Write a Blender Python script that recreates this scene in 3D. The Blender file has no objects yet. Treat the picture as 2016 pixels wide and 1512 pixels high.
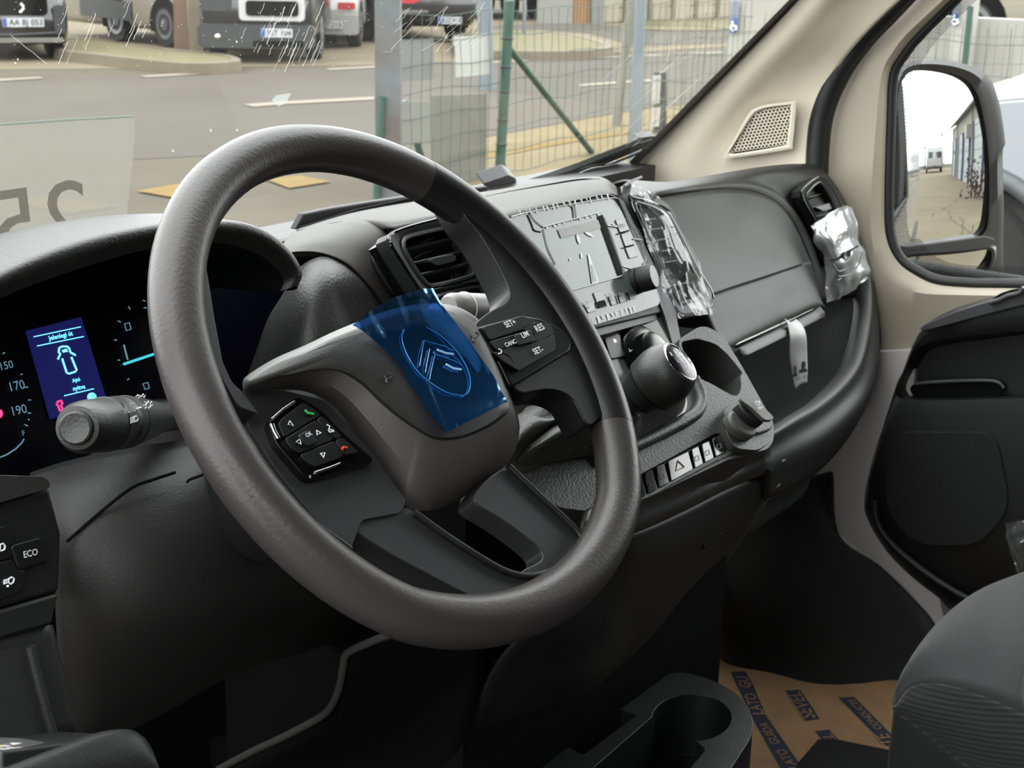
import bpy, bmesh, math, random
import numpy as np
from mathutils import Vector, Matrix

random.seed(7)
scene = bpy.context.scene
COL = scene.collection

# ---------------------------------------------------------------- camera
# axes: X to the passenger side, Y to the front of the van, Z up; the cab floor is z = 0, the road z = G
G = -0.55
F = 2912.0                                   # focal length in pixels of the 2016 px wide frame
PSI, PITCH, ROLL = 54.9, 16.7, 1.2
_s, _c = math.sin(math.radians(PSI)), math.cos(math.radians(PSI))
_sp, _cp = math.sin(math.radians(PITCH)), math.cos(math.radians(PITCH))
_r = math.radians(ROLL)
DC = np.array([_s * _cp, _c * _cp, -_sp])
_R = np.array([_c, -_s, 0.0]); _U = np.array([_s * _sp, _c * _sp, _cp])
XC = _R * math.cos(_r) + _U * math.sin(_r)
YC = _U * math.cos(_r) - _R * math.sin(_r)
CAM = np.array([-0.731, -0.589, 1.056])

cd = bpy.data.cameras.new('camera')
cam = bpy.data.objects.new('camera', cd)
COL.objects.link(cam)
cam.matrix_world = Matrix(((XC[0], YC[0], -DC[0], CAM[0]), (XC[1], YC[1], -DC[1], CAM[1]),
                           (XC[2], YC[2], -DC[2], CAM[2]), (0, 0, 0, 1)))
cd.sensor_fit = 'HORIZONTAL'; cd.sensor_width = 36.0; cd.lens = 36.0 * F / 2016.0
cd.clip_start = 0.02; cd.clip_end = 400
cd.dof.use_dof = True; cd.dof.focus_distance = 1.05; cd.dof.aperture_fstop = 26.0
scene.camera = cam

# ---------------------------------------------------------------- overcast sky and exposure
world = bpy.data.worlds.new('world'); scene.world = world; world.use_nodes = True
wn = world.node_tree.nodes; wl = world.node_tree.links
for n_ in list(wn): wn.remove(n_)
w_out = wn.new('ShaderNodeOutputWorld'); w_bg = wn.new('ShaderNodeBackground')
w_tc = wn.new('ShaderNodeTexCoord'); w_no = wn.new('ShaderNodeTexNoise'); w_cr = wn.new('ShaderNodeValToRGB')
w_no.inputs['Scale'].default_value = 2.2; w_no.inputs['Detail'].default_value = 4
w_cr.color_ramp.elements[0].position = 0.3; w_cr.color_ramp.elements[0].color = (0.80, 0.815, 0.83, 1)
w_cr.color_ramp.elements[1].position = 0.75; w_cr.color_ramp.elements[1].color = (0.97, 0.97, 0.96, 1)
wl.new(w_tc.outputs['Generated'], w_no.inputs['Vector']); wl.new(w_no.outputs['Fac'], w_cr.inputs['Fac'])
wl.new(w_cr.outputs['Color'], w_bg.inputs['Color']); wl.new(w_bg.outputs['Background'], w_out.inputs['Surface'])
w_bg.inputs['Strength'].default_value = 3.0
vs = scene.view_settings
vs.view_transform = 'Standard'; vs.look = 'None'; vs.gamma = 1.0; vs.use_curve_mapping = False
vs.exposure = 1.45

# ---------------------------------------------------------------- measuring helpers: a photo point on a real plane
def nrm(v):
    v = np.asarray(v, float); return v / np.linalg.norm(v)
def ray(x, y): return nrm(DC * F + XC * (x - 1008) - YC * (y - 756))
def PX(x, y, X): d = ray(x, y); return CAM + d * (X - CAM[0]) / d[0]
def PY(x, y, Y): d = ray(x, y); return CAM + d * (Y - CAM[1]) / d[1]
def PZ(x, y, Z): d = ray(x, y); return CAM + d * (Z - CAM[2]) / d[2]
def PP(x, y, p0, n): d = ray(x, y); n = np.asarray(n, float); return CAM + d * ((np.asarray(p0, float) - CAM) @ n) / (d @ n)
def V(*a): return np.array(a, float)

# ---------------------------------------------------------------- materials
MATS = {}
def lin(c):
    return tuple((x / 12.92 if x <= 0.04045 else ((x + 0.055) / 1.055) ** 2.4) for x in [v / 255.0 for v in c])
def mat(name, rgb, rough=0.5, metal=0.0, spec=0.5, bump=None, var=None, alpha=None, emit=None, coat=0.0, trans=None, sheen=0.0, thin=None):
    """rgb in sRGB 0-255; bump = (scale, strength, detail); var = (scale, rgb2); alpha = see-through share; emit = (rgb, strength)"""
    if name in MATS: return MATS[name]
    m = bpy.data.materials.new(name); m.use_nodes = True
    nt = m.node_tree; nd = nt.nodes; lk = nt.links
    b = nd['Principled BSDF']; out = nd['Material Output']
    b.inputs['Base Color'].default_value = (*lin(rgb), 1)
    b.inputs['Roughness'].default_value = rough; b.inputs['Metallic'].default_value = metal
    b.inputs['Specular IOR Level'].default_value = spec
    if coat: b.inputs['Coat Weight'].default_value = coat; b.inputs['Coat Roughness'].default_value = 0.05
    if sheen: b.inputs['Sheen Weight'].default_value = sheen
    tc = None
    if bump or var:
        tc = nd.new('ShaderNodeTexCoord')
    if var:
        n = nd.new('ShaderNodeTexNoise'); n.inputs['Scale'].default_value = var[0]; n.inputs['Detail'].default_value = 6
        r = nd.new('ShaderNodeValToRGB')
        r.color_ramp.elements[0].position = 0.35; r.color_ramp.elements[0].color = (*lin(rgb), 1)
        r.color_ramp.elements[1].position = 0.68; r.color_ramp.elements[1].color = (*lin(var[1]), 1)
        lk.new(tc.outputs['Object'], n.inputs['Vector']); lk.new(n.outputs['Fac'], r.inputs['Fac'])
        lk.new(r.outputs['Color'], b.inputs['Base Color'])
    if bump:
        n = nd.new('ShaderNodeTexNoise'); n.inputs['Scale'].default_value = bump[0]
        n.inputs['Detail'].default_value = bump[2] if len(bump) > 2 else 2
        bp = nd.new('ShaderNodeBump'); bp.inputs['Strength'].default_value = bump[1]; bp.inputs['Distance'].default_value = 0.001
        lk.new(tc.outputs['Object'], n.inputs['Vector']); lk.new(n.outputs['Fac'], bp.inputs['Height'])
        lk.new(bp.outputs['Normal'], b.inputs['Normal'])
    if emit:
        b.inputs['Emission Color'].default_value = (*lin(emit[0]), 1); b.inputs['Emission Strength'].default_value = emit[1]
    if alpha is not None:
        t = nd.new('ShaderNodeBsdfTransparent'); mx = nd.new('ShaderNodeMixShader')
        if trans: t.inputs['Color'].default_value = (*lin(trans), 1)
        mx.inputs['Fac'].default_value = alpha
        src = b.outputs['BSDF']
        if thin:                                  # light from behind glows through the sheet
            tl = nd.new('ShaderNodeBsdfTranslucent'); tl.inputs['Color'].default_value = (*lin(rgb), 1); m0 = nd.new('ShaderNodeMixShader'); m0.inputs['Fac'].default_value = thin
            lk.new(src, m0.inputs[1]); lk.new(tl.outputs[0], m0.inputs[2]); src = m0.outputs[0]
        lk.new(src, mx.inputs[1]); lk.new(t.outputs['BSDF'], mx.inputs[2])
        lk.new(mx.outputs['Shader'], out.inputs['Surface'])
    MATS[name] = m
    return m

# ---------------------------------------------------------------- object helpers (all coordinates are given in the world)
def tag(o, label=None, cat=None, group=None, kind=None):
    if label: o['label'] = label
    if cat: o['category'] = cat
    if group: o['group'] = group
    if kind: o['kind'] = kind
    return o
def thing(name, label=None, cat=None, loc=(0, 0, 0), group=None, kind=None):
    o = bpy.data.objects.new(name, None); o.empty_display_size = 0.05
    o.location = [float(v) for v in loc]; COL.objects.link(o)
    return tag(o, label, cat, group, kind)
def wloc(o):
    p = np.zeros(3)
    while o is not None: p += np.array(o.location); o = o.parent
    return p
def mesh(name, verts, faces, m, parent=None, smooth=True, ang=35, label=None, origin=None):
    me = bpy.data.meshes.new(name)
    vv = np.asarray(verts, float)
    off = wloc(parent) if parent is not None else np.zeros(3)
    o = bpy.data.objects.new(name, me)
    ori = np.asarray(origin, float) if origin is not None else (vv.min(0) + vv.max(0)) / 2
    if origin is None: ori[2] = vv[:, 2].min()
    o.location = [float(t) for t in (ori - off)]
    me.from_pydata([tuple(float(t) for t in p) for p in (vv - ori)], [], [tuple(int(i) for i in f) for f in faces])
    bm = bmesh.new(); bm.from_mesh(me); bmesh.ops.recalc_face_normals(bm, faces=bm.faces); bm.to_mesh(me); bm.free()
    if smooth:
        me.polygons.foreach_set('use_smooth', [True] * len(me.polygons)); me.set_sharp_from_angle(angle=math.radians(ang))
    if m is not None: me.materials.append(m)
    COL.objects.link(o)
    if parent is not None: o.parent = parent
    if label: o['label'] = label
    return o
def bevel(o, w, seg=3, ang=40):
    b = o.modifiers.new('bevel', 'BEVEL'); b.width = w; b.segments = seg; b.limit_method = 'ANGLE'; b.angle_limit = math.radians(ang)
    b.harden_normals = False
    return o
def solid(o, t, off=-1.0):
    s = o.modifiers.new('solid', 'SOLIDIFY'); s.thickness = t; s.offset = off
    return o
def round_poly(pts, r, n=4, closed=True):
    pts = [np.asarray(p, float) for p in pts]; out = []; k = len(pts)
    for i, p in enumerate(pts):
        if not closed and i in (0, k - 1): out.append(p); continue
        a, b = pts[i - 1], pts[(i + 1) % k]
        rr = r[i] if isinstance(r, (list, tuple)) else r
        la, lb = np.linalg.norm(a - p), np.linalg.norm(b - p)
        s = p + (a - p) * min(rr, la * 0.49) / max(la, 1e-9); e = p + (b - p) * min(rr, lb * 0.49) / max(lb, 1e-9)
        for j in range(n + 1):
            t = j / n; out.append((1 - t) ** 2 * s + 2 * t * (1 - t) * p + t * t * e)
    return out
def cr(pts, n=6, closed=False):
    """Catmull-Rom through the points"""
    P = [np.asarray(p, float) for p in pts]; k = len(P); out = []
    def at(i):
        if closed: return P[i % k]
        if i < 0: return 2 * P[0] - P[1]
        if i >= k: return 2 * P[-1] - P[-2]
        return P[i]
    for i in range(k if closed else k - 1):
        p0, p1, p2, p3 = at(i - 1), at(i), at(i + 1), at(i + 2)
        for j in range(n):
            t = j / n
            out.append(0.5 * (2 * p1 + (p2 - p0) * t + (2 * p0 - 5 * p1 + 4 * p2 - p3) * t * t + (3 * p1 - p0 - 3 * p2 + p3) * t ** 3))
    if not closed: out.append(P[-1])
    return out
def prism(name, pts, vec, m, parent=None, bev=0.0, seg=3, smooth=True, label=None, ang=35):
    pts = [np.asarray(p, float) for p in pts]; n = len(pts); vec = np.asarray(vec, float)
    vs_ = pts + [p + vec for p in pts]
    fs = [list(range(n)), list(range(2 * n - 1, n - 1, -1))] + [[i, (i + 1) % n, n + (i + 1) % n, n + i] for i in range(n)]
    o = mesh(name, vs_, fs, m, parent, smooth, ang, label)
    if bev: bevel(o, bev, seg)
    return o
def loft(name, rings, m, parent=None, cap0=True, cap1=True, close=True, ang=35, label=None):
    n = len(rings[0]); vs_ = [p for r in rings for p in r]; fs = []
    for k in range(len(rings) - 1):
        for i in range(n if close else n - 1):
            j = (i + 1) % n
            fs.append([k * n + i, k * n + j, (k + 1) * n + j, (k + 1) * n + i])
    if cap0: fs.append(list(range(n))[::-1])
    if cap1: fs.append([(len(rings) - 1) * n + i for i in range(n)])
    return mesh(name, vs_, fs, m, parent, True, ang, label)
def patch(name, rows, m, parent=None, sub=5, thick=0.006, ang=60, label=None):
    R1 = [cr(r, sub) for r in rows]
    cols = [cr([r[i] for r in R1], sub) for i in range(len(R1[0]))]
    nc = len(cols); nr = len(cols[0])
    vs_ = [cols[c][r] for r in range(nr) for c in range(nc)]
    fs = [[r * nc + c, r * nc + c + 1, (r + 1) * nc + c + 1, (r + 1) * nc + c] for r in range(nr - 1) for c in range(nc - 1)]
    # faces towards the camera
    a, b, c = vs_[fs[len(fs) // 2][0]], vs_[fs[len(fs) // 2][1]], vs_[fs[len(fs) // 2][2]]
    flip = np.cross(b - a, c - a) @ (CAM - a) < 0
    me_o = mesh(name, vs_, [f[::-1] for f in fs] if flip else fs, m, parent, True, ang, label)
    # recalc may have turned an open sheet: make it face the cab again
    me = me_o.data
    ctr = np.array(me.polygons[len(me.polygons) // 2].center) + wloc(me_o); nn = np.array(me.polygons[len(me.polygons) // 2].normal)
    if nn @ (CAM - ctr) < 0: me.flip_normals()
    if thick: solid(me_o, thick, -1.0)
    return me_o
def frames(path, closed):
    P = np.array(path, float); n = len(P)
    T = np.array([nrm((P[(i + 1) % n] - P[i - 1]) if closed else (P[min(i + 1, n - 1)] - P[max(i - 1, 0)])) for i in range(n)])
    up = np.array([0, 0, 1.0]) if abs(T[0][2]) < 0.9 else np.array([1.0, 0, 0])
    A = nrm(np.cross(T[0], up)); out = []
    for i in range(n):
        A = nrm(A - T[i] * (A @ T[i])); out.append((P[i], A, np.cross(T[i], A)))
    return out
def tube_geo(path, r, n=10, closed=False):
    fr = frames(path, closed); vs_ = []; k = len(fr); fs = []
    for i, (p, a, b) in enumerate(fr):
        rr = r[i] if isinstance(r, (list, tuple, np.ndarray)) else r
        for j in range(n):
            t = 2 * math.pi * j / n; vs_.append(p + rr * (a * math.cos(t) + b * math.sin(t)))
    for i in range(k if closed else k - 1):
        for j in range(n):
            fs.append([i * n + j, i * n + (j + 1) % n, ((i + 1) % k) * n + (j + 1) % n, ((i + 1) % k) * n + j])
    if not closed: fs += [list(range(n))[::-1], [(k - 1) * n + j for j in range(n)]]
    return vs_, fs
def tube(name, path, r, m, parent=None, n=10, closed=False, ang=50, label=None):
    v, f = tube_geo(path, r, n, closed); return mesh(name, v, f, m, parent, True, ang, label)
def merge(parts):
    vs_, fs = [], []
    for v, f in parts:
        k = len(vs_); vs_ += list(v); fs += [[i + k for i in q] for q in f]
    return vs_, fs
def basis(axis, ref=None):
    a = nrm(axis); ref = np.array([0, 0, 1.0]) if ref is None else np.asarray(ref, float)
    if abs(a @ nrm(ref)) > 0.98: ref = np.array([1.0, 0, 0])
    x = nrm(np.cross(ref, a)); return x, np.cross(a, x), a
def lathe(name, o, axis, prof, m, parent=None, n=28, ang=35, sx=1.0, sy=1.0, ref=None, label=None, caps=True):
    x, y, a = basis(axis, ref); rings = []
    for r, h in prof:
        rings.append([np.asarray(o, float) + a * h + x * r * sx * math.cos(2 * math.pi * i / n) + y * r * sy * math.sin(2 * math.pi * i / n) for i in range(n)])
    return loft(name, rings, m, parent, caps, caps, True, ang, label)
def box_geo(c, s, ax=None):
    X, Y, Z = (np.eye(3) if ax is None else [np.asarray(q, float) for q in ax]); c = np.asarray(c, float)
    v = [c + X * sx * s[0] / 2 + Y * sy * s[1] / 2 + Z * sz * s[2] / 2 for sz in (-1, 1) for sy in (-1, 1) for sx in (-1, 1)]
    return v, [[0, 2, 3, 1], [4, 5, 7, 6], [0, 1, 5, 4], [2, 6, 7, 3], [0, 4, 6, 2], [1, 3, 7, 5]]
def box(name, c, s, m, parent=None, ax=None, bev=0.0, label=None, seg=2):
    v, f = box_geo(c, s, ax); o = mesh(name, v, f, m, parent, bev > 0, 35, label)
    if bev: bevel(o, bev, seg)
    return o
def text(name, s, A, B, up, m, parent=None, depth=0.0003, width=None, bold=0.0, height=None, shear=False):
    """lettering whose baseline runs from A to B; up = direction of the letters' tops"""
    A = np.asarray(A, float); B = np.asarray(B, float); x = nrm(B - A); up = nrm(np.asarray(up, float)) if shear else nrm(np.asarray(up, float) - x * (np.asarray(up, float) @ x)); z = nrm(np.cross(x, up))
    cu = bpy.data.curves.new(name, 'FONT'); cu.body = s; cu.size = 1.0; cu.extrude = 0.0; cu.offset = bold; cu.resolution_u = 3
    ob = bpy.data.objects.new(name, cu); COL.objects.link(ob)
    dg = bpy.context.evaluated_depsgraph_get(); dg.update()
    me = bpy.data.meshes.new_from_object(ob.evaluated_get(dg))
    COL.objects.unlink(ob); bpy.data.objects.remove(ob)
    co = np.array([v.co[:] for v in me.vertices]); fs = [list(p.vertices) for p in me.polygons]
    bpy.data.meshes.remove(me)
    if len(co) == 0: return None
    w = co[:, 0].max() - co[:, 0].min(); k = np.linalg.norm(B - A) / w
    ky = k if height is None else height / max(co[:, 1].max(), 1e-6)
    vs_ = [A + x * (p[0] - co[:, 0].min()) * k + up * p[1] * ky + z * depth for p in co]
    return mesh(name, vs_, fs, m, parent, False)
def poly2(name, pts, m, parent=None):           # one flat printed patch
    return mesh(name, pts, [list(range(len(pts)))], m, parent, False)
def ptext(name, s, a, b, pl, m, parent=None, up=None, lift=0.0006, **kw):
    """lettering measured on a plane pl = (p0, n): a, b are the ends of its baseline in the photograph"""
    n = nrm(pl[1]); n = n if n @ (CAM - np.asarray(pl[0])) > 0 else -n
    A, B = PP(*a, pl[0], n) + n * lift, PP(*b, pl[0], n) + n * lift
    x = nrm(B - A); u = np.cross(n, x)
    return text(name, s, A, B, u, m, parent, **kw)
# ================================================================ materials used in the cab
M_DASH = mat('dash_plastic', (24, 23, 23), 0.52, spec=0.3, bump=(900, 0.25))
M_DASHL = mat('dash_upper_plastic', (48, 45, 43), 0.5, spec=0.17, bump=(900, 0.2))
M_SOFT = mat('grained_plastic', (42, 41, 41), 0.44, bump=(420, 0.55))
M_DARK = mat('dark_plastic', (19, 19, 20), 0.5, bump=(800, 0.2))
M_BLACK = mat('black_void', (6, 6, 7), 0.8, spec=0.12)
M_GLOSS = mat('gloss_black', (10, 10, 11), 0.06, spec=0.6)
M_RUB = mat('black_rubber', (15, 15, 16), 0.55)
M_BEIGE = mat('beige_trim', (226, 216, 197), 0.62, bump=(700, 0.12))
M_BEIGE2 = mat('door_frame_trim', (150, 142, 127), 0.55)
M_GREYP = mat('grey_kick_panel', (186, 180, 178), 0.6, bump=(500, 0.15))
M_CARP = mat('black_carpet', (18, 18, 19), 0.95, bump=(600, 0.6), sheen=0.1)
M_CHROME = mat('chrome', (205, 205, 205), 0.12, metal=1.0)
M_WHITE = mat('white_print', (222, 224, 226), 0.6)
M_HEAD = mat('headliner', (44, 43, 42), 0.95)
M_PAINT = mat('white_van_paint', (146, 147, 148), 0.12, coat=0.6)

def glass_mat(name, haze=0.03, tint=(236, 240, 238), rough=0.0, hazecol=(206, 196, 180)):
    m = bpy.data.materials.new(name); m.use_nodes = True; nd = m.node_tree.nodes; lk = m.node_tree.links
    for n in list(nd): nd.remove(n)
    out = nd.new('ShaderNodeOutputMaterial'); t = nd.new('ShaderNodeBsdfTransparent'); g = nd.new('ShaderNodeBsdfGlossy')
    d = nd.new('ShaderNodeBsdfTranslucent'); d2 = nd.new('ShaderNodeBsdfDiffuse'); fr = nd.new('ShaderNodeFresnel')
    m1 = nd.new('ShaderNodeMixShader'); m2 = nd.new('ShaderNodeMixShader'); m3 = nd.new('ShaderNodeMixShader')
    t.inputs['Color'].default_value = (*lin(tint), 1); g.inputs['Roughness'].default_value = rough
    d.inputs['Color'].default_value = (*lin(hazecol), 1); d2.inputs['Color'].default_value = (*lin(hazecol), 1)
    fr.inputs['IOR'].default_value = 1.45
    m1.inputs['Fac'].default_value = 0.5; m2.inputs['Fac'].default_value = haze
    lk.new(d.outputs[0], m1.inputs[1]); lk.new(d2.outputs[0], m1.inputs[2])
    lk.new(t.outputs[0], m2.inputs[1]); lk.new(m1.outputs[0], m2.inputs[2])
    mm = nd.new('ShaderNodeMath'); mm.operation = 'MULTIPLY'; mm.inputs[1].default_value = 0.14
    lk.new(fr.outputs[0], mm.inputs[0]); lk.new(mm.outputs[0], m3.inputs['Fac'])
    lk.new(m2.outputs[0], m3.inputs[1]); lk.new(g.outputs[0], m3.inputs[2]); lk.new(m3.outputs[0], out.inputs['Surface'])
    MATS[name] = m
    return m
M_WSGLASS = glass_mat('windscreen_glass', 0.005)
M_SIDEGLASS = glass_mat('side_glass', 0.004)

def dots_mat(name, size, r, col=(8, 8, 9)):
    """a printed dot screen: opaque black dots on clear glass"""
    m = bpy.data.materials.new(name); m.use_nodes = True; nd = m.node_tree.nodes; lk = m.node_tree.links
    b = nd['Principled BSDF']; out = nd['Material Output']; b.inputs['Base Color'].default_value = (*lin(col), 1)
    tc = nd.new('ShaderNodeTexCoord'); sep = nd.new('ShaderNodeSeparateXYZ'); lk.new(tc.outputs['Object'], sep.inputs[0])
    def mth(op, a, b_=None):
        n = nd.new('ShaderNodeMath'); n.operation = op
        for i, q in enumerate((a, b_)):
            if q is None: continue
            if isinstance(q, (int, float)): n.inputs[i].default_value = q
            else: lk.new(q, n.inputs[i])
        return n.outputs[0]
    a = mth('MULTIPLY', mth('ADD', sep.outputs['Y'], sep.outputs['Z']), 1 / size); c = mth('MULTIPLY', mth('SUBTRACT', sep.outputs['Y'], sep.outputs['Z']), 1 / size)
    fa = mth('SUBTRACT', mth('FRACT', a), 0.5); fc = mth('SUBTRACT', mth('FRACT', c), 0.5)
    d = mth('ADD', mth('MULTIPLY', fa, fa), mth('MULTIPLY', fc, fc)); k = mth('LESS_THAN', d, r * r)
    t = nd.new('ShaderNodeBsdfTransparent'); mx = nd.new('ShaderNodeMixShader')
    lk.new(k, mx.inputs['Fac']); lk.new(t.outputs[0], mx.inputs[1]); lk.new(b.outputs[0], mx.inputs[2]); lk.new(mx.outputs[0], out.inputs['Surface'])
    return m
M_DOTS = dots_mat('window_dot_print', 0.0042, 0.36)

# ================================================================ the cab shell
WSP = V(0, .633, .700); WSN = nrm((0, .269, .274))          # plane of the windscreen
def WS(x, y, off=0.0): return PP(x, y, WSP + WSN * off, WSN)

tag(box('floor', (0.465, -0.2, -0.01), (1.92, 1.9, 0.02), M_CARP), kind='structure')
tag(box('ceiling', (0.465, -0.56, 1.40), (1.9, 1.1, 0.03), M_HEAD), kind='structure')
tag(prism('wall_header', [V(1.43, -.02, 1.40), V(1.43, -1.1, 1.40), V(1.46, -1.1, .5), V(1.46, -.62, .5), V(1.44, -.58, 1.2), V(1.43, -.02, 1.2)], (.03, 0, 0), M_HEAD), kind='structure')
tag(box('trim_9', (-.44, -.5, 1.35), (.06, 1.1, .1), M_HEAD), kind='structure')
tag(box('wall_back', (0.465, -1.1, 0.75), (1.92, 0.03, 1.6), M_HEAD), kind='structure')
tag(box('wall_front', (0.465, 0.70, 0.31), (1.9, 0.03, 0.66), M_BLACK), kind='structure')
# windscreen: slightly bowed sheet lying in the raked plane
def ws_pt(x, t):     # t = 0 at the lower edge, 1 at the roof
    u = (x - 0.465) / 0.93
    return V(x * (1 - 0.07 * t) + 0.465 * 0.07 * t, .60 - .60 * t - 0.02 * u * u, .69 + .59 * t * 1.0)
wsv = [V(x, 0, 0) for x in ()]
nx, nt = 16, 6
wv, wf = [], []
for j in range(nt + 1):
    for i in range(nx + 1):
        x = -0.42 + 1.76 * i / nx; t = j / nt
        p = WSP + V(x, 0, 0) + V(0, -.274, .269) * (-0.14 + 2.35 * t)
        p[0] = 0.465 + (x - 0.465) * (1 - 0.08 * t)
        wv.append(p)
for j in range(nt):
    for i in range(nx):
        a = j * (nx + 1) + i; wf.append([a, a + 1, a + nx + 2, a + nx + 1])
tag(mesh('window_1', wv, wf, M_WSGLASS, None), kind='structure')

# --- passenger side A-pillar trim, with a small loudspeaker grille
A_rows = []
for l, m_, mx, r, rx in [((1990, -440), (2085, -440), 1.26, (2220, -440), 1.29), ((1810, -250), (1905, -250), 1.29, (2022, -250), 1.32), ((1620, -50), (1715, -50), 1.315, (1825, -50), 1.35), ((1517, 60), (1620, 60), 1.325, (1712, 58), 1.362),
                     ((1432, 148), (1535, 148), 1.335, (1648, 138), 1.378), ((1350, 233), (1470, 233), 1.345, (1612, 222), 1.385),
                     ((1284, 302), (1430, 306), 1.35, (1598, 300), 1.388), ((1232, 355), (1400, 400), 1.355, (1592, 372), 1.39)]:
    A_rows.append([WS(*l, -0.004), (WS(*l, -0.004) + PX(*m_, mx)) / 2 + V(-0.012, -0.004, 0.0), PX(*m_, mx), PX((m_[0] + r[0]) / 2, (m_[1] + r[1]) / 2, (mx + rx) / 2 + 0.004), PX(*r, rx)])
tr1 = patch('trim_1', A_rows, M_BEIGE, None, 5, 0.006); tag(tr1, kind='structure')
# the black printed edge of the windscreen along the pillar
e0 = [(1990, -440), (1812, -250), (1640, -70), (1565, 0), (1480, 87), (1400, 168), (1320, 250), (1222, 348)]
bl, br = [WS(x - 9, y - 3, -0.001) for x, y in e0], [WS(x + 14, y + 4, -0.001) for x, y in e0]
tag(mesh('trim_2', bl + br, [[i, i + 1, len(bl) + i + 1, len(bl) + i] for i in range(len(bl) - 1)], mat('frit_black', (9, 9, 10), 0.35)), kind='structure')
lipp = [WS(x + 15, y + 5, -0.006) for x, y in e0]
tag(tube('trim_3', lipp, 0.0035, mat('pale_trim_lip', (222, 216, 200), 0.5), None, 8), kind='structure')

# grille: a plate of round holes in a raised frame
tw0 = PX(1560, 205, 1.362); tw1 = PX(1556, 292, 1.380); tw2 = PX(1428, 306, 1.350)
TWN = nrm(np.cross(tw1 - tw0, tw2 - tw0)); TWN = TWN if TWN @ (CAM - tw0) > 0 else -TWN
TW = lambda x, y, o=0.0: PP(x, y, tw0 + TWN * (0.015 + o), TWN)
gr = thing('speaker_grille', 'small perforated beige loudspeaker grille in the windscreen pillar', 'grille', TW(1500, 300))
go = [(1425, 308), (1432, 298), (1472, 226), (1490, 212), (1510, 206), (1560, 200), (1567, 203), (1560, 285), (1552, 294), (1440, 311)]
gi = [(1436, 300), (1441, 292), (1480, 231), (1494, 219), (1512, 213), (1553, 208), (1557, 211), (1549, 280), (1543, 287), (1446, 303)]
rg = lambda L, o: cr([TW(x, y, o) for x, y in L], 4, True)
loft('frame', [rg(go, -0.004), rg(go, 0.0025), [(a * .35 + b * .65) for a, b in zip(rg(go, 0.003), rg(gi, 0.003))], rg(gi, 0.001), rg(gi, -0.003)], M_BEIGE, gr, False, False)
prism('backing', [TW(x, y, -0.006) for x, y in gi], -TWN * 0.002, M_BLACK, gr)
hv, hf = [], []
gx = nrm(TW(1550, 250) - TW(1450, 265)); gy = np.cross(TWN, gx)
gi2 = [np.array([(p - tw0) @ gx, (p - tw0) @ gy]) for p in rg(gi, 0)]
def inside(q, P):
    c = False
    for i in range(len(P)):
        a, b = P[i - 1], P[i]
        if (a[1] > q[1]) != (b[1] > q[1]) and q[0] < (b[0] - a[0]) * (q[1] - a[1]) / (b[1] - a[1]) + a[0]: c = not c
    return c
S_ = 0.0057
lo = np.min(gi2, 0); hi = np.max(gi2, 0); base0 = TW(1500, 250, -0.0015); base0 = base0 - gx * ((base0 - tw0) @ gx) - gy * ((base0 - tw0) @ gy)
j = 0; y = lo[1]
while y < hi[1]:
    x = lo[0] + (S_ / 2 if j % 2 else 0)
    while x < hi[0]:
        if inside((x, y), gi2):
            k = len(hv)
            for i in range(12):
                t = 2 * math.pi * i / 12 + math.pi / 6; tt = (t + math.pi / 6 + 1e-6) % (math.pi / 3) - math.pi / 6
                ro = S_ / 2 / math.cos((t % (math.pi / 3)) - (math.pi / 6 if False else 0)) if False else S_ / 2 / math.cos(((t + math.pi / 6) % (math.pi / 3)) - math.pi / 6)
                hv.append(base0 + gx * (x + ro * math.cos(t)) + gy * (y + ro * math.sin(t)))
            for i in range(12):
                t = 2 * math.pi * i / 12 + math.pi / 6
                hv.append(base0 + gx * (x + S_ * .33 * math.cos(t)) + gy * (y + S_ * .33 * math.sin(t)))
            for i in range(12): hf.append([k + i, k + (i + 1) % 12, k + 12 + (i + 1) % 12, k + 12 + i])
        x += S_
    y += S_ * math.sqrt(3) / 2; j += 1
pl_ = mesh('perforated_plate', hv, hf, M_BEIGE, gr, False); pl_['kind'] = 'stuff'

# --- black door seal running down the front edge of the door opening
sp_ = [(2215, -440), (2018, -250), (1826, -60), (1752, 18), (1695, 78), (1650, 142), (1620, 212), (1609, 285), (1607, 380), (1612, 470)]
tag(tube('trim_4', cr([PX(x, y, 1.392 if y > -100 else 1.36) for x, y in sp_], 5), 0.0165, M_RUB, None, 12), kind='structure')
tag(tube('trim_5', cr([PX(x + 17, y + 8, 1.398 if y > -100 else 1.366) for x, y in sp_], 5), 0.006, mat('seal_lip', (48, 48, 48), 0.5), None, 8), kind='structure')

# --- passenger door
door = thing('door_1', None, None, (1.42, 0.0, 0.05), kind='structure')
inner = [(2285, -420), (2110, -240), (1930, -60), (1871, 0), (1802, 69), (1771, 108), (1750, 149), (1745, 243), (1741, 399), (1745, 469), (1767, 515), (1802, 542), (1844, 560), (1906, 566), (1958, 567), (2140, 569)]
lip = [(2270, -420), (2095, -240), (1915, -60), (1856, 0), (1786, 66), (1757, 103), (1736, 146), (1725, 243), (1714, 399), (1716, 470), (1736, 541), (1775, 566), (1819, 578), (1899, 581), (1958, 582), (2140, 583)]
crease = [(2235, -420), (2060, -240), (1880, -60), (1825, 0), (1750, 60), (1715, 95), (1690, 140), (1672, 243), (1666, 399), (1666, 480), (1690, 610), (1730, 640), (1800, 650), (1899, 650), (1958, 650), (2140, 650)]
outer = [(2185, -420), (2010, -240), (1830, -60), (1770, 0), (1705, 55), (1660, 95), (1630, 140), (1608, 243), (1600, 399), (1600, 520), (1600, 760), (1700, 760), (1800, 760), (1899, 760), (1958, 760), (2140, 760)]
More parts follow.
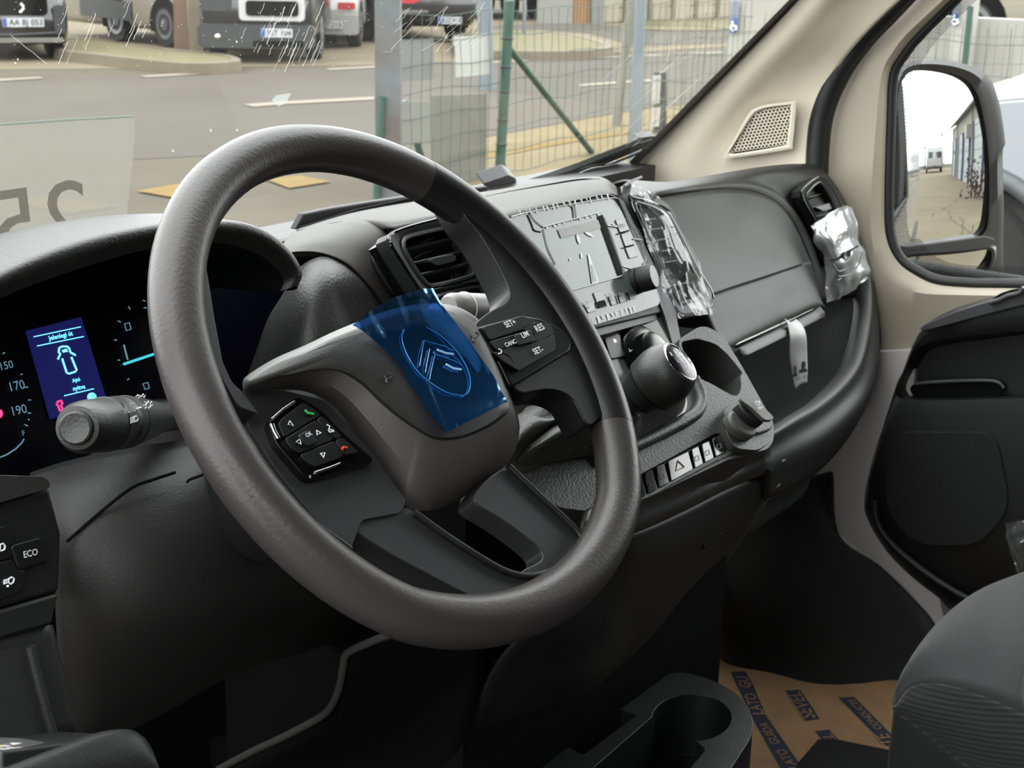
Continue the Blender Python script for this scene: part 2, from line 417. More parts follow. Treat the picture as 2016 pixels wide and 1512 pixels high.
rings_ = [cr([PX(x, y, X) for x, y in L], 4) for L, X in ((inner, 1.44), (inner, 1.424), ([(0.5 * (a[0] + b[0]), 0.5 * (a[1] + b[1])) for a, b in zip(inner, lip)], 1.412), (lip, 1.404), ([(0.6 * a[0] + 0.4 * b[0], 0.6 * a[1] + 0.4 * b[1]) for a, b in zip(lip, crease)], 1.408), (crease, 1.412), (outer, 1.425))]
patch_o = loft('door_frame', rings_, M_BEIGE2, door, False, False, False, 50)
rubpts = [(x + (8 if i < 10 else 4), y - (0 if i < 9 else 8)) for i, (x, y) in enumerate(inner)]
tube('window_seal', cr([PX(x, y, 1.434) for x, y in rubpts], 4), 0.0085, M_RUB, door, 10)
pane = [PX(x + 2, y - 2, 1.444) for x, y in inner] + [V(1.444, -.6, .6), V(1.444, -.58, 1.2)]
mesh('pane', pane, [list(range(len(pane)))], M_SIDEGLASS, door, False)
din = [(x + (56 if i < 7 else 44 if i < 9 else 46 if i < 11 else 30), y - (4 if i < 10 else 44 if i < 12 else 42)) for i, (x, y) in enumerate(inner)]
ring_a = cr([PX(x + 6, y - 4, 1.439) for x, y in inner], 4); ring_b = cr([PX(x, y, 1.439) for x, y in din], 4)
loft('dot_print', [ring_a, ring_b], M_DOTS, door, False, False, False)

def resample(pts, N):
    P = [np.asarray(p, float) for p in pts] + [np.asarray(pts[0], float)]
    L = [0.0]
    for a, b in zip(P[:-1], P[1:]): L.append(L[-1] + np.linalg.norm(b - a))
    out = []; k = 0
    for i in range(N):
        s = L[-1] * i / N
        while L[k + 1] < s: k += 1
        t = (s - L[k]) / max(L[k + 1] - L[k], 1e-9); out.append(P[k] * (1 - t) + P[k + 1] * t)
    return out
# the black door card: a lip runs round it, a deep pocket is sunk into it
card = [(2150, 540), (2016, 566), (1960, 582), (1880, 607), (1826, 638), (1797, 680), (1762, 775), (1735, 850), (1712, 925), (1701, 985), (1706, 1025), (1745, 1092), (1805, 1152), (1880, 1205), (1990, 1270), (2150, 1330), (2200, 900)]
pocket = [(2150, 634), (2016, 651), (1938, 661), (1859, 671), (1820, 681), (1802, 694), (1780, 728), (1767, 752), (1763, 768), (1768, 781), (1783, 787), (1859, 788), (1938, 786), (2016, 784), (2100, 780), (2150, 778), (2150, 700)]
def ringc(L, X, sh=(0, 0)): return cr([PX(x + sh[0], y + sh[1], X) for x, y in L], 4, True)
mid = lambda A, B, t: [(a[0] * (1 - t) + b[0] * t, a[1] * (1 - t) + b[1] * t) for a, b in zip(A, B)]
loft('door_card', [ringc(card, 1.418), ringc(mid(card, pocket, .03), 1.385), ringc(mid(card, pocket, .12), 1.366), ringc(mid(card, pocket, .5), 1.358), ringc(mid(card, pocket, .92), 1.362), ringc(pocket, 1.366),
                   ringc(mid(pocket, [(1980, 720)] * 17, .06), 1.385), ringc(mid(pocket, [(1980, 720)] * 17, .12), 1.41)], M_DARK, door, False, True)
ledge = [(1806, 611 + 14), (1816, 637), (1812, 655), (1840, 652), (2016, 596), (2150, 560), (2150, 546), (2016, 574), (1960, 590), (1880, 615)]
prism('armrest_top', round_poly([PX(x, y, 1.35) for x, y in [(1818, 640), (1808, 628 + 22), (1830, 655 - 6), (1930, 622), (2150, 566), (2150, 546), (2016, 573), (1960, 589), (1882, 613)]], 0.006), (0.01, 0, 0), mat('door_top_plastic', (58, 59, 60), 0.45), door, 0.003)
prism('lock_slot', round_poly([PX(x, y, 1.348) for x, y in [(1948, 594), (1966, 579), (1990, 571), (2012, 568), (2006, 576), (1985, 580), (1968, 588)]], 0.004), (0.006, 0, 0), M_BLACK, door)
tube('lock_slot_lip', cr([PX(x, y, 1.345) for x, y in [(1948, 596), (1968, 590), (1985, 582), (2006, 577), (2016, 566)]], 4), 0.0035, mat('door_top_plastic', (58, 59, 60), 0.45), door, 8)
prism('grab_recess', round_poly([PX(x, y, 1.392) for x, y in [(1797, 754), (1960, 748), (1978, 760), (1976, 772), (1960, 781), (1800, 782), (1790, 768)]], 0.02), (0.012, 0, 0), M_BLACK, door)
tube('grab_recess_lip', cr([PX(x, y, 1.388) for x, y in [(1800, 755), (1860, 751), (1940, 749), (1966, 753), (1977, 764)]], 4), 0.003, mat('door_top_plastic', (58, 59, 60), 0.45), door, 8)
tube('pocket_edge', cr([PX(x, y, 1.35) for x, y in [(1722, 985), (1728, 1030), (1760, 1075), (1820, 1125), (1880, 1165), (1930, 1190)]], 5), 0.006, M_DARK, door, 10)
gp = [(1755, 850), (1960, 850), (1990, 1000), (1930, 1075), (1800, 1075), (1740, 1000)]
prism('door_speaker_grille', round_poly([PX(x, y, 1.354) for x, y in gp], 0.03), (0.008, 0, 0), mat('speaker_mesh', (15, 15, 16), 0.8, bump=(500, 0.9)), door, 0.002)

bevel(box('rear_card', (1.395, -.36, .29), (.06, .54, .54), M_DARK, door), .02, 3)
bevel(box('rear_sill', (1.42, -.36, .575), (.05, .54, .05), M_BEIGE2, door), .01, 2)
# --- grey painted kick panel between the dashboard end and the door card
kick = [(1722, 694), (1800, 690), (1800, 760), (1770, 860), (1730, 1000), (1780, 1110), (1850, 1180), (1870, 1270), (1838, 1240), (1792, 1172), (1722, 1102), (1645, 1045), (1600, 990), (1585, 935), (1560, 850), (1640, 760)]
tag(prism('wall_right', [PX(x, y, 1.40) for x, y in kick], (0.02, 0, 0), M_GREYP), kind='structure')
# --- black carpeted wheel arch of the passenger footwell
rowsC = [[PX(1440, 900, .95), PX(1500, 930, 1.2), PX(1590, 935, 1.36), PX(1640, 930, 1.395)],
         [PX(1420, 1010, .98), PX(1510, 1010, 1.2), PX(1600, 1000, 1.33), PX(1652, 1052, 1.395)],
         [PX(1400, 1100, 1.0), PX(1500, 1110, 1.16), PX(1620, 1090, 1.27), PX(1730, 1112, 1.395)],
         [PX(1380, 1180, 1.06), PX(1500, 1230, 1.15), PX(1650, 1190, 1.23), PX(1800, 1180, 1.39)],
         [PX(1368, 1245, 1.12), PX(1490, 1320, 1.14), PX(1670, 1300, 1.2), PX(1848, 1245, 1.385)],
         [PZ(1364, 1268, -.01), PZ(1488, 1354, -.01), PZ(1640, 1374, -.01), PZ(1880, 1374, -.01)]]
tag(patch('wall_footwell', rowsC, M_CARP, None, 5, 0.01), kind='structure')

# --- outer skin of the van beside the passenger door (it shows in the mirror)
sk = [V(1.50, 0.1, -0.35), V(1.52, 0.1, 0.0), V(1.53, 0.1, 0.45), V(1.50, 0.1, 0.62)]
rows_s = []
for yy, bulge in ((0.55, -0.02), (0.1, 0.0), (-0.6, 0.01), (-1.6, 0.01), (-3.0, 0.01), (-4.6, 0.0)):
    rows_s.append([V(1.46 + bulge, yy, -0.32), V(1.50 + bulge, yy, -0.1), V(1.515 + bulge, yy, 0.25), V(1.50 + bulge, yy, 0.50), V(1.487 + bulge, yy, 0.57)])
rows_t = []
for yy in (-1.0, -1.6, -3.0, -4.6):
    rows_t.append([V(1.487, yy, 0.57), V(1.46, yy, 0.9), V(1.41, yy, 1.4), V(1.36, yy, 1.75), V(1.2, yy, 1.9)])
skin = thing('wall_outer', None, None, (1.5, -1, -.3), kind='structure')
patch('door_skin', rows_s, M_PAINT, skin, 4, 0.0); patch('side_skin', rows_t, M_PAINT, skin, 4, 0.0)
hb = [PX(0, 0, 1.54)]
loft('door_handle', [[V(1.535 + 0.02 * math.cos(a) * k, yy, 0.34 + 0.025 * math.sin(a) * k) for a in np.linspace(0, 2 * math.pi, 13)[:-1]] for yy, k in ((-0.78, .4), (-0.8, 1), (-0.94, 1), (-0.96, .4))], M_RUB, skin)
tube('side_window_seal', [V(1.50, y_, 0.575) for y_ in (0.3, 0, -.4, -.95)] + [V(1.40, -1.0, 1.45)], 0.012, M_RUB, skin, 8)
box('rub_strip', (1.535, -1.9, -0.02), (0.03, 4.6, 0.12), M_RUB, skin, bev=0.01)

tag(box('wall_light_blocker', (-2.9, -6.6, 1.2), (.3, 10.6, 3.6), mat('blocker_dark', (58, 56, 54), .9)), kind='structure')  # added out of view to block sky light from the left rear
# --- driver's side: sill, rear pillar and the door standing open (the camera looks past them)
tag(box('wall_left', (-0.49, -0.95, 0.70), (0.06, 0.3, 1.4), M_HEAD), kind='structure')
tag(box('trim_7', (-0.47, -0.2, -0.02), (0.1, 1.4, 0.1), M_DARK), kind='structure')
hx = V(-0.50, 0.46, 0); dd = nrm((-0.75, -0.66, 0)); dn = np.cross(V(0, 0, 1), dd)
def OD(s, z, o=0.0): return hx + dd * s + V(0, 0, z) + dn * o
d2 = thing('door_2', None, None, OD(.5, -.3), kind='structure')
prism('door_card', [OD(0, -.3), OD(1.02, -.3), OD(1.02, .62), OD(0, .62)], dn * .09, M_DARK, d2, .01)
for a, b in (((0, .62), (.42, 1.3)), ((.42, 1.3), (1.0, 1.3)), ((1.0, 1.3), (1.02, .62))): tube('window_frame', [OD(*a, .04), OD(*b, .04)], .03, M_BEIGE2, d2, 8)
mesh('pane', [OD(0, .62, .045), OD(1.02, .62, .045), OD(1.0, 1.3, .045), OD(.42, 1.3, .045)], [[0, 1, 2, 3]], M_SIDEGLASS, d2, False)
pA_ = [V(-0.47, .56, .70), V(-0.45, .28, .98), V(-0.43, 0.0, 1.26), V(-0.42, -.12, 1.38)]
tag(tube('trim_8', pA_, .05, M_BEIGE, None, 10), kind='structure')
# driver's seat behind the camera's view
ds = thing('driver_seat', 'charcoal fabric driver seat beside the open door', 'seat', (-0.05, -0.7, 0))
M_DS = mat('seat_fabric', (43, 43, 44), .9, bump=(900, .9), sheen=.25)
bevel(box('cushion', (-0.06, -0.68, 0.38), (0.48, 0.58, 0.16), M_DS, ds), .05, 4); bevel(box('seat_base', (-0.06, -0.7, 0.15), (0.42, 0.5, 0.3), M_DARK, ds), .02, 2)
v_, f_ = box_geo((-0.06, -0.93, 0.76), (0.46, 0.12, 0.66), (V(1, 0, 0), nrm((0, 1, .18)), nrm((0, -.18, 1)))); bevel(mesh('backrest', v_, f_, M_DS, ds), .05, 4)

# ================================================================ passenger door mirror
d_in = ray(1828, 312); MN = nrm(V(0.03, -1, 0.0) - d_in); MP = PX(1860, 320, 1.62)
def MR(x, y, o=0.0): return PP(x, y, MP + MN * o, MN)
mir = thing('door_mirror', 'tall black passenger door mirror with two glasses outside the side window', 'mirror', MR(1860, 590))
m_out = [(1757, 250), (1763, 170), (1775, 137), (1796, 122), (1835, 118), (1882, 122), (1925, 135), (1950, 156), (1965, 192), (1974, 240), (1979, 282), (1974, 302), (1976, 400), (1975, 470), (1972, 570), (1935, 600), (1800, 600), (1765, 540), (1750, 450), (1750, 350)]
m_in = [(1764, 250), (1768, 190), (1778, 157), (1797, 140), (1835, 138), (1878, 146), (1908, 162), (1924, 186), (1935, 225), (1943, 275), (1946, 310), (1948, 360), (1947, 410), (1945, 440), (1938, 458), (1920, 467), (1860, 474), (1790, 483), (1764, 480), (1757, 400)]
l_in = [(1776, 512), (1800, 503), (1860, 499), (1920, 494), (1948, 492), (1953, 503), (1950, 520), (1940, 540), (1925, 556), (1890, 566), (1850, 566), (1815, 556), (1788, 538)]
ro = lambda L, o, s=1.0: cr([MR(1860 + (x - 1860) * s, 350 + (y - 350) * s, o) for x, y in L], 4, True)
loft('housing', [ro(m_out, -0.02, .97), ro(m_out, -0.002), ro([(0.6 * a[0] + .4 * b[0], .6 * a[1] + .4 * b[1]) for a, b in zip(m_out, m_in)], 0.006)[:], ro(m_in, 0.003), ro(m_in, -0.004)], mat('mirror_housing', (10, 10, 11), 0.4, bump=(500, .2)), mir, False, False)
loft('housing_back', [ro(m_out, -0.015), ro(m_out, -0.06, .93), ro(m_out, -0.12, .7), ro(m_out, -0.14, .3)], mat('mirror_housing', (24, 24, 25), 0.45), mir, False, True)
bar = [(1762, 482), (1790, 484), (1860, 475), (1940, 464), (1960, 470), (1960, 486), (1930, 492), (1860, 499), (1790, 505), (1766, 512)]
prism('divider_bar', round_poly([MR(x, y, 0.006) for x, y in bar], 0.004), -MN * 0.03, mat('mirror_housing', (24, 24, 25), 0.45), mir, 0.005)
low = [(1758, 500), (1772, 508), (1776, 512), (1788, 538), (1815, 556), (1850, 566), (1925, 556), (1940, 540), (1950, 520), (1953, 500), (1972, 480), (1972, 580), (1900, 610), (1790, 600)]
loft('lower_frame', [ro(l_in, 0.010), ro(l_in, 0.0135), ro([(1860 + (x - 1860) * 1.06, 528 + (y - 528) * 1.12) for x, y in l_in], 0.0145), ro([(1865 + (x - 1865) * 1.12, 528 + (y - 528) * 1.3) for x, y in l_in], 0.004)], mat('mirror_housing', (24, 24, 25), 0.45), mir, False, False)
M_MIRR = mat('mirror_silver', (192, 194, 194), 0.0, metal=1.0)
def mirror_glass(name, L, c, R, off, parent, tilt=(0, 0, 0)):
    cc = MR(*c, off); n = nrm(MN + np.asarray(tilt, float)); out_ = cr([MR(x, y, off) for x, y in L], 4, True); vs_ = [cc]; fs = []; N = len(out_); K = 16
    for k in range(1, K + 1):
        for p in out_:
            q = cc + (p - cc) * k / K; dd = np.linalg.norm(q - cc); q = q - n * (n @ (q - cc)) if tilt != (0, 0, 0) else q
            vs_.append(q - n * dd * dd / (2 * R))
    for i in range(N): fs.append([0, 1 + i, 1 + (i + 1) % N])
    for k in range(K - 1):
        for i in range(N): fs.append([1 + k * N + i, 1 + k * N + (i + 1) % N, 1 + (k + 1) * N + (i + 1) % N, 1 + (k + 1) * N + i])
    return mesh(name, vs_, fs, M_MIRR, parent, True, 180)
MIRROR_R = 1.7
mirror_glass('mirror_glass', m_in, (1850, 312), MIRROR_R, 0.0, mir)
mirror_glass('wide_angle_glass', l_in, (1865, 530), 0.7, 0.0115, mir, tuple(-0.22 * V(0, 0, 1) + 0.05 * V(1, 0, 0)))
# ================================================================ steering wheel
M_RIM = mat('rim_foam', (50, 46, 46), 0.4, spec=0.45, bump=(380, 0.22, 2))
M_RIMS = mat('rim_smooth', (20, 19, 20), 0.4, spec=0.35, bump=(700, 0.12))  # smooth grip plastic, coloured darker for the weaker light on the wheel's right
M_HUB = mat('airbag_cover', (72, 69, 66), 0.45, bump=(800, 0.25))
M_HUBF = mat('airbag_face', (30, 29, 28), 0.5, bump=(800, 0.25))
M_SPK = mat('spoke_plastic', (39, 39, 40), 0.42, bump=(800, 0.15))
M_BTN = mat('switch_black', (13, 13, 14), 0.4, spec=.3)
M_BTNM = mat('switch_matt', (19, 19, 20), 0.42, spec=.3)
AW = math.radians(40.0)
WC = V(0, 0, .78); WNn = V(0, -math.cos(AW), math.sin(AW)); WU = V(0, math.sin(AW), math.cos(AW)); WX = V(1, 0, 0)
def WH(x, y, w=0.0): return PP(x, y, WC + WNn * w, WNn)
def wl_(u, v, w=0.0): return WC + WX * u + WU * v + WNn * w
wheel = thing('steering_wheel', 'black flat-bottomed steering wheel with blue film on its hub', 'steering wheel', WC - WNn * 0.05)
# rim: an oval section swept round a circle with a slightly flattened bottom
NR, NSEC = 120, 16
def rim_c(t):
    r = 0.179
    u, v = r * math.cos(t), r * math.sin(t)
    if v < -0.135: v = -0.135 - (abs(v) - 0.135) * 0.80
    return u, v
def rim_pts(t0, t1, n, grow=1.0, taper=False):
    rings = []
    for i in range(n + 1):
        t = t0 + (t1 - t0) * i / n; u, v = rim_c(t); e = 1e-3
        u2, v2 = rim_c(t + e); T = nrm((u2 - u, v2 - v)); O = np.array([T[1], -T[0]])
        k = grow
        rings.append([wl_(u + O[0] * 0.0168 * k * math.cos(a), v + O[1] * 0.0168 * k * math.cos(a), 0.0158 * k * math.sin(a)) for a in np.linspace(0, 2 * math.pi, NSEC + 1)[:-1]])
    return rings
rr = rim_pts(0, 2 * math.pi, NR)
rv = [p for r in rr[:-1] for p in r]; rf = []
for i in range(NR):
    for j_ in range(NSEC): rf.append([i * NSEC + j_, i * NSEC + (j_ + 1) % NSEC, ((i + 1) % NR) * NSEC + (j_ + 1) % NSEC, ((i + 1) % NR) * NSEC + j_])
mesh('rim', rv, rf, M_RIM, wheel, True, 60)
def ang_of(x, y): p = WH(x, y, 0.012) - WC; return math.atan2(p @ WU, p[0])
loft('grip_section', rim_pts(ang_of(1192, 818), ang_of(852, 372), 30, 1.012), M_RIMS, wheel, True, True, True, 60)
# airbag cover: rings follow the outline and the crease of the cover
o1 = [(478, 752), (490, 737), (540, 706), (600, 680), (650, 656), (700, 635), (760, 612), (830, 598), (885, 600), (925, 616), (957, 645), (983, 690), (1002, 742), (1016, 800), (1023, 842), (1017, 878), (1000, 910), (960, 948), (905, 983), (860, 1003), (805, 1002), (780, 972), (742, 910), (700, 850), (660, 803), (622, 778), (580, 767), (540, 767), (505, 775), (482, 775)]
o2 = [(490, 752), (500, 744), (548, 714), (606, 689), (656, 665), (706, 645), (766, 622), (830, 609), (880, 611), (916, 627), (945, 656), (968, 698), (986, 745), (999, 785), (1003, 806), (990, 822), (965, 840), (925, 858), (893, 866), (862, 866), (838, 858), (812, 842), (778, 818), (745, 790), (712, 758), (672, 733), (628, 726), (580, 733), (535, 748), (498, 757)]
face = [(660, 690), (680, 676), (700, 665), (715, 655), (735, 647), (755, 640), (785, 630), (830, 619), (870, 622), (904, 638), (930, 665), (950, 702), (966, 745), (978, 778), (980, 798), (968, 812), (945, 828), (915, 842), (888, 848), (865, 848), (845, 840), (822, 826), (795, 805), (768, 780), (742, 755), (720, 738), (700, 725), (685, 715), (672, 706), (664, 698)]
rw = lambda L, w: cr([WH(x, y, w) for x, y in L], 3, True)
o0 = [(x * 0.93 + 800 * 0.07, y * 0.93 + 800 * 0.07) for x, y in o1]
loft('airbag_cover', [rw(o0, -0.05), rw(o1, -0.03), rw(o1, -0.018), rw([(a[0] * .55 + b[0] * .45, a[1] * .55 + b[1] * .45) for a, b in zip(o1, o2)], 0.002), rw(o2, 0.011)], M_HUB, wheel, True, False, True, 50)
loft('airbag_face', [rw(o2, 0.011), rw([(a[0] * .7 + b[0] * .3, a[1] * .7 + b[1] * .3) for a, b in zip(o2, face)], 0.0145), rw(face, 0.0155), rw([(850 + (x - 850) * .5, 730 + (y - 730) * .5) for x, y in face], 0.0165), rw([(850 + (x - 850) * .1, 730 + (y - 730) * .1) for x, y in face], 0.0168)], M_HUBF, wheel, False, True, True, 40)
# horn marks
HN = M_HORN = mat('embossed_mark', (34, 33, 33), 0.5)
for px, py in ((764, 742), (934, 662)):
    b_ = [(px - 8, py - 2), (px - 3, py + 4), (px + 4, py + 2), (px + 8, py - 3), (px + 2, py - 8), (px + 8, py - 3)]
    tube('horn_mark', cr([WH(x, y, 0.0172) for x, y in b_], 3), 0.0006, M_HORN, wheel, 6)
    tube('horn_mark', cr([WH(x, y, 0.0172) for x, y in [(px - 3, py + 4), (px - 4, py + 10), (px, py + 13)]], 3), 0.0006, M_HORN, wheel, 6)
prism('airbag_plate', round_poly([WH(x, y, -0.004) for x, y in [(936, 884), (974, 866), (978, 873), (940, 892)]], 0.002), WNn * 0.0008, mat('embossed_mark', (34, 33, 33), 0.5), wheel)

# spokes
def wprism(name, L, w0, depth, m, bev=0.004, r=0.006, par=wheel, seg=3):
    return prism(name, round_poly([WH(x, y, w0) for x, y in L], r), -WNn * depth, m, par, bev, seg)
wprism('spoke', [(402, 516), (420, 620), (437, 712), (455, 752), (480, 774), (560, 768), (640, 788), (740, 900), (800, 985), (790, 1010), (712, 1024), (690, 1085), (618, 1018), (548, 930), (495, 850), (445, 750), (405, 640), (388, 560)], -0.004, 0.02, M_SPK, 0.006, 0.004)
wprism('spoke', [(885, 372), (915, 425), (945, 458), (976, 510), (998, 552), (1006, 578), (996, 596), (965, 612), (930, 640), (990, 730), (1021, 776), (1077, 765), (1108, 771), (1129, 785), (1142, 812), (1160, 842), (1205, 800), (1195, 720), (1150, 640), (1100, 560), (1040, 480), (960, 405), (900, 368)], 0.007, 0.024, M_RIMS, 0.011, 0.008, wheel, 6)
wprism('lower_spoke', [(680, 1020), (700, 1005), (800, 995), (840, 1025), (900, 1070), (960, 1108), (1005, 1132), (1048, 1136), (1100, 1120), (1130, 1170), (1060, 1210), (985, 1205), (940, 1180), (880, 1150), (760, 1086), (692, 1040)], -0.006, 0.018, M_SPK, 0.006, 0.01)
wprism('lower_spoke', [(925, 985), (960, 940), (1002, 915), (1060, 975), (1138, 1048), (1150, 1085), (1120, 1130), (1050, 1150), (1020, 1125), (1062, 1108), (1072, 1094), (1060, 1076), (1000, 1030)], -0.006, 0.018, M_SPK, 0.006, 0.01)
tube('spoke_trim_seam', cr([WH(x, y, -0.004) for x, y in [(1002, 917), (1060, 973), (1138, 1047), (1141, 1075), (1120, 1105), (1085, 1124), (1045, 1134), (1005, 1128), (960, 1106), (880, 1055), (815, 1008)]], 5), 0.0022, M_DARK, wheel, 8)
wprism('spoke_hollow', [(650, 960), (700, 935), (760, 960), (800, 1000), (720, 1010), (690, 1040), (700, 1085), (640, 1030)], -0.016, 0.012, M_DARK, 0.004, 0.008)
prism('rim_insert', round_poly([WH(x, y, .008) for x, y in [(404, 516), (412, 560), (421, 620), (438, 712), (456, 752), (482, 778), (510, 815), (470, 800), (438, 745), (412, 690), (395, 620), (391, 565)]], .003), -WNn * .02, M_SPK, wheel, .0025)
# inner insert line along the left of the rim
tube('rim_seam', cr([WH(x, y, 0.004) for x, y in [(401, 520), (392, 575), (396, 650), (415, 735), (450, 805), (490, 870), (535, 940), (600, 1015), (690, 1083)]], 5), 0.0022, M_DARK, wheel, 8)
# horizontal switch clusters
def Z3(L, s=3.15, ox=480, oy=560): return [(ox + x / s, oy + y / s) for x, y in L]
def Z5(L, s=2.88, ox=660, oy=400): return [(ox + x / s, oy + y / s) for x, y in L]
PADW = 0.004
padl = wprism('switch_pad', Z3([(152, 850), (335, 690), (470, 770), (640, 940), (810, 1085), (790, 1110), (420, 1212), (375, 1190), (200, 985)]), PADW - 0.002, 0.012, M_GLOSS, 0.002, 0.004)
padr = wprism('switch_pad', Z5([(800, 700), (1060, 632), (1160, 648), (1300, 715), (1345, 780), (1338, 838), (1000, 1045), (930, 900)]), PADW + 0.006, 0.012, mat('pad_black', (9, 9, 10), .3, spec=.25), 0.002, 0.004)
def btn(L, par, w, m=M_BTN, nm='button'):
    return prism(nm, round_poly([WH(x, y, w) for x, y in L], 0.0022, 3), -WNn * 0.004, m, par, 0.0008, 2)
bl_ = {'up': Z3([(214, 862), (238, 828), (372, 728), (480, 806), (440, 832), (250, 948), (236, 912)]),
       'mid': Z3([(254, 956), (448, 838), (562, 960), (350, 1046), (310, 1030)]),
       'voice': Z3([(452, 836), (486, 812), (612, 945), (570, 960)]),
       'down': Z3([(348, 1056), (560, 968), (624, 1054), (600, 1072), (440, 1130), (398, 1108)]),
       'end': Z3([(566, 966), (616, 950), (716, 1040), (632, 1058)])}
for L in bl_.values(): btn(L, padl, PADW + 0.001)
btn(Z3([(334, 934), (398, 898), (466, 974), (404, 1006)]), padl, PADW + 0.003, M_BTNM)
br_ = [Z5([(838, 702), (1062, 640), (1140, 664), (1085, 706), (876, 776)]), Z5([(1045, 708), (1140, 668), (1225, 690), (1240, 742), (1140, 786), (1130, 740)]),
       Z5([(876, 784), (1020, 742), (1032, 800), (920, 838)]), Z5([(920, 842), (1030, 806), (1130, 790), (1245, 745), (1252, 830), (1040, 950), (985, 860)]), Z5([(890, 845), (918, 842), (980, 866), (1046, 952), (960, 900)])]
for L in br_: btn(L, padr, PADW + 0.0085)
btn(Z5([(1016, 742), (1110, 716), (1142, 782), (1046, 806)]), padr, PADW + 0.0105, M_BTNM)
PLW = (WC + WNn * (PADW + 0.0012), WNn); PRW = (WC + WNn * (PADW + 0.0087), WNn); PRW2 = (WC + WNn * (PADW + 0.0107), WNn)
for s_, a, b, pl in (('SET+', (966, 710), (1025, 688), PRW), ('RES', (1142, 735), (1186, 714), PRW), ('CANC', (966, 820), (1026, 795), PRW), ('SET-', (1128, 862), (1180, 842), PRW), ('LIM', (1060, 768), (1098, 754), PRW2)):
    ptext('lettering', s_, Z5([a])[0], Z5([b])[0], pl, M_WHITE, padr, bold=0.012)
ptext('lettering', 'OK', Z3([(388, 953)])[0], Z3([(422, 934)])[0], (WC + WNn * (PADW + 0.0032), WNn), M_WHITE, padl)
def mark(L, par, pl, r=0.0004, m=M_WHITE, nm='symbol', closed=False):
    n = nrm(pl[1]); P = [PP(x, y, pl[0], n) + n * 0.0005 for x, y in L]
    return tube(nm, P, r, m, par, 5, closed)
for L in ([(272, 870), (305, 878), (282, 848)], [(320, 978), (352, 992), (345, 962)], [(448, 908), (476, 922), (452, 936)], [(472, 1050), (500, 1045), (492, 1075)]):
    mark(Z3(L), padl, PLW, 0.0004, closed=True)
mark(Z3([(376, 780), (392, 798), (430, 806)]), padl, PLW, 0.0008, mat('green_print', (40, 170, 80), 0.6))
mark(Z3([(606, 1026), (616, 1010), (636, 1014)]), padl, PLW, 0.0008, mat('red_print', (200, 60, 40), 0.6))
mark(Z3([(512, 872), (530, 880), (524, 900), (550, 906), (556, 916)]), padl, PLW, 0.0004)
mark(Z3([(520, 905), (530, 918), (548, 914)]), padl, PLW, 0.0004)
mark(Z5([(925, 828), (940, 836), (938, 852), (922, 856)]), padr, PRW, 0.0005)
# bright bars on the gloss bezel
tube('bezel_bar', [WH(x, y, PADW + 0.0005) for x, y in Z3([(170, 838), (240, 775), (312, 728)])], 0.0011, M_CHROME, padl, 8)
tube('bezel_bar', [WH(x, y, PADW + 0.0005) for x, y in Z3([(440, 1168), (520, 1142), (596, 1112)])], 0.001, M_CHROME, padl, 8)
tube('bezel_bar', [WH(x, y, PADW + 0.0005) for x, y in Z3([(172, 868), (186, 910), (212, 956)])], 0.0016, M_CHROME, padl, 8)

# blue protective film laid over the hub, with the embossed badge showing through
def film_mat():
    m = bpy.data.materials.new('blue_film'); m.use_nodes = True; nd = m.node_tree.nodes; lk = m.node_tree.links
    for n in list(nd): nd.remove(n)
    out = nd.new('ShaderNodeOutputMaterial'); t = nd.new('ShaderNodeBsdfTransparent'); g = nd.new('ShaderNodeBsdfGlossy'); d = nd.new('ShaderNodeBsdfDiffuse')
    lw = nd.new('ShaderNodeLayerWeight'); lw.inputs['Blend'].default_value = 0.35
    m1 = nd.new('ShaderNodeMixShader'); m2 = nd.new('ShaderNodeMixShader')
    t.inputs['Color'].default_value = (*lin((66, 122, 212)), 1); g.inputs['Color'].default_value = (*lin((120, 175, 225)), 1); g.inputs['Roughness'].default_value = 0.14
    d.inputs['Color'].default_value = (*lin((30, 92, 150)), 1)
    m1.inputs['Fac'].default_value = 0.42
    lk.new(t.outputs[0], m1.inputs[1]); lk.new(d.outputs[0], m1.inputs[2])
    mm = nd.new('ShaderNodeMath'); mm.operation = 'MULTIPLY_ADD'; mm.inputs[1].default_value = 0.7; mm.inputs[2].default_value = 0.04
    lk.new(lw.outputs['Fresnel'], mm.inputs[0]); lk.new(mm.outputs[0], m2.inputs['Fac'])
    lk.new(m1.outputs[0], m2.inputs[1]); lk.new(g.outputs[0], m2.inputs[2])
    tc = nd.new('ShaderNodeTexCoord'); no = nd.new('ShaderNodeTexNoise'); no.inputs['Scale'].default_value = 26; no.inputs['Detail'].default_value = 3
    bp = nd.new('ShaderNodeBump'); bp.inputs['Strength'].default_value = 0.5; bp.inputs['Distance'].default_value = 0.004
    lk.new(tc.outputs['Object'], no.inputs['Vector']); lk.new(no.outputs['Fac'], bp.inputs['Height']); lk.new(bp.outputs['Normal'], g.inputs['Normal'])
    lk.new(m2.outputs[0], out.inputs['Surface'])
    return m
M_FILM = film_mat()
film = thing('protective_film', 'crumpled clear blue protective film stuck over the steering wheel hub', 'plastic film', WH(850, 710, 0.018))
F0 = 0.018
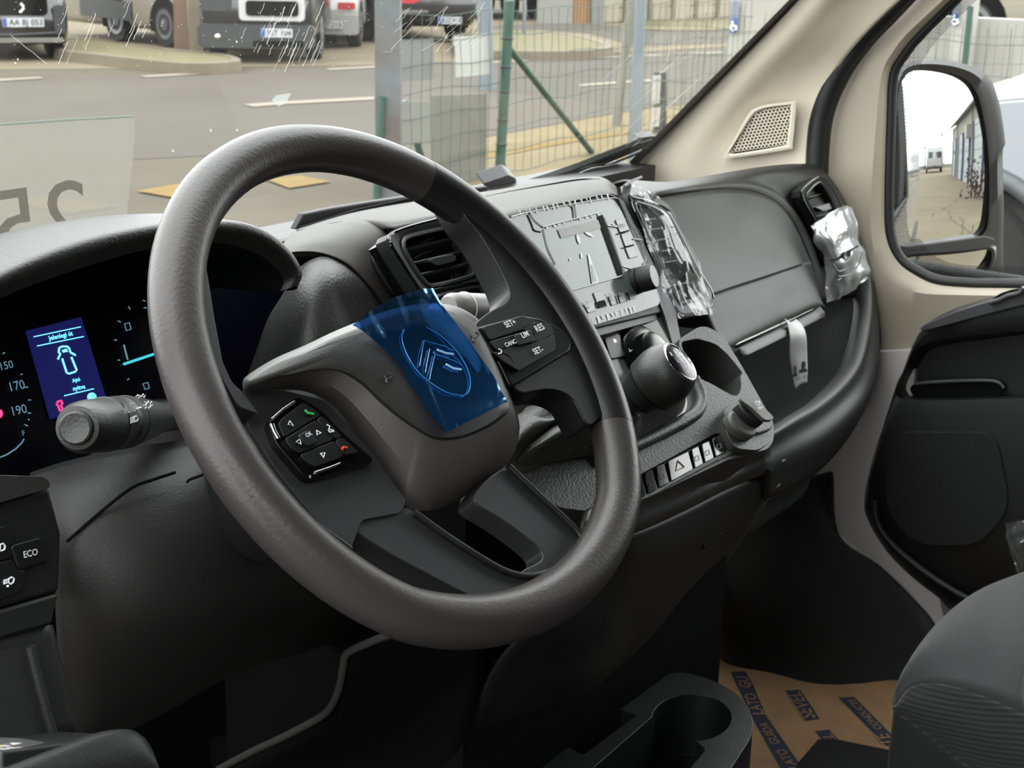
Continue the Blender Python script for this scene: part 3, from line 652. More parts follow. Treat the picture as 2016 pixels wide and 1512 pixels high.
fr_ = [[WH(694, 640, F0 + .004), WH(745, 602, F0 + .012), WH(800, 577, F0 + .018), WH(852, 567, F0 + .016)],
       [WH(738, 672, F0), WH(782, 640, F0 + .002), WH(838, 618, F0 + .006), WH(892, 625, F0 + .012)],
       [WH(782, 712, F0), WH(820, 690, F0 + .0), WH(880, 672, F0 + .0), WH(938, 690, F0 + .005)],
       [WH(815, 762, F0), WH(850, 742, F0), WH(915, 735, F0), WH(968, 738, F0 + .001)],
       [WH(845, 808, F0), WH(880, 790, F0), WH(935, 785, F0), WH(990, 772, F0 + .002)],
       [WH(878, 852, F0), WH(905, 838, F0 + .001), WH(950, 815, F0 + .002), WH(1000, 790, F0 + .004)]]
R1 = [cr(r, 12) for r in fr_]; cols = [cr([r[i] for r in R1], 8) for i in range(len(R1[0]))]
nc, nr_ = len(cols), len(cols[0]); fv = []
for r in range(nr_):
    for c in range(nc):
        amp = 0.0003 + 0.002 * max(0, (c / nc - 0.75)) + 0.003 * max(0, (0.2 - r / nr_))
        fv.append(cols[c][r] + WNn * amp * (math.sin(c * 0.45 + 1.3 * math.sin(r * 0.2)) + .5 * math.sin(c * 1.1 + r * .5)))
ff = [[r * nc + c, r * nc + c + 1, (r + 1) * nc + c + 1, (r + 1) * nc + c] for r in range(nr_ - 1) for c in range(nc - 1)]
mesh('film_sheet', fv, ff, M_FILM, film, True, 60)
M_EMB = mat('film_highlight', (40, 120, 185), 0.15)
ZB = lambda L: [(480 + x / 3.15, 560 + y / 3.15) for x, y in L]
oval = ZB([(985, 300), (1010, 265), (1060, 252), (1130, 265), (1210, 310), (1290, 380), (1360, 470), (1402, 570), (1400, 650), (1370, 685), (1320, 685), (1250, 665), (1160, 610), (1080, 540), (1020, 450), (985, 360)])
tube('embossed_oval', cr([WH(x, y, F0 + .0012) for x, y in oval], 4, True), 0.00035, M_EMB, film, 6, True)
for L in ([(1090, 505), (1118, 345), (1180, 365), (1250, 385), (1300, 410)], [(1150, 590), (1185, 435), (1240, 450), (1310, 475), (1355, 500)], [(1125, 545), (1152, 400)]):
    tube('embossed_chevron', [WH(x, y, F0 + .0012) for x, y in ZB(L)], 0.0003, M_EMB, film, 6)
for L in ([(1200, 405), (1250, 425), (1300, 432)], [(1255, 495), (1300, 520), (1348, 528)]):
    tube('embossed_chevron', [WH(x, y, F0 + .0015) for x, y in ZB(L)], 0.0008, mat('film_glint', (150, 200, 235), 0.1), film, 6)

# ================================================================ steering column: shroud, light stalk, wiper stalk
colm = thing('steering_column', 'black steering column shroud with a light stalk on its left', 'steering column', (0, 0.12, 0.62))
tube('column_core', [WC - WNn * 0.03, WC - WNn * 0.19], [0.048, 0.055], M_DARK, colm, 20)
# stalk: rounded barrel, tapering towards its tip
tip = PX(147, 843, -0.205); root = PX(392, 812, 0.02); ax = nrm(root - tip); L_ = np.linalg.norm(root - tip)
stk = lathe('light_stalk', tip, ax, [(0.00336, 0.00102), (0.00882, 0.00000), (0.00991, 0.00077), (0.01050, 0.00384), (0.01302, 0.00448), (0.01554, 0.01152), (0.01646, 0.02560), (0.01680, 0.05120), (0.01739, 0.05184), (0.01739, 0.05440), (0.01705, 0.05504), (0.01722, 0.07680), (0.01739, 0.07718), (0.01705, 0.07936), (0.01705, 0.09216), (0.01739, 0.09254), (0.01680, 0.09600), (0.01470, 0.12800), (0.01092, 0.16640), (0.0105, L_)], mat('stalk_plastic', (28, 28, 28), .42, bump=(500, .3)), colm, 40, 35)
sx_, sy_, _ = basis(ax)
toc = nrm((CAM - tip) - ax * ((CAM - tip) @ ax)); side = np.cross(ax, toc)     # towards the lens, across the barrel
def on_stalk(h, ang, r=0.01765): return tip + ax * h + r * (toc * math.cos(ang) + side * math.sin(ang))
SPL = (tip + ax * .075 + toc * .0178, toc)
ZS = lambda x, y: (x / 4.2, 560 + y / 4.2)
ptext('lettering', 'AUTO', ZS(1020, 1072), ZS(1116, 1048), SPL, M_WHITE, stk, bold=.015)
def smark(L, r=.0005, closed=False): return tube('symbol', [PP(*ZS(x, y), *SPL) for x, y in L], r, M_WHITE, stk, 5, closed)
smark([(1138, 1024), (1164, 1018)], .0008)
smark([(1226 + 20 * math.cos(t), 998 + 22 * math.sin(t)) for t in np.linspace(0, 2 * math.pi, 13)[:-1]], .0004, True)
for t in np.linspace(0, 2 * math.pi, 9)[:-1]: smark([(1226 + q * math.cos(t), 998 + q * math.sin(t)) for q in (28, 38)], .0004)
smark([(1108, 1092), (1128, 1090), (1140, 1106), (1134, 1126), (1112, 1136)], .0005, True)
for q in (0, 13, 26, 39): smark([(1080, 1106 + q), (1102, 1098 + q)], .0004)
smark([(1122, 928), (1140, 912), (1140, 922), (1158, 918), (1160, 932), (1144, 936), (1146, 946)], .0003, True); smark([(1202, 916), (1184, 906), (1184, 914), (1168, 918), (1172, 930), (1186, 926), (1190, 938)], .0003, True)
# round socket in the shroud from which the stalk comes
sk_c = PX(318, 925, -0.02)
lathe('stalk_socket', sk_c, ax * 0.7 - WNn * 0.4, [(0.052, -0.01), (0.054, -0.006), (0.05, 0.0), (0.047, 0.004), (0.044, 0.03)], M_DASH, colm, 32)
wst = thing('wiper_stalk', 'grey wiper stalk tip behind the right of the hub', 'stalk', PX(905, 615, 0.15))
wa = PX(880, 607, 0.13); wb = PX(985, 610, 0.2)
lathe('stalk_barrel', wa, wb - wa, [(0.002, 0), (0.009, 0.001), (0.012, 0.006), (0.0125, 0.02), (0.0125, 0.045), (0.011, 0.07)], mat('stalk_grey', (120, 118, 116), 0.45), wst, 24)
tube('stalk_ring', [wa + (wb - wa) * 0.3 + 0.0128 * (basis(wb - wa)[0] * math.cos(t) + basis(wb - wa)[1] * math.sin(t)) for t in np.linspace(0, 2 * math.pi, 21)[:-1]], 0.0006, M_WHITE, wst, 5, True)
# ================================================================ dashboard
def cut(o, cutters):
    """saw openings into a mesh, then drop the saw blades"""
    for c in cutters:
        b = o.modifiers.new('cut', 'BOOLEAN'); b.operation = 'DIFFERENCE'; b.object = c; b.solver = 'EXACT'
    bpy.context.view_layer.update()
    dg = bpy.context.evaluated_depsgraph_get(); dg.update()
    me = bpy.data.meshes.new_from_object(o.evaluated_get(dg))
    o.modifiers.clear(); old = o.data; o.data = me; bpy.data.meshes.remove(old)
    me.polygons.foreach_set('use_smooth', [True] * len(me.polygons)); me.set_sharp_from_angle(angle=math.radians(30))
    for c in cutters: bpy.data.objects.remove(c)
    return o
dash = thing('dashboard', 'dark grey moulded dashboard across the whole cab', 'dashboard', (0.465, 0.3, 0.45))
def pxr(L): return [PX(x, y, X) for x, y, X in L]
def pyr(L): return [PY(x, y, Y) for x, y, Y in L]

# --- instrument hood
sil = [(-140, 600), (0, 519), (150, 464), (300, 436), (430, 431), (500, 449), (550, 488), (578, 538), (568, 572)]
low_ = [(-140, 672), (0, 588), (150, 531), (300, 489), (420, 478), (490, 492), (535, 520), (558, 550), (552, 574)]
S_r = [PY(x, y, .240) for x, y in sil]; L_r = [PY(x, y, .228) for x, y in low_]
S_r = [S_r[0] + V(-.042, .05, -.10), S_r[0] + V(-.035, .02, -.045)] + S_r; L_r = [L_r[0] + V(-.030, .05, -.075), L_r[0] + V(-.024, .02, -.035)] + L_r
Bk = [p + V(0, .19, -.055 - (.0 if i < 8 else .02)) for i, p in enumerate(S_r)]
Bk2 = [p + V(0, .08, .0 - .008) for p in S_r]
Md = [(a * .5 + b * .5) + V(0, -.012, .006) for a, b in zip(S_r, L_r)]
Un = [p + V(0, .03, -.004) for p in L_r]; Un2 = [p + V(-.004 if i > 8 else 0, .125, -.012) for i, p in enumerate(L_r)]
patch('instrument_hood', [Bk, Bk2, S_r, Md, L_r], mat('hood_leather', (22, 21, 21), .46, bump=(420, .55)), dash, 6, 0.0)  # darker copy of the grained plastic, toned for the shade on its face
patch('hood_underside', [L_r, Un, Un2], M_BLACK, dash, 4, 0.0)
# --- instrument cluster
CL = (V(0, .345, .70), nrm((0, -.93, .36)))
def CP(x, y, o=0.0): return PP(x, y, CL[0] + nrm(CL[1]) * o, CL[1])
clus = prism('instrument_cluster', [CP(x, y) for x, y in [(-120, 640), (0, 560), (200, 470), (420, 440), (540, 500), (590, 560), (560, 700), (520, 800), (400, 960), (200, 960), (-120, 960)]], -nrm(CL[1]) * 0.01, mat('cluster_glass', (7, 7, 16), 0.25, spec=0.3), dash)
M_SCR = mat('display_glow', (8, 10, 26), 0.3, emit=((26, 30, 92), 0.3))
poly2('display', [CP(x, y, .0015) for x, y in [(50, 652), (160, 624), (212, 792), (98, 826)]], M_SCR, clus)
M_CY = mat('display_cyan', (20, 60, 90), 0.4, emit=((90, 200, 255), 1.3))
M_CYD = mat('display_teal', (10, 40, 50), 0.4, emit=((60, 170, 185), 0.6))
M_RED = mat('display_red', (60, 10, 20), 0.4, emit=((255, 40, 90), 1.4))
M_GAU = mat('gauge_print', (30, 50, 60), 0.5, emit=((90, 125, 140), 0.45))
ZC = lambda x, y: (x / 4.2, 560 + y / 4.2)
def cmark(L, r=0.0006, m=M_CY, closed=False, nm='symbol'):
    return tube(nm, [CP(*ZC(x, y), .002) for x, y in L], r, m, clus, 5, closed)
cmark([(280, 432), (668, 350)], .0004); cmark([(308, 508), (692, 430)], .0004); cmark([(532, 920), (776, 862)], .0004)
for s_, a, b, mm in (('Jelenlegi út', (392, 468), (592, 424), M_CY), ('Ajtó', (588, 816), (652, 800), M_CY), ('nyitva', (594, 884), (694, 862), M_CY)):
    ptext('lettering', s_, ZC(*a), ZC(*b), CL, mm, clus, lift=.002, bold=0.01)
cmark([(486, 560), (490, 525), (515, 512), (555, 512), (572, 528), (582, 562)], .0008)
cmark([(480, 618), (500, 575), (486, 560)], .0008); cmark([(625, 585), (584, 562)], .0008)
cmark([(514, 612), (552, 730), (570, 738), (622, 722), (634, 706), (590, 600)], .0008)
poly2('symbol', [CP(*ZC(x, y), .002) for x, y in [(510, 542), (552, 530), (562, 556), (520, 564)]], M_CY, clus)
cmark([(470, 1000), (478, 968), (505, 960), (518, 985), (505, 995), (520, 1035), (496, 1045), (480, 1000)], .0008, M_RED)
poly2('symbol', [CP(*ZC(760 + 38 * math.cos(t), 930 + 36 * math.sin(t)), .002) for t in np.linspace(0, 2 * math.pi, 25)[:-1]], M_CY, clus)
ptext('lettering', '30', ZC(742, 945), ZC(776, 938), CL, M_SCR, clus, lift=.003)
for s_, a, b in (('150', (0, 712), (100, 692)), ('170', (80, 888), (198, 862)), ('190', (98, 1088), (214, 1062)), ('F', (176, 1256), (196, 1252)), ('1', (1035, 630), (1050, 627))):
    ptext('lettering', s_, ZC(*a), ZC(*b), CL, M_GAU, clus, lift=.002)
for L in ([(172, 745), (186, 740)], [(206, 850), (232, 848)], [(234, 955), (256, 955)], [(230, 1060), (256, 1066)], [(232, 1114), (244, 1120)], [(204, 1158), (230, 1170)], [(26, 574), (38, 562)], [(1062, 182), (1078, 206)], [(975, 300), (998, 312)], [(945, 458), (966, 462)], [(975, 625), (992, 625)], [(1052, 790), (1068, 780)], [(1182, 130), (1200, 138)], [(1190, 190), (1214, 196)]):
    cmark(L, .0005, M_GAU)
cmark([(198, 1278), (180, 1310), (130, 1360), (55, 1408), (0, 1430)], .0006, M_GAU)
cmark([(1024, 658), (1270, 576)], .0012, M_CYD, nm='pointer')
cmark([(1030, 325), (1070, 316), (1084, 370), (1044, 382)], .0005, M_GAU, True); cmark([(1182, 822), (1222, 810), (1236, 858), (1200, 868)], .0005, M_GAU, True)
cmark([(0, 1040), (14, 1066), (0, 1096)], .0012, M_RED)

# --- driver's side end of the dashboard, left of the instruments
patch('dash_end_top', [[V(x, .58, .735) for x in (-.46, -.32, -.18, -.04, .1)], [V(x, .46, .772) for x in (-.46, -.32, -.18, -.04, .1)], [V(-.46, .34, .80), V(-.34, .33, .80), V(-.27, .33, .79), V(-.16, .40, .78), V(.08, .42, .77)]], M_DASHL, dash, 4, .004)
patch('dash_end_face', [[V(-.46, .34, .80), V(-.40, .335, .80), V(-.33, .33, .795), V(-.27, .33, .785)], [V(-.46, .27, .74), V(-.40, .26, .745), V(-.33, .27, .74), V(-.28, .30, .73)], [V(-.46, .24, .62), V(-.40, .22, .62), V(-.34, .22, .62), V(-.30, .25, .62)], [V(-.46, .24, .42), V(-.40, .22, .42), V(-.34, .22, .42), V(-.30, .25, .42)]], M_DASH, dash, 4, .004)
box('cowl_strip', (.42, .605, .70), (1.72, .09, .05), M_DARK, dash)
# --- the grained side of the binnacle and the lighter upper moulding round it
patch('binnacle_side', [pyr([(572, 548, .285), (556, 580, .30), (526, 630, .315), (503, 695, .315), (478, 765, .315), (455, 850, .31)]),
                        pyr([(600, 518, .272), (590, 566, .258), (577, 630, .252), (572, 695, .247), (576, 765, .24), (582, 850, .24)]),
                        pyr([(640, 505, .264), (642, 550, .24), (648, 615, .228), (662, 695, .218), (682, 765, .212), (695, 850, .21)]),
                        pyr([(680, 522, .255), (712, 552, .245), (748, 596, .236), (780, 650, .222), (806, 720, .21), (830, 850, .20)])], M_SOFT, dash, 6, 0.004)
seam_px = [(546, 503, .293), (600, 498, .277), (640, 503, .266), (682, 522, .256), (715, 553, .246), (750, 596, .236), (783, 650, .222), (830, 745, .206)]
patch('upper_moulding', [pyr(seam_px),
                         pyr([(556, 482, .33), (610, 472, .302), (665, 473, .282), (712, 492, .265), (752, 532, .252), (790, 590, .238), (822, 655, .222), (868, 745, .205)]),
                         pyr([(575, 458, .41), (640, 441, .37), (705, 432, .315), (757, 450, .268), (782, 500, .252), (820, 568, .237), (862, 645, .22), (905, 745, .203)])], M_DASHL, dash, 6, 0.004)
tube('moulding_seam', cr([p + V(-.001, -.001, .001) for p in pyr(seam_px)], 5), 0.0011, M_BLACK, dash, 6)
patch('dash_top', [[PZ(583, 452, .742), PZ(690, 419, .742), PZ(800, 399, .742), PZ(920, 382, .742), PZ(1030, 366, .742)],
                   pyr([(610, 450, .46), (700, 424, .45), (805, 405, .43), (920, 390, .42), (1010, 378, .40)]),
                   pyr([(640, 441, .37), (735, 421, .35), (820, 410, .33), (910, 402, .32), (990, 396, .30)]),
                   pyr([(705, 434, .315), (770, 432, .262), (830, 424, .245), (900, 414, .235), (985, 404, .225)]),
                   pyr([(752, 452, .268), (785, 446, .235), (840, 436, .226), (905, 426, .222), (985, 414, .215)])], M_DASHL, dash, 5, 0.004)
prism('defrost_panel', [PY(x, y, .575) for x, y in [(582, 452), (598, 421), (650, 410), (730, 397), (820, 384), (960, 366), (960, 400), (760, 440)]], (0, .01, 0), M_DASH, dash, 0.002)
tube('defrost_slot', [PY(x, y, .56) for x, y in [(590, 450), (700, 415), (800, 393), (940, 374)]], 0.002, M_BLACK, dash, 6)

prism('moulding_filler', [PY(x, y, .37) for x, y in [(470, 520), (545, 478), (600, 466), (680, 470), (760, 560), (780, 760), (470, 760)]], (0, .01, 0), M_DASHL, dash)
# --- air vents
def vent(pl, frame, hole, slats, tab=None, label=None, nsl=4, deep=0.04):
    n = nrm(pl[1]); n = n if n @ (CAM - pl[0]) > 0 else -n
    Q = lambda x, y, o=0.0: PP(x, y, pl[0] + n * o, n)
    fr, ho = cr([Q(x, y) for x, y in frame], 5, True), cr([Q(x, y) for x, y in hole], 5, True)
    sh = lambda R_, o: [p + n * o for p in R_]
    N_ = max(len(fr), len(ho)); fr, ho = resample(fr, N_), resample(ho, N_)
    vt = loft('air_vent', [sh(fr, -0.012), sh(fr, 0.001), [a * .8 + b * .2 + n * .004 for a, b in zip(fr, ho)], [a * .25 + b * .75 + n * .002 for a, b in zip(fr, ho)], ho, sh(ho, -deep)], M_DARK if label is None else M_DASH, dash, True, True, True, 40)
    tube('vent_rim', [p + n * .002 for p in ho], .0022, mat('vent_rim', (44, 44, 44), .35), vt, 6, True)
    tube('gloss_line', [(a * .93 + b * .07) + n * .003 for a, b in zip(fr, ho)], .0016, M_GLOSS, vt, 6, True)
    for a, b in slats:
        dk = min(.024, deep * .6); A, B = Q(*a, -0.006), Q(*b, -0.006); w = nrm(np.cross(n, B - A))
        v, f = box_geo((A + B) / 2 - n * dk * .35, (np.linalg.norm(B - A), 0.0028, dk), (nrm(B - A), w, n * 0.9 + w * 0.43))
        bevel(mesh('slat', v, f, mat('vent_slat', (40, 40, 41), 0.35), vt), 0.0015, 2)
    if tab:
        bevel(prism('tab', round_poly([Q(x, y, 0.0) for x, y in tab], 0.004), -n * 0.016, mat('vent_slat', (40, 40, 41), 0.35), vt), 0.002, 2)
    prism('duct_back', [p - n * (deep - 0.002) for p in ho], -n * 0.002, M_BLACK, vt)
    return vt
VLp = PX(765, 455, .22); VLn = np.cross(PX(920, 420, .33) - VLp, PX(985, 600, .33) - VLp); VLn = VLn if VLn @ (CAM - VLp) > 0 else -VLn; VLp = VLp - nrm(VLn) * .012
VL = (VLp, VLn)
Z5_ = lambda x, y: (660 + x / 2.88, 400 + y / 2.88)
def LZ5(L): return [Z5_(x, y) for x, y in L]
vent(VL, LZ5([(282, 212), (332, 162), (540, 100), (700, 75), (830, 330), (860, 420), (840, 445), (500, 520), (460, 500), (350, 330)]),
     LZ5([(375, 225), (420, 190), (600, 150), (690, 140), (770, 320), (780, 395), (740, 425), (560, 470), (500, 450), (410, 320)]),
     [(Z5_(405, 295), Z5_(690, 225)), (Z5_(440, 375), Z5_(750, 300)), (Z5_(480, 440), Z5_(770, 370))], LZ5([(520, 325), (570, 305), (675, 288), (690, 310), (680, 330), (580, 355)]))
vent(VL, LZ5([(500, 540), (540, 500), (790, 455), (850, 480), (900, 590), (890, 640), (640, 700), (580, 690)]),
     LZ5([(560, 545), (600, 520), (780, 478), (830, 500), (870, 580), (855, 600), (660, 640), (620, 630)]),
     [(Z5_(620, 600), Z5_(850, 560))])
# filler behind the vents
prism('centre_carrier', [PP(x, y, VLp, VLn) - nrm(VLn) * (0.012 if VLn @ (CAM - VLp) > 0 else -0.012) for x, y in [(775, 470), (790, 452), (1030, 400), (1120, 640), (1000, 700), (900, 680)]], nrm(VLn) * (-0.02 if VLn @ (CAM - VLp) > 0 else 0.02), M_GLOSS, dash)

# --- radio pod
ra, rb_, rc = PX(1010, 425, .35), PX(1215, 388, .58), PX(1300, 600, .585)
RN = nrm(np.cross(rb_ - ra, rc - ra)); RN = RN if RN @ (CAM - ra) > 0 else -RN
RD = (ra, RN)
def RQ(x, y, o=0.0): return PP(x, y, ra + RN * o, RN)
Z6 = lambda x, y: (980 + x / 4.582, 370 + y / 4.582)
def L6(L): return [Z6(x, y) for x, y in L]
podp = [(985, 430), (1000, 421), (1190, 383), (1213, 384), (1228, 402), (1316, 596), (1314, 610), (1300, 616), (1160, 650), (1120, 645)]
radio = prism('radio', round_poly([RQ(x, y) for x, y in podp], 0.008), -RN * 0.06, M_DASH, dash, 0.004)
patch('pod_top', [[PY(x, y, .33) for x, y in [(930, 384), (1000, 370), (1080, 357), (1140, 349), (1185, 349), (1212, 366)]],
                  [PY(x, y, .29) for x, y in [(930, 385), (1000, 371), (1080, 358), (1142, 350), (1188, 351), (1214, 370)]],
                  [PY(x, y, .24) for x, y in [(935, 400), (1005, 385), (1085, 371), (1146, 361), (1190, 360), (1216, 380)]],
                  [RQ(x, y, .002) for x, y in [(985, 426), (1040, 413), (1100, 400), (1150, 391), (1192, 383), (1218, 390)]],
                  [RQ(x, y, -.02) for x, y in [(985, 440), (1040, 425), (1100, 412), (1150, 402), (1192, 393), (1222, 400)]]], M_DASHL, dash, 5, 0.004)
tube('pod_groove', cr([PY(x, y, .262) for x, y in [(940, 392), (1005, 378), (1080, 364), (1140, 354), (1180, 354)]], 4), 0.0012, M_BLACK, dash, 6)
prism('screen', round_poly([RQ(x, y, .001) for x, y in L6([(400, 360), (930, 235), (1130, 780), (660, 900)])], 0.004), -RN * 0.002, M_GLOSS, radio)
# knob with a knurled skirt
kn_c = RQ(*Z6(1245, 840), .004); kn_t = Z6(1360, 790)
kn = lathe('volume_knob', kn_c, RN * .9 + V(.1, -.25, 0), [(.0135, -.004), (.0135, .004), (.0115, .0045), (.0115, .006), (.0132, .0065), (.0132, .019), (.0125, .021), (.0118, .0212), (.0117, .0205)], M_RUB, radio, 36)
lathe('knob_cap', kn_c + nrm(RN * .9 + V(.1, -.25, 0)) * .0200, RN * .9 + V(.1, -.25, 0), [(.0116, 0), (.0114, .0008), (.002, .0010)], mat('knob_cap_grey', (120, 124, 122), 0.4), kn, 28)
# --- climate panel below the radio
CN = nrm((0, -.80, .60)); CQ0 = PX(1305, 625, .585)
def CQ(x, y, o=0.0): return PP(x, y, CQ0 + CN * o, CN)
M_FPANEL = mat('filmed_panel', (84, 89, 86), 0.14, spec=0.25, bump=(60, .12))
clim = prism('climate_panel', round_poly([CQ(x, y) for x, y in [(1130, 690), (1170, 668), (1303, 622), (1312, 632), (1335, 700), (1330, 760), (1230, 830), (1180, 830)]], 0.006), -CN * 0.03, M_FPANEL, dash, 0.002)
prism('rocker_switch', round_poly([CQ(x, y, .003) for x, y in L6([(965, 1355), (1095, 1310), (1150, 1490), (1140, 1512), (1040, 1540), (1020, 1530)])], .004), -CN * .006, mat('grey_switch', (70, 70, 72), .35), clim, .0015)
lathe('indicator_lamp', CQ(*Z6(1055, 1380), .003), CN, [(.0018, 0), (.0018, .0006), (.0004, .001)], mat('led_white', (150, 150, 255), .3, emit=((190, 190, 255), 1.5)), clim, 12)
dc = CQ(1272, 705, .001)
dial = lathe('climate_dial', dc, CN, [(.036, -.004), (.036, .004), (.033, .006), (.024, .007), (.022, .016), (.018, .018), (.004, .018)], mat('dial_black', (12, 12, 13), .22), clim, 40)
for L in ([(1262, 1340), (1272, 1375), (1285, 1335)], [(1185, 1450), (1192, 1478), (1210, 1462)]):
    tube('symbol', [CQ(*Z6(x, y), .0085) for x, y in L], .0005, M_WHITE, dial, 5)
# strip between radio and climate panel, and the upright on their right
prism('trim_strip', round_poly([RQ(x, y, -.004) for x, y in [(1150, 652), (1316, 612), (1322, 622), (1170, 664), (1140, 700), (1120, 700)]], .003), -RN * .04, M_DARK, dash, .002)
prism('side_strip', round_poly([RQ(x, y, .002) for x, y in [(1216, 388), (1228, 395), (1330, 610), (1345, 690), (1330, 700), (1308, 620)]], .003), -RN * .05, M_DARK, dash, .003)

# --- right centre vent
vr0, vr1, vr2 = PX(1232, 398, .612), PX(1330, 400, .735), PX(1400, 610, .725)
VRn = np.cross(vr1 - vr0, vr2 - vr0); VR = (vr0, VRn)
vrt = vent(VR, L6([(1160, 110), (1200, 95), (1330, 120), (1480, 200), (1560, 300), (1800, 760), (1920, 960), (1900, 1100), (1650, 1170), (1590, 1120), (1440, 760)]),
     L6([(1220, 160), (1290, 150), (1420, 200), (1520, 300), (1720, 700), (1810, 880), (1800, 990), (1640, 1040), (1600, 1000), (1470, 740), (1350, 440)]),
     [(Z6(1270, 240), Z6(1420, 235)), (Z6(1320, 330), Z6(1480, 315)), (Z6(1390, 420), Z6(1540, 395)), (Z6(1430, 520), Z6(1600, 480)), (Z6(1470, 620), Z6(1650, 580)), (Z6(1510, 720), Z6(1700, 680)), (Z6(1560, 820), Z6(1740, 780)), (Z6(1600, 920), Z6(1790, 880))])

# --- passenger side: rolled top, ridge, lids
backP = pxr([(1225, 354, .95), (1316, 360, 1.10), (1420, 342, 1.22), (1490, 330, 1.29), (1559, 323, 1.345), (1604, 326, 1.375), (1640, 356, 1.39), (1672, 415, 1.395), (1705, 510, 1.395), (1722, 590, 1.392)])
ridge = pxr([(1240, 383, .68), (1320, 370, .84), (1395, 358, .98), (1440, 352, 1.06), (1480, 353, 1.12), (1525, 368, 1.19), (1560, 397, 1.235), (1590, 440, 1.27), (1616, 505, 1.3), (1634, 592, 1.31)])
innr = pxr([(1245, 396, .69), (1320, 384, .83), (1395, 374, .96), (1440, 372, 1.04), (1480, 376, 1.1), (1520, 392, 1.16), (1548, 418, 1.2), (1572, 458, 1.23), (1598, 520, 1.25), (1612, 600, 1.26)])
midr = [a * .5 + b * .5 + V(-.004, -.01, .006) for a, b in zip(backP, ridge)]
behind = [p + V(0.01, .05, -.02) for p in backP]
patch('passenger_top', [behind, backP, midr, ridge, [a * .5 + b * .5 + V(-.002, -.004, .0) for a, b in zip(ridge, innr)], innr], M_DASH, dash, 5, 0.004)
lid = [pxr([(1245, 396, .69), (1320, 384, .83), (1395, 374, .96), (1440, 372, 1.04), (1480, 376, 1.1), (1520, 392, 1.16), (1548, 418, 1.2), (1572, 458, 1.23), (1598, 520, 1.25)]),
       pxr([(1290, 445, .70), (1345, 436, .82), (1405, 428, .93), (1445, 424, 1.0), (1485, 425, 1.06), (1525, 433, 1.13), (1555, 455, 1.18), (1580, 490, 1.22), (1606, 550, 1.25)]),
       pxr([(1335, 520, .71), (1385, 508, .81), (1435, 497, .91), (1472, 489, .98), (1508, 483, 1.05), (1540, 482, 1.11), (1570, 494, 1.17), (1592, 524, 1.215), (1611, 568, 1.25)]),
       pxr([(1378, 592, .72), (1420, 578, .81), (1466, 562, .90), (1500, 549, .97), (1532, 538, 1.03), (1562, 532, 1.09), (1588, 540, 1.15), (1606, 564, 1.2), (1616, 588, 1.25)]),
       pxr([(1404, 650, .725), (1442, 632, .81), (1484, 614, .89), (1518, 598, .96), (1550, 584, 1.03), (1580, 574, 1.09), (1602, 574, 1.145), (1614, 586, 1.2), (1620, 600, 1.25)]),
       pxr([(1424, 692, .735), (1460, 674, .82), (1500, 655, .90), (1532, 640, .97), (1562, 626, 1.03), (1590, 612, 1.09), (1608, 606, 1.14), (1618, 604, 1.19), (1624, 610, 1.25)])]
lid.append([p + V(0, .03, -.012) for p in lid[-1]])
gl = patch('glovebox_lid', lid, M_SOFT if False else mat('lid_plastic', (36, 35, 34), 0.5, spec=0.26, bump=(700, .25)), dash, 5, 0.004)
tube('lid_gap', cr(pxr([(1404, 579, .765), (1450, 563, .86), (1500, 547, .965), (1545, 532, 1.055), (1578, 521, 1.125)]), 4), 0.0014, M_BLACK, gl, 6)
tube('lid_gap', cr(pxr([(1388, 580, .73), (1396, 620, .735), (1404, 650, .74)]), 3), 0.0012, M_BLACK, gl, 6)
ptext('lettering', 'AIRBAG', (1578, 525), (1594, 520), (PX(1586, 522, 1.145), nrm((-.2, -.8, .55))), M_DARK, gl, lift=.003)
M_STRIP = mat('strip_edge', (120, 120, 118), .3)
tube('lid_edge_line', cr(pxr([(1442, 681, .785), (1500, 655, .90), (1560, 627, 1.03), (1600, 608, 1.12)]), 4), 0.0014, M_STRIP, dash, 6)
patch('shelf_header', [pxr([(1438, 690, .79), (1500, 662, .905), (1560, 633, 1.035), (1612, 606, 1.16)]), pxr([(1448, 702, .80), (1505, 675, .91), (1565, 645, 1.04), (1612, 622, 1.16)]), [p + V(0, .1, .0) for p in pxr([(1452, 706, .80), (1508, 679, .91), (1568, 648, 1.04), (1612, 626, 1.16)])]], M_DARK, dash, 4, .003)
tube('lid_edge_line', cr(pxr([(1452, 700, .805), (1505, 673, .91), (1565, 643, 1.04), (1592, 630, 1.1)]), 4), 0.0012, M_STRIP, dash, 6)
# shelf: back and floor coloured black for the shade of its depth
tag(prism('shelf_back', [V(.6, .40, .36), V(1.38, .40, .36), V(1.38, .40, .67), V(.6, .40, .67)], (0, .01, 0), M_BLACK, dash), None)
# rolled lip in front of the shelf, sweeping up to the door
l_in_ = pxr([(1490, 862, .60), (1545, 823, .72), (1594, 792, .87), (1640, 750, 1.02), (1672, 705, 1.14), (1690, 645, 1.25), (1697, 590, 1.33), (1694, 530, 1.37)])
l_o1 = pxr([(1500, 892, .60), (1556, 860, .70), (1612, 828, .85), (1665, 783, 1.01), (1698, 735, 1.14), (1714, 670, 1.27), (1718, 605, 1.35), (1710, 540, 1.38)])
l_o2 = pxr([(1510, 930, .61), (1572, 900, .72), (1640, 858, .89), (1695, 803, 1.06), (1721, 750, 1.2), (1731, 685, 1.32), (1729, 618, 1.385), (1722, 560, 1.395)])
l_o3 = pxr([(1505, 985, .66), (1560, 962, .80), (1615, 925, .98), (1665, 870, 1.15), (1705, 800, 1.28), (1728, 720, 1.37), (1730, 640, 1.40), (1724, 580, 1.405)])
l_mid = [a * .5 + b * .5 + V(0, -.006, .008) for a, b in zip(l_in_, l_o1)]
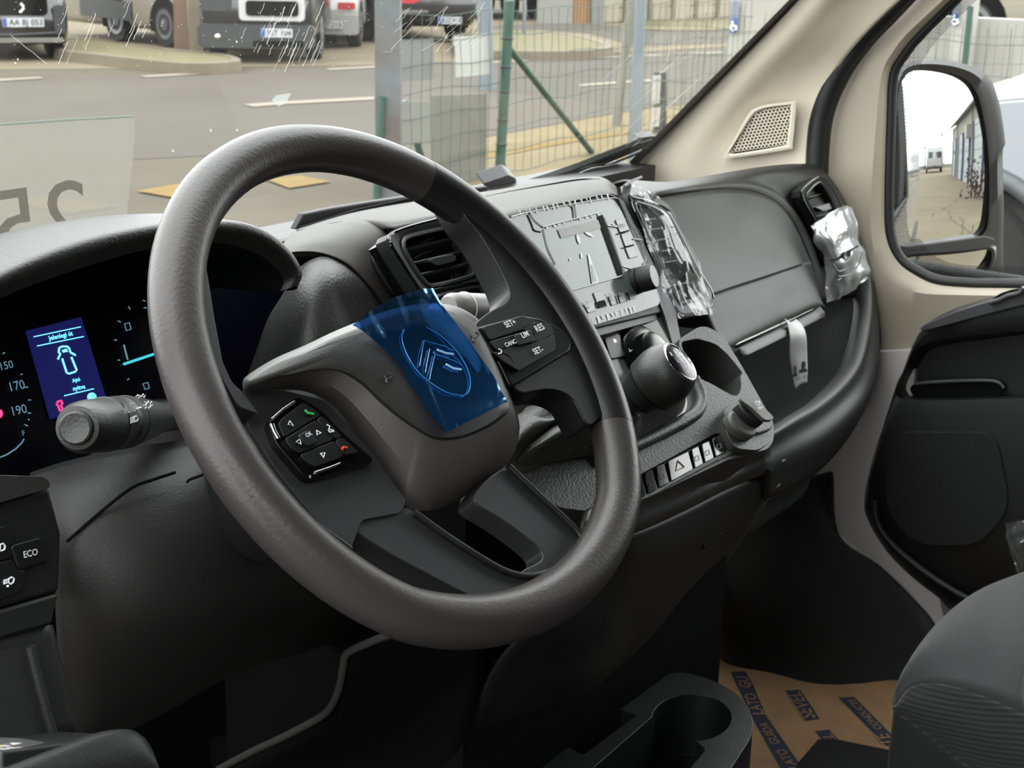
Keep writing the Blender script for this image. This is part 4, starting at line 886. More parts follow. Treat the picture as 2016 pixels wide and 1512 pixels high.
patch('shelf_floor', [[p + V(-.01, .2, -.04) for p in l_in_], [p + V(0, .1, -.05) for p in l_in_], [p + V(0, .012, -.012) for p in l_in_]], M_BLACK, dash, 4, 0)
patch('shelf_lip', [[p + V(0, .014, -.014) for p in l_in_], l_in_, l_mid, l_o1, l_o2, l_o3], M_DASH, dash, 5, .004)
tube('lip_seam', cr(pxr([(1540, 908, .655), (1590, 872, .80), (1640, 826, .95), (1665, 802, 1.03)]), 4), .0013, M_STRIP, dash, 6)
low_g = [l_o3, pxr([(1460, 1060, .72), (1520, 1020, .86), (1575, 980, 1.02), (1590, 935, 1.2), (1620, 880, 1.33), (1690, 790, 1.40), (1728, 700, 1.405), (1726, 620, 1.405)])]
patch('lower_panel', [low_g[0], [a * .5 + b * .5 + V(0, .01, 0) for a, b in zip(*low_g)], low_g[1], [p + V(0, .08, -.03) for p in low_g[1]]], M_DARK, dash, 4, .003)
tube('lip_seam', cr([p + V(-.002, -.004, 0) for p in pxr([(1524, 955, .69), (1540, 940, .73), (1552, 928, .78), (1560, 918, .82)])], 4), .0016, M_STRIP, dash, 6)
# far right vent
fv0, fv1, fv2 = PX(1576, 385, 1.232), PX(1640, 385, 1.327), PX(1655, 445, 1.337)
FVn = np.cross(fv1 - fv0, fv2 - fv0)
fvt = vent((fv0, FVn), [(1573, 388), (1580, 368), (1604, 350), (1618, 350), (1640, 380), (1656, 420), (1680, 500), (1640, 520), (1608, 450)], [(1585, 390), (1592, 374), (1608, 360), (1617, 364), (1634, 392), (1648, 430), (1660, 470), (1635, 480), (1608, 436)],
           [((1590, 393), (1625, 382)), ((1598, 412), (1640, 400)), ((1606, 430), (1648, 420))], [(1605, 408), (1638, 398), (1642, 410), (1622, 416)], 'x', deep=.02)
# ================================================================ centre console below the radio (part of the dashboard)
CN0 = V(.45, 0, .592); CNN = nrm((0, -1, 1))
def KQ(x, y, o=0.0): return PP(x, y, CN0 + CNN * o, CNN)
M_CONS = mat('console_plastic', (46, 46, 45), 0.46, bump=(420, 0.5))
ZK = lambda x, y: (1120 + x / 4.582, 560 + y / 4.582)
def LK(L): return [ZK(x, y) for x, y in L]
cons = prism('console', round_poly([KQ(x, y) for x, y in [(985, 925), (1010, 850), (1180, 850), (1255, 838), (1338, 795), (1344, 720), (1336, 668), (1378, 642), (1398, 644), (1425, 662), (1462, 722), (1500, 790), (1524, 832), (1524, 868), (1512, 885), (1435, 905), (1340, 950), (1262, 988), (1200, 1012), (1100, 1000)]], .008), -CNN * .06, M_CONS, dash)
cup = prism('cut', round_poly([KQ(x, y) + CNN * .02 for x, y in LK([(1010, 520), (1160, 488), (1330, 540), (1440, 640), (1545, 770), (1570, 800), (1545, 830), (1560, 900), (1545, 980), (1500, 1010), (1400, 960), (1300, 900), (1210, 860), (1100, 800)])], .006), -CNN * .066, None)
bay = prism('cut', round_poly([KQ(x, y) + CNN * .02 for x, y in [(1250, 950), (1262, 934), (1412, 852), (1428, 858), (1436, 880), (1428, 893), (1268, 984), (1252, 982)]], .004), -CNN * .026, None)
cut(cons, [cup, bay]); bevel(cons, .0025, 2, 50)
prism('cup_holder_floor', [KQ(x, y, -.05) for x, y in [(1300, 640), (1400, 650), (1500, 800), (1440, 800), (1340, 760)]], -CNN * .004, M_BLACK, dash)
# row of gloss push buttons
bx_ = [1255, 1272, 1294, 1317, 1364, 1384, 1405, 1430]
def edge(a, b, x): t = (x - a[0]) / (b[0] - a[0]); return (x, a[1] + (b[1] - a[1]) * t)
M_PB = mat('gloss_button', (16, 16, 17), 0.08, spec=0.8)
for i in range(7):
    x0, x1 = bx_[i] + 1, bx_[i + 1] - 1
    tp = [(1250, 941), (1416, 857)]; bt = [(1262, 981), (1434, 886)]
    q = [edge(*tp, x0 - 3 if i else x0), edge(*tp, x1 - 8), edge(*bt, x1 + 2), edge(*bt, x0 + 4 if i else x0 + 6)]
    pb = prism('push_button', round_poly([KQ(x, y, .001) for x, y in q], .0025), -CNN * .006, M_PB, dash, .0018, 3)
    cxx = (x0 + x1) / 2 - 1; yy = (edge(*tp, cxx)[1] + edge(*bt, cxx)[1]) / 2
    if i == 3:
        tube('symbol', [KQ(cxx + a, yy + b, .0015) for a, b in ((-9, 10), (8, 2), (-5, -10))], .0005, mat('hazard_print', (150, 60, 45), .6), pb, 5, True)
    elif i > 0:
        tube('symbol', [KQ(cxx + a, yy + b, .0015) for a, b in ((-3, 8), (4, 5), (2, -3), (-5, 0))], .0003, mat('grey_print', (120, 120, 118), .6), pb, 5, True)
# rounded front edge of the console and the tower under it
patch('console_lip', [[KQ(x, y, .001) for x, y in [(1150, 1005), (1200, 985), (1262, 984), (1340, 946), (1430, 900), (1510, 872)]],
                      pxr([(1150, 1030, .22), (1205, 1018, .275), (1262, 1004, .318), (1343, 967, .42), (1433, 921, .535), (1516, 886, .60)]),
                      pxr([(1150, 1055, .22), (1210, 1045, .275), (1262, 1030, .32), (1345, 993, .425), (1437, 946, .54), (1520, 912, .61)]),
                      pxr([(1150, 1070, .235), (1210, 1060, .29), (1262, 1045, .335), (1345, 1008, .44), (1440, 960, .555), (1522, 928, .63)])], M_CONS, dash, 5, .004)
patch('console_tower', [pxr([(1100, 1090, .20), (1210, 1060, .292), (1262, 1045, .337), (1345, 1008, .442), (1440, 962, .557), (1530, 930, .66)]),
                        pxr([(1080, 1150, .20), (1195, 1120, .30), (1250, 1110, .35), (1335, 1080, .46), (1420, 1040, .58), (1500, 1010, .70)]),
                        pxr([(1040, 1240, .20), (1150, 1230, .31), (1215, 1220, .38), (1290, 1200, .49), (1360, 1160, .62), (1425, 1120, .76)]),
                        pxr([(970, 1330, .20), (1100, 1330, .33), (1180, 1330, .42), (1260, 1310, .54), (1330, 1260, .67), (1384, 1220, .83)]),
                        pxr([(900, 1512, .22), (1050, 1512, .36), (1150, 1512, .46), (1240, 1440, .58), (1310, 1360, .72), (1366, 1280, .95)])], M_DARK, dash, 5, .004)
tube('panel_slot', pxr([(1148, 1256, .335), (1185, 1238, .375), (1210, 1218, .40)]), .0015, M_STRIP, dash, 6)
tube('panel_slot', pxr([(1382, 1076, .545), (1410, 1056, .58), (1436, 1040, .62)]), .003, M_BLACK, dash, 6)
tag(box('console_core', (.45, .26, .33), (.5, .3, .6), M_BLACK, dash))
# gear gaiter surround
sur = prism('gaiter_frame', round_poly([KQ(x, y, .003) for x, y in [(1236, 868), (1262, 858), (1352, 812), (1356, 790), (1348, 774), (1240, 800), (1180, 830)]], .006), -CNN * .01, M_GLOSS, dash, .002)
tube('gaiter_rim', cr([KQ(x, y, .002) for x, y in [(1180, 905), (1262, 872), (1350, 828), (1376, 806), (1380, 780), (1366, 745)]], 5), .006, M_CONS, dash, 10)

# --- 12 V socket pod with a hinged lid
pod = thing('power_socket', 'round power socket pod with its flap tipped open beside the cup holder', 'socket', KQ(1478, 860, -.01))
prism('pod_body', round_poly([KQ(x, y, .012) for x, y in LK([(1395, 1140), (1560, 1010), (1830, 1210), (1845, 1300), (1700, 1350), (1480, 1290)])], .008), -CNN * .03, M_CONS, pod, .004)
prism('pod_skirt', round_poly([KQ(x, y, .008) for x, y in LK([(1385, 1150), (1440, 1270), (1690, 1345), (1835, 1250), (1815, 1430), (1700, 1500), (1500, 1480), (1420, 1330)])], .008), -CNN * .03, M_CONS, pod, .006)
def disc(name, c, rx, ry, rot, o, dp, m, par, bev=.003):
    L = []
    for t in np.linspace(0, 2 * math.pi, 33)[:-1]:
        a, b = rx * math.cos(t), ry * math.sin(t)
        L.append(ZK(c[0] + a * math.cos(rot) - b * math.sin(rot), c[1] + a * math.sin(rot) + b * math.cos(rot)))
    return prism(name, [KQ(x, y, o) for x, y in L], -CNN * dp, m, par, bev)
disc('socket_cap', (1578, 1248), 155, 78, .72, .018, .012, mat('cap_plastic', (72, 71, 70), .5, bump=(700, .2)), pod)
disc('flap_inner', (1660, 1150), 140, 42, .72, .028, .014, M_RUB, pod)
fl = prism('flap', round_poly([KQ(x, y, .032) for x, y in LK([(1548, 1020), (1620, 1010), (1740, 1090), (1850, 1195), (1838, 1222), (1770, 1225), (1650, 1110), (1560, 1050)])], .004), -CNN * .004, mat('cap_plastic', (72, 71, 70), .5), pod, .0015)
ptext('lettering', '12V', ZK(1690, 1100), ZK(1735, 1082), (CN0 + CNN * .0325, CNN), M_WHITE, fl)
ptext('lettering', '180W', ZK(1706, 1135), ZK(1752, 1118), (CN0 + CNN * .0325, CNN), M_WHITE, fl)

# ================================================================ gear lever
gear = thing('gear_lever', 'black ball gear lever with a chrome ringed shift diagram on top', 'gear lever', KQ(1250, 860))
kd = ray(1303, 742); KC = CAM + kd * 1.245
ka = nrm(.45 * -kd + .89 * (XC * .78 + YC * .62))
M_KNOB = mat('knob_plastic', (33, 33, 33), .42, bump=(600, .2))
knob = lathe('knob', KC, ka, [(0.00850, -0.04420), (0.01063, -0.03910), (0.01360, -0.03060), (0.01657, -0.02890), (0.01683, -0.02805), (0.01972, -0.02210), (0.02337, -0.01403), (0.02405, -0.01317), (0.02414, -0.01233), (0.02567, -0.00510), (0.02618, 0.00170), (0.02550, 0.00850), (0.02337, 0.01530), (0.01997, 0.02082), (0.01887, 0.02167)], M_KNOB, gear, 48, 40)
lathe('chrome_ring', KC + ka * .0208, ka, [(0.01972, -0.00170), (0.01972, 0.00000), (0.01887, 0.00153), (0.01768, 0.00170), (0.01725, 0.00085), (0.01725, -0.00170)], M_CHROME, gear, 48, 60, caps=False)
capg = lathe('shift_diagram', KC + ka * .0208, ka, [(0.01734, -0.00085), (0.01734, 0.00085), (0.01275, 0.00221), (0.00680, 0.00289), (0.00085, 0.00315)], mat('diagram_gloss', (12, 9, 20), .2, spec=.2), gear, 40, 60)
cap_x = nrm(V(1, 0, 0) - ka * ka[0]); cap_y = np.cross(ka, cap_x)
def cap_pt(u, v): return KC + ka * (.0242 - 9.5 * (u * u + v * v)) + cap_x * u + cap_y * v
for L in ([(-.0095, .0045), (-.0095, 0), (.0095, 0)], [(-.0025, .005), (-.0025, -.005)], [(.0035, .005), (.0035, -.005)], [(.0095, .005), (.0095, 0)]):
    tube('symbol', [cap_pt(*q) for q in L], .00035, M_WHITE, capg, 5)
for s_, u, v in (('R', -.0112, .0062), ('1', -.0032, .0068), ('3', .0022, .0068), ('5', .0084, .0062), ('2', -.0042, -.0112), ('4', .0022, -.0112)):
    text('lettering', s_, cap_pt(u, v), cap_pt(u + (.0012 if s_ == '1' else .0030), v), cap_y, M_WHITE, capg, depth=.0003, height=.0046)
for h_, r_ in ((-.0128, .0243), (-.0285, .0170)):
    tube('knob_seam', [KC + ka * h_ + r_ * (cap_x * math.cos(t) + cap_y * math.sin(t)) for t in np.linspace(0, 2 * math.pi, 37)[:-1]], .0005, M_BLACK, knob, 5, True)
sh0 = KC - ka * .042; sh1 = KQ(1215, 880, -.01)
tube('shaft', [sh0, sh0 * .5 + sh1 * .5, sh1], [.0105, .0115, .013], M_DARK, gear, 16)
M_LEA = mat('leather', (56, 56, 55), .5, bump=(300, .8, 3))
base = [(993, 918), (1012, 850), (1028, 812), (1046, 800), (1092, 818), (1130, 786), (1240, 790), (1330, 786), (1342, 812), (1262, 862), (1200, 890), (1140, 900), (1060, 915)]
bp = [KQ(x, y, .004) for x, y in base]; n_b = len(bp); topc = sh0 - ka * .004
def gring(t, k):
    out = []
    for i, p in enumerate(bp):
        q = p * (1 - t) + (topc + .013 * nrm(p - topc)) * t
        out.append(q + CNN * (.022 * math.sin(math.pi * t) * (1 + .5 * (-1) ** i)))
    return cr(out, 4, True)
loft('gaiter', [gring(t, 0) for t in (0, .12, .3, .5, .7, .88, 1.0)], M_LEA, gear, True, True, True, 60)
fold = [PX(x, y, X) for x, y, X in [(996, 917, .17), (1035, 884, .195), (1077, 850, .22), (1120, 836, .245), (1152, 828, .26), (1200, 815, .29)]]
fold2 = [PX(x, y, X) for x, y, X in [(1030, 815, .21), (1060, 806, .22), (1094, 822, .235), (1130, 788, .26), (1180, 770, .29)]]
patch('gaiter_fold', [[p + V(0, .01, -.004) for p in fold2 + [fold2[-1]]], [a * .5 + b * .5 + V(0, -.004, .006) for a, b in zip(fold2 + [fold2[-1]], fold)], fold, [p + V(.0, .004, -.03) for p in fold]], M_LEA, gear, 5, .002)
for i in range(len(fold) - 1):
    for k in range(6):
        a = fold[i] + (fold[i + 1] - fold[i]) * (k + .2) / 6; b = fold[i] + (fold[i + 1] - fold[i]) * (k + .75) / 6
        tube('stitch', [a + V(-.002, -.003, .001), b + V(-.002, -.003, .001)], .0006, M_BLACK, gear, 4)

# ================================================================ driver's side lower dashboard
patch('knee_panel', [pyr([(60, 930, .22), (140, 905, .215), (260, 880, .20), (420, 860, .19), (600, 840, .19), (760, 830, .2)]),
                     pyr([(80, 985, .20), (150, 970, .185), (280, 960, .165), (440, 960, .15), (600, 950, .15), (760, 940, .17)]),
                     pyr([(105, 1090, .175), (170, 1085, .158), (300, 1080, .138), (460, 1075, .13), (620, 1065, .135), (780, 1050, .15)]),
                     pyr([(110, 1220, .17), (180, 1215, .15), (310, 1200, .13), (470, 1190, .13), (640, 1160, .14), (790, 1120, .16)]),
                     pyr([(120, 1340, .18), (190, 1335, .16), (330, 1300, .15), (480, 1270, .155), (640, 1215, .165), (790, 1150, .18)]),
                     pyr([(150, 1450, .20), (200, 1440, .19), (340, 1372, .185), (480, 1312, .19), (640, 1262, .2), (790, 1180, .21)]),
                     pyr([(150, 1475, .26), (200, 1465, .26), (340, 1395, .26), (480, 1320, .26), (640, 1270, .27), (790, 1190, .27)])], mat('knee_plastic', (34, 33, 33), .55, bump=(500, .3)), dash, 5, .004)
tube('shroud_seam', cr(pyr([(132, 1066, .166), (190, 1015, .165), (257, 962, .16), (300, 945, .158), (345, 930, .155)]), 4), .0011, M_BLACK, dash, 6)
tube('release_notch', cr(pyr([(368, 950, .146), (374, 944, .146), (398, 935, .146), (402, 928, .146)]), 3), .001, M_BLACK, dash, 6)
# switch panel with ECO button
EP0 = PX(60, 1090, -.215); EPN = nrm((.12, -1, .25))
def EQ(x, y, o=0.0): return PP(x, y, EP0 + EPN * o, EPN)
swp = prism('switch_panel', [EQ(x, y) for x, y in [(-140, 1020), (0, 985), (98, 958), (122, 1050), (118, 1165), (0, 1198), (-140, 1240)]], -EPN * .05, mat('panel_black', (22, 22, 23), .45, bump=(500, .3)), dash, .003)
prism('panel_brow', round_poly([EQ(x, y, .004) for x, y in [(-140, 1000), (-140, 960), (0, 935), (88, 938), (99, 950), (98, 962), (0, 990), (-140, 1030)]], .004), -EPN * .06, M_SOFT, dash, .004)
prism('panel_sill', [EQ(x, y, .002) for x, y in [(-140, 1245), (0, 1202), (117, 1168), (103, 1230), (0, 1258), (-140, 1300)]], -EPN * .05, M_DARK, dash, .002)
ZE = lambda x, y: (x * .40476, 900 + y * .40476)
def LE(L): return [ZE(x, y) for x, y in L]
def ebtn(L, r=.003): return prism('switch_button', round_poly([EQ(x, y, .0025) for x, y in L], r), -EPN * .006, mat('switch_face', (19, 19, 20), .4), swp, .001)
e1 = ebtn(LE([(52, 432), (205, 388), (236, 506), (92, 550)])); e2 = ebtn(LE([(-120, 380), (40, 332), (62, 350), (76, 415), (50, 428), (64, 486), (-100, 530)]), .004); e3 = ebtn(LE([(-100, 545), (64, 495), (92, 556), (128, 545), (126, 620), (90, 660), (-80, 720)]), .004)
EPL = (EP0 + EPN * .003, EPN)
ptext('lettering', 'ECO', ZE(112, 490), ZE(180, 474), EPL, M_WHITE, e1, bold=.01)
for L, pr in (([(0, 425), (14, 420), (24, 432), (22, 448), (8, 456), (0, 455)], e2), ([(40, 594), (56, 584), (68, 590), (66, 606), (52, 618), (42, 610)], e3)):
    tube('symbol', [EQ(*ZE(x, y), .003) for x, y in L], .0006, M_WHITE, pr, 5, True)
for q in (0, 8, 16): tube('symbol', [EQ(*ZE(x, y), .003) for x, y in [(18, 600 + q), (34, 596 + q)]], .0005, M_WHITE, e3, 5)
tube('symbol', [EQ(*ZE(x, y), .003) for x, y in [(38, 622), (38, 632)]], .0008, M_WHITE, e3, 5)
# side of the lower dashboard, with an open storage recess and a padded bin edge
patch('storage_side', [[EQ(x, y, -.002) for x, y in [(-140, 1300), (-20, 1262), (60, 1240), (104, 1230)]],
                       [EQ(x, y, -.002) for x, y in [(-140, 1400), (-20, 1340), (80, 1330), (128, 1330)]],
                       [EQ(x, y, -.004) for x, y in [(-140, 1500), (0, 1460), (110, 1455), (152, 1450)]]], mat('storage_plastic', (32, 32, 32), .5, bump=(500, .3)), dash, 4, .004)
prism('storage_recess', round_poly([EQ(x, y, .0005) for x, y in [(-140, 1300), (0, 1282), (48, 1270), (64, 1276), (112, 1462), (0, 1475), (-140, 1490)]], .006), -EPN * .001, mat('recess_plastic', (30, 30, 30), .55), dash, 0)
tube('recess_edge', cr([EQ(x, y, .001) for x, y in [(58, 1272), (70, 1320), (88, 1390), (108, 1462)]], 4), .0035, mat('storage_plastic', (32, 32, 32), .5), dash, 8)
prism('storage_floor', [EQ(x, y, .0) for x, y in [(-140, 1470), (110, 1440), (140, 1450), (150, 1462), (-140, 1512)]], EPN * .06, M_DARK, dash, .002)
bin_ = thing('storage_bin', 'black padded bin edge at the bottom of the driver side dashboard', 'bin', EQ(150, 1540, .06))
patch('bin_edge', [[EQ(x, y, .05) for x, y in [(-140, 1560), (20, 1500), (110, 1468), (200, 1440), (255, 1437), (285, 1452)]],
                   [EQ(x, y, .065) for x, y in [(-140, 1575), (30, 1512), (115, 1480), (205, 1450), (268, 1446), (302, 1480)]],
                   [EQ(x, y, .07) for x, y in [(-140, 1640), (40, 1580), (130, 1550), (225, 1530), (290, 1520), (318, 1530)]],
                   [EQ(x, y, .05) for x, y in [(-140, 1700), (40, 1650), (130, 1620), (225, 1600), (300, 1590), (325, 1590)]]], mat('storage_plastic', (32, 32, 32), .5), bin_, 5, .006)
papers = thing('wrapped_papers', 'printed papers in a clear plastic sleeve in the driver side storage bin', 'papers', EQ(40, 1500, .045))
def colour_mix(name, cols, scale):
    m = bpy.data.materials.new(name); m.use_nodes = True; nd = m.node_tree.nodes; lk = m.node_tree.links; b = nd['Principled BSDF']
    tc = nd.new('ShaderNodeTexCoord'); v = nd.new('ShaderNodeTexNoise'); v.inputs['Scale'].default_value = scale; v.inputs['Detail'].default_value = 1
    r = nd.new('ShaderNodeValToRGB'); r.color_ramp.interpolation = 'CONSTANT'
    while len(r.color_ramp.elements) < len(cols): r.color_ramp.elements.new(.5)
    for i, c in enumerate(cols): r.color_ramp.elements[i].position = .3 + .4 * i / len(cols); r.color_ramp.elements[i].color = (*lin(c), 1)
    lk.new(tc.outputs['Object'], v.inputs['Vector']); lk.new(v.outputs['Fac'], r.inputs['Fac']); lk.new(r.outputs['Color'], b.inputs['Base Color'])
    b.inputs['Roughness'].default_value = .3
    return m
patch('leaflet', [[EQ(x, y, .035) for x, y in [(-80, 1478), (0, 1465), (40, 1462), (78, 1474)]], [EQ(x, y, .045) for x, y in [(-80, 1500), (0, 1480), (40, 1476), (70, 1482)]], [EQ(x, y, .05) for x, y in [(-80, 1530), (0, 1506), (35, 1494), (62, 1488)]]], colour_mix('leaflet_print', [(225, 225, 220), (90, 70, 100), (235, 215, 120), (215, 215, 225)], 30), papers, 5, .001)
M_CLEAR = None
def clear_mat(name, gl=.11, rough=.12, bump=(22, .35), dif=(225, 228, 228), dfac=.08):
    m = bpy.data.materials.new(name); m.use_nodes = True; nd = m.node_tree.nodes; lk = m.node_tree.links
    for n in list(nd): nd.remove(n)
    out = nd.new('ShaderNodeOutputMaterial'); t = nd.new('ShaderNodeBsdfTransparent'); g = nd.new('ShaderNodeBsdfGlossy'); d = nd.new('ShaderNodeBsdfDiffuse')
    g.inputs['Roughness'].default_value = rough; d.inputs['Color'].default_value = (*lin(dif), 1); t.inputs['Color'].default_value = (.93, .94, .95, 1)
    m1 = nd.new('ShaderNodeMixShader'); m1.inputs['Fac'].default_value = dfac; m2 = nd.new('ShaderNodeMixShader'); m2.inputs['Fac'].default_value = gl
    tc = nd.new('ShaderNodeTexCoord'); no = nd.new('ShaderNodeTexNoise'); no.inputs['Scale'].default_value = bump[0]; no.inputs['Detail'].default_value = 3; no.inputs['Distortion'].default_value = 1.2
    bp = nd.new('ShaderNodeBump'); bp.inputs['Strength'].default_value = bump[1]; bp.inputs['Distance'].default_value = .01
    lk.new(tc.outputs['Object'], no.inputs['Vector']); lk.new(no.outputs['Fac'], bp.inputs['Height']); lk.new(bp.outputs['Normal'], g.inputs['Normal'])
    lk.new(t.outputs[0], m1.inputs[1]); lk.new(d.outputs[0], m1.inputs[2]); lk.new(m1.outputs[0], m2.inputs[1]); lk.new(g.outputs[0], m2.inputs[2]); lk.new(m2.outputs[0], out.inputs['Surface'])
    return m
M_CLEAR = clear_mat('clear_film')
patch('sleeve', [[EQ(x, y, .045) for x, y in [(-80, 1462), (0, 1452), (70, 1458), (138, 1474)]], [EQ(x, y, .055) for x, y in [(-80, 1492), (0, 1476), (64, 1472), (120, 1480)]], [EQ(x, y, .06) for x, y in [(-80, 1530), (0, 1512), (60, 1496), (100, 1490)]]], M_CLEAR, papers, 6, 0)

# ================================================================ driver's footwell: tunnel trim and pedal glint
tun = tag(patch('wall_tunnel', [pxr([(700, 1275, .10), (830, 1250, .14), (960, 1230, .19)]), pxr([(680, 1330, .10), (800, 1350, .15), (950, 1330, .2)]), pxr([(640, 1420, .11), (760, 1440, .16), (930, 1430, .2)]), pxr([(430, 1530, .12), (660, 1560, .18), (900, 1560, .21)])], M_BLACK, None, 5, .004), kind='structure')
tag(tube('trim_6', cr(pxr([(780, 1245, .10), (735, 1262, .098), (685, 1285, .096), (676, 1308, .096), (670, 1345, .098), (655, 1385, .10), (630, 1412, .105), (560, 1450, .11), (500, 1478, .115), (430, 1515, .12)]), 5), .0035, mat('tunnel_edge', (58, 57, 56), .45), None, 8), kind='structure')
ped = thing('pedal', 'small glint of a pedal in the dark driver footwell', 'pedal', PZ(464, 1475, .06))
prism('pedal_pad', round_poly([PZ(x, y, .10) for x, y in [(446, 1440), (470, 1450), (480, 1500), (450, 1505)]], .01), (0, .03, -.02), M_BLACK, ped, .004)
tube('pedal_pin', [PZ(460, 1462, .103), PZ(466, 1474, .103)], .0012, M_CHROME, ped, 6)

# ================================================================ low tray with a cup holder between the seats
tray = thing('centre_tray', 'black floor tray with a round cup recess between the seats', 'tray', PZ(1330, 1490, .02))
TZ = .315
tp_ = round_poly([PZ(x, y, TZ) for x, y in [(1080, 1500), (1328, 1318), (1405, 1338), (1462, 1372), (1484, 1415), (1480, 1450), (1440, 1512), (1400, 1570), (960, 1600)]], .02, 6)
body = prism('tray_body', tp_, (0, 0, -.29), mat('tray_plastic', (19, 20, 21), .42, bump=(600, .3)), tray)
cupc = [PZ(1362 + 78 * math.cos(t), 1413 + 46 * math.sin(t), TZ) + V(0, 0, .02) for t in np.linspace(0, 2 * math.pi, 33)[:-1]]
c1 = prism('cut', cupc, (0, 0, -.09), None)
c2 = prism('cut', round_poly([PZ(x, y, TZ) + V(0, 0, .02) for x, y in [(1292, 1404), (1340, 1440), (1365, 1455), (1390, 1475), (1330, 1545), (1130, 1545)]], .006), (0, 0, -.1), None)
c3 = prism('cut', round_poly([PZ(x, y, TZ) + V(0, 0, .02) for x, y in [(1106, 1464), (1212, 1392), (1254, 1408), (1148, 1486)]], .004), (0, 0, -.05), None)
cut(body, [c1, c2, c3]); bevel(body, .004, 3, 50)
tube('tray_foot_rim', [p + V(0, 0, -.09) + .006 * nrm(V(p[0] - .45, p[1], 0)) for p in tp_[14:44]], .006, mat('tray_plastic', (19, 20, 21), .42), tray, 8)

# ================================================================ passenger seat: the front corner of its cushion
seat = thing('passenger_seat', 'charcoal fabric passenger seat cushion at the right edge', 'seat', PX(1900, 1512, .95))
M_FAB = mat('seat_fabric', (33, 33, 34), .9, bump=(900, .9), sheen=.25)
M_FAB2 = mat('seat_side_fabric', (28, 28, 29), .9, bump=(1200, .8), sheen=.15)
def rib_mat():
    m = mat('ribbed_fabric', (32, 32, 33), .85, sheen=.2); nd = m.node_tree.nodes; lk = m.node_tree.links; b = nd['Principled BSDF']
    tc = nd.new('ShaderNodeTexCoord'); w = nd.new('ShaderNodeTexWave'); w.inputs['Scale'].default_value = 60; w.bands_direction = 'Z'
    bp = nd.new('ShaderNodeBump'); bp.inputs['Strength'].default_value = .7; bp.inputs['Distance'].default_value = .001
    lk.new(tc.outputs['Object'], w.inputs['Vector']); lk.new(w.outputs['Fac'], bp.inputs['Height']); lk.new(bp.outputs['Normal'], b.inputs['Normal'])
    return m
edge_ = [(2160, 1080), (2016, 1126), (1930, 1160), (1862, 1210), (1806, 1275), (1772, 1335), (1757, 1385)]
band0 = [(2160, 1470), (2016, 1405), (1940, 1372), (1880, 1352), (1830, 1345), (1790, 1355), (1760, 1392)]
band1 = [(2160, 1620), (2016, 1560), (1960, 1545), (1890, 1500), (1840, 1460), (1795, 1425), (1759, 1400)]
bot_ = [(2160, 1700), (2016, 1680), (1960, 1660), (1880, 1640), (1820, 1620), (1780, 1600), (1745, 1580)]
XS = [1.15, 1.08, 1.0, .95, .89, .85, .82]; XB = [.86, .84, .825, .815, .81, .805, .80]; XC_ = [.83, .81, .80, .795, .79, .79, .79]
e3d = [PX(x, y, X) for (x, y), X in zip(edge_, XS)]; b3d = [PX(x, y, X) for (x, y), X in zip(band0, XB)]; c3d = [PX(x, y, X) for (x, y), X in zip(band1, XC_)]; d3d = [PX(x, y, .80) for x, y in bot_]
patch('cushion_top', [[p + (V(.03, .03, -.06) if i < 4 else V(.03, .01, -.02)) for i, p in enumerate(e3d)], e3d, [a * .5 + b * .5 + V(0, 0, .022) for a, b in zip(e3d, b3d)], b3d], M_FAB, seat, 6, .01)
patch('ribbed_band', [b3d, [a * .5 + b * .5 + V(-.006, 0, .004) for a, b in zip(b3d, c3d)], c3d], rib_mat(), seat, 6, .01)
patch('cushion_side', [c3d, [a * .5 + b * .5 + V(-.006, 0, 0) for a, b in zip(c3d, d3d)], d3d], M_FAB2, seat, 6, .01)

bevel(box('cushion_core', (1.06, -.42, .19), (.46, .46, .26), M_FAB2, seat), .05, 4)
v_, f_ = box_geo((1.06, -.72, .66), (.46, .13, .74), (V(1, 0, 0), nrm((0, 1, .18)), nrm((0, -.18, 1)))); bevel(mesh('backrest', v_, f_, M_FAB, seat), .05, 4)
bevel(box('seat_base', (1.06, -.40, .05), (.40, .40, .1), M_DARK, seat), .01, 2)
# ================================================================ floor paper with printed bands
paper = thing('floor_paper', 'brown printed protective paper mat on the passenger footwell floor', 'paper mat', PZ(1600, 1440, .004))
M_KRAFT = mat('kraft_paper', (136, 106, 76), .8, bump=(300, .3), var=(14, (160, 124, 88)))
M_INK = mat('paper_ink', (34, 40, 58), .8)
PFZ = .006
prism('paper_sheet', [PZ(x, y, PFZ) for x, y in [(1350, 1240), (1420, 1270), (1560, 1330), (1780, 1340), (1850, 1370), (1820, 1600), (1440, 1600), (1380, 1400)]], (0, 0, -.003), M_KRAFT, paper, 0)
ZP = lambda x, y: (1200 + x * .40476, 900 + y * .40476)
def band(L, words):
    poly2('printed_band', [PZ(*ZP(x, y), PFZ + .0006) for x, y in L], M_INK, paper)
    for s_, a, b in words:
        A, B = PZ(*ZP(*a), PFZ + .0012), PZ(*ZP(*b), PFZ + .0012); x = nrm(B - A); text('lettering', s_, A, B, np.cross(V(0, 0, 1), x), M_KRAFT, paper, bold=.004)
band([(588, 1045), (660, 1040), (700, 1110), (760, 1255), (940, 1512), (1000, 1600), (900, 1600), (830, 1512), (690, 1262)], [('GUIDA', (830, 1395), (768, 1290)), ('LATO', (752, 1250), (706, 1150)), ('GU', (692, 1120), (668, 1068)), ('LATO', (918, 1510), (850, 1420))])
band([(855, 1135), (928, 1130), (1022, 1272), (952, 1282)], [('SEVEL', (1004, 1268), (925, 1140))])
band([(1112, 1168), (1190, 1165), (1345, 1322), (1420, 1400), (1345, 1405)], [('CONDUCTE', (1328, 1322), (1190, 1178)), ('TE', (1395, 1400), (1350, 1345))])
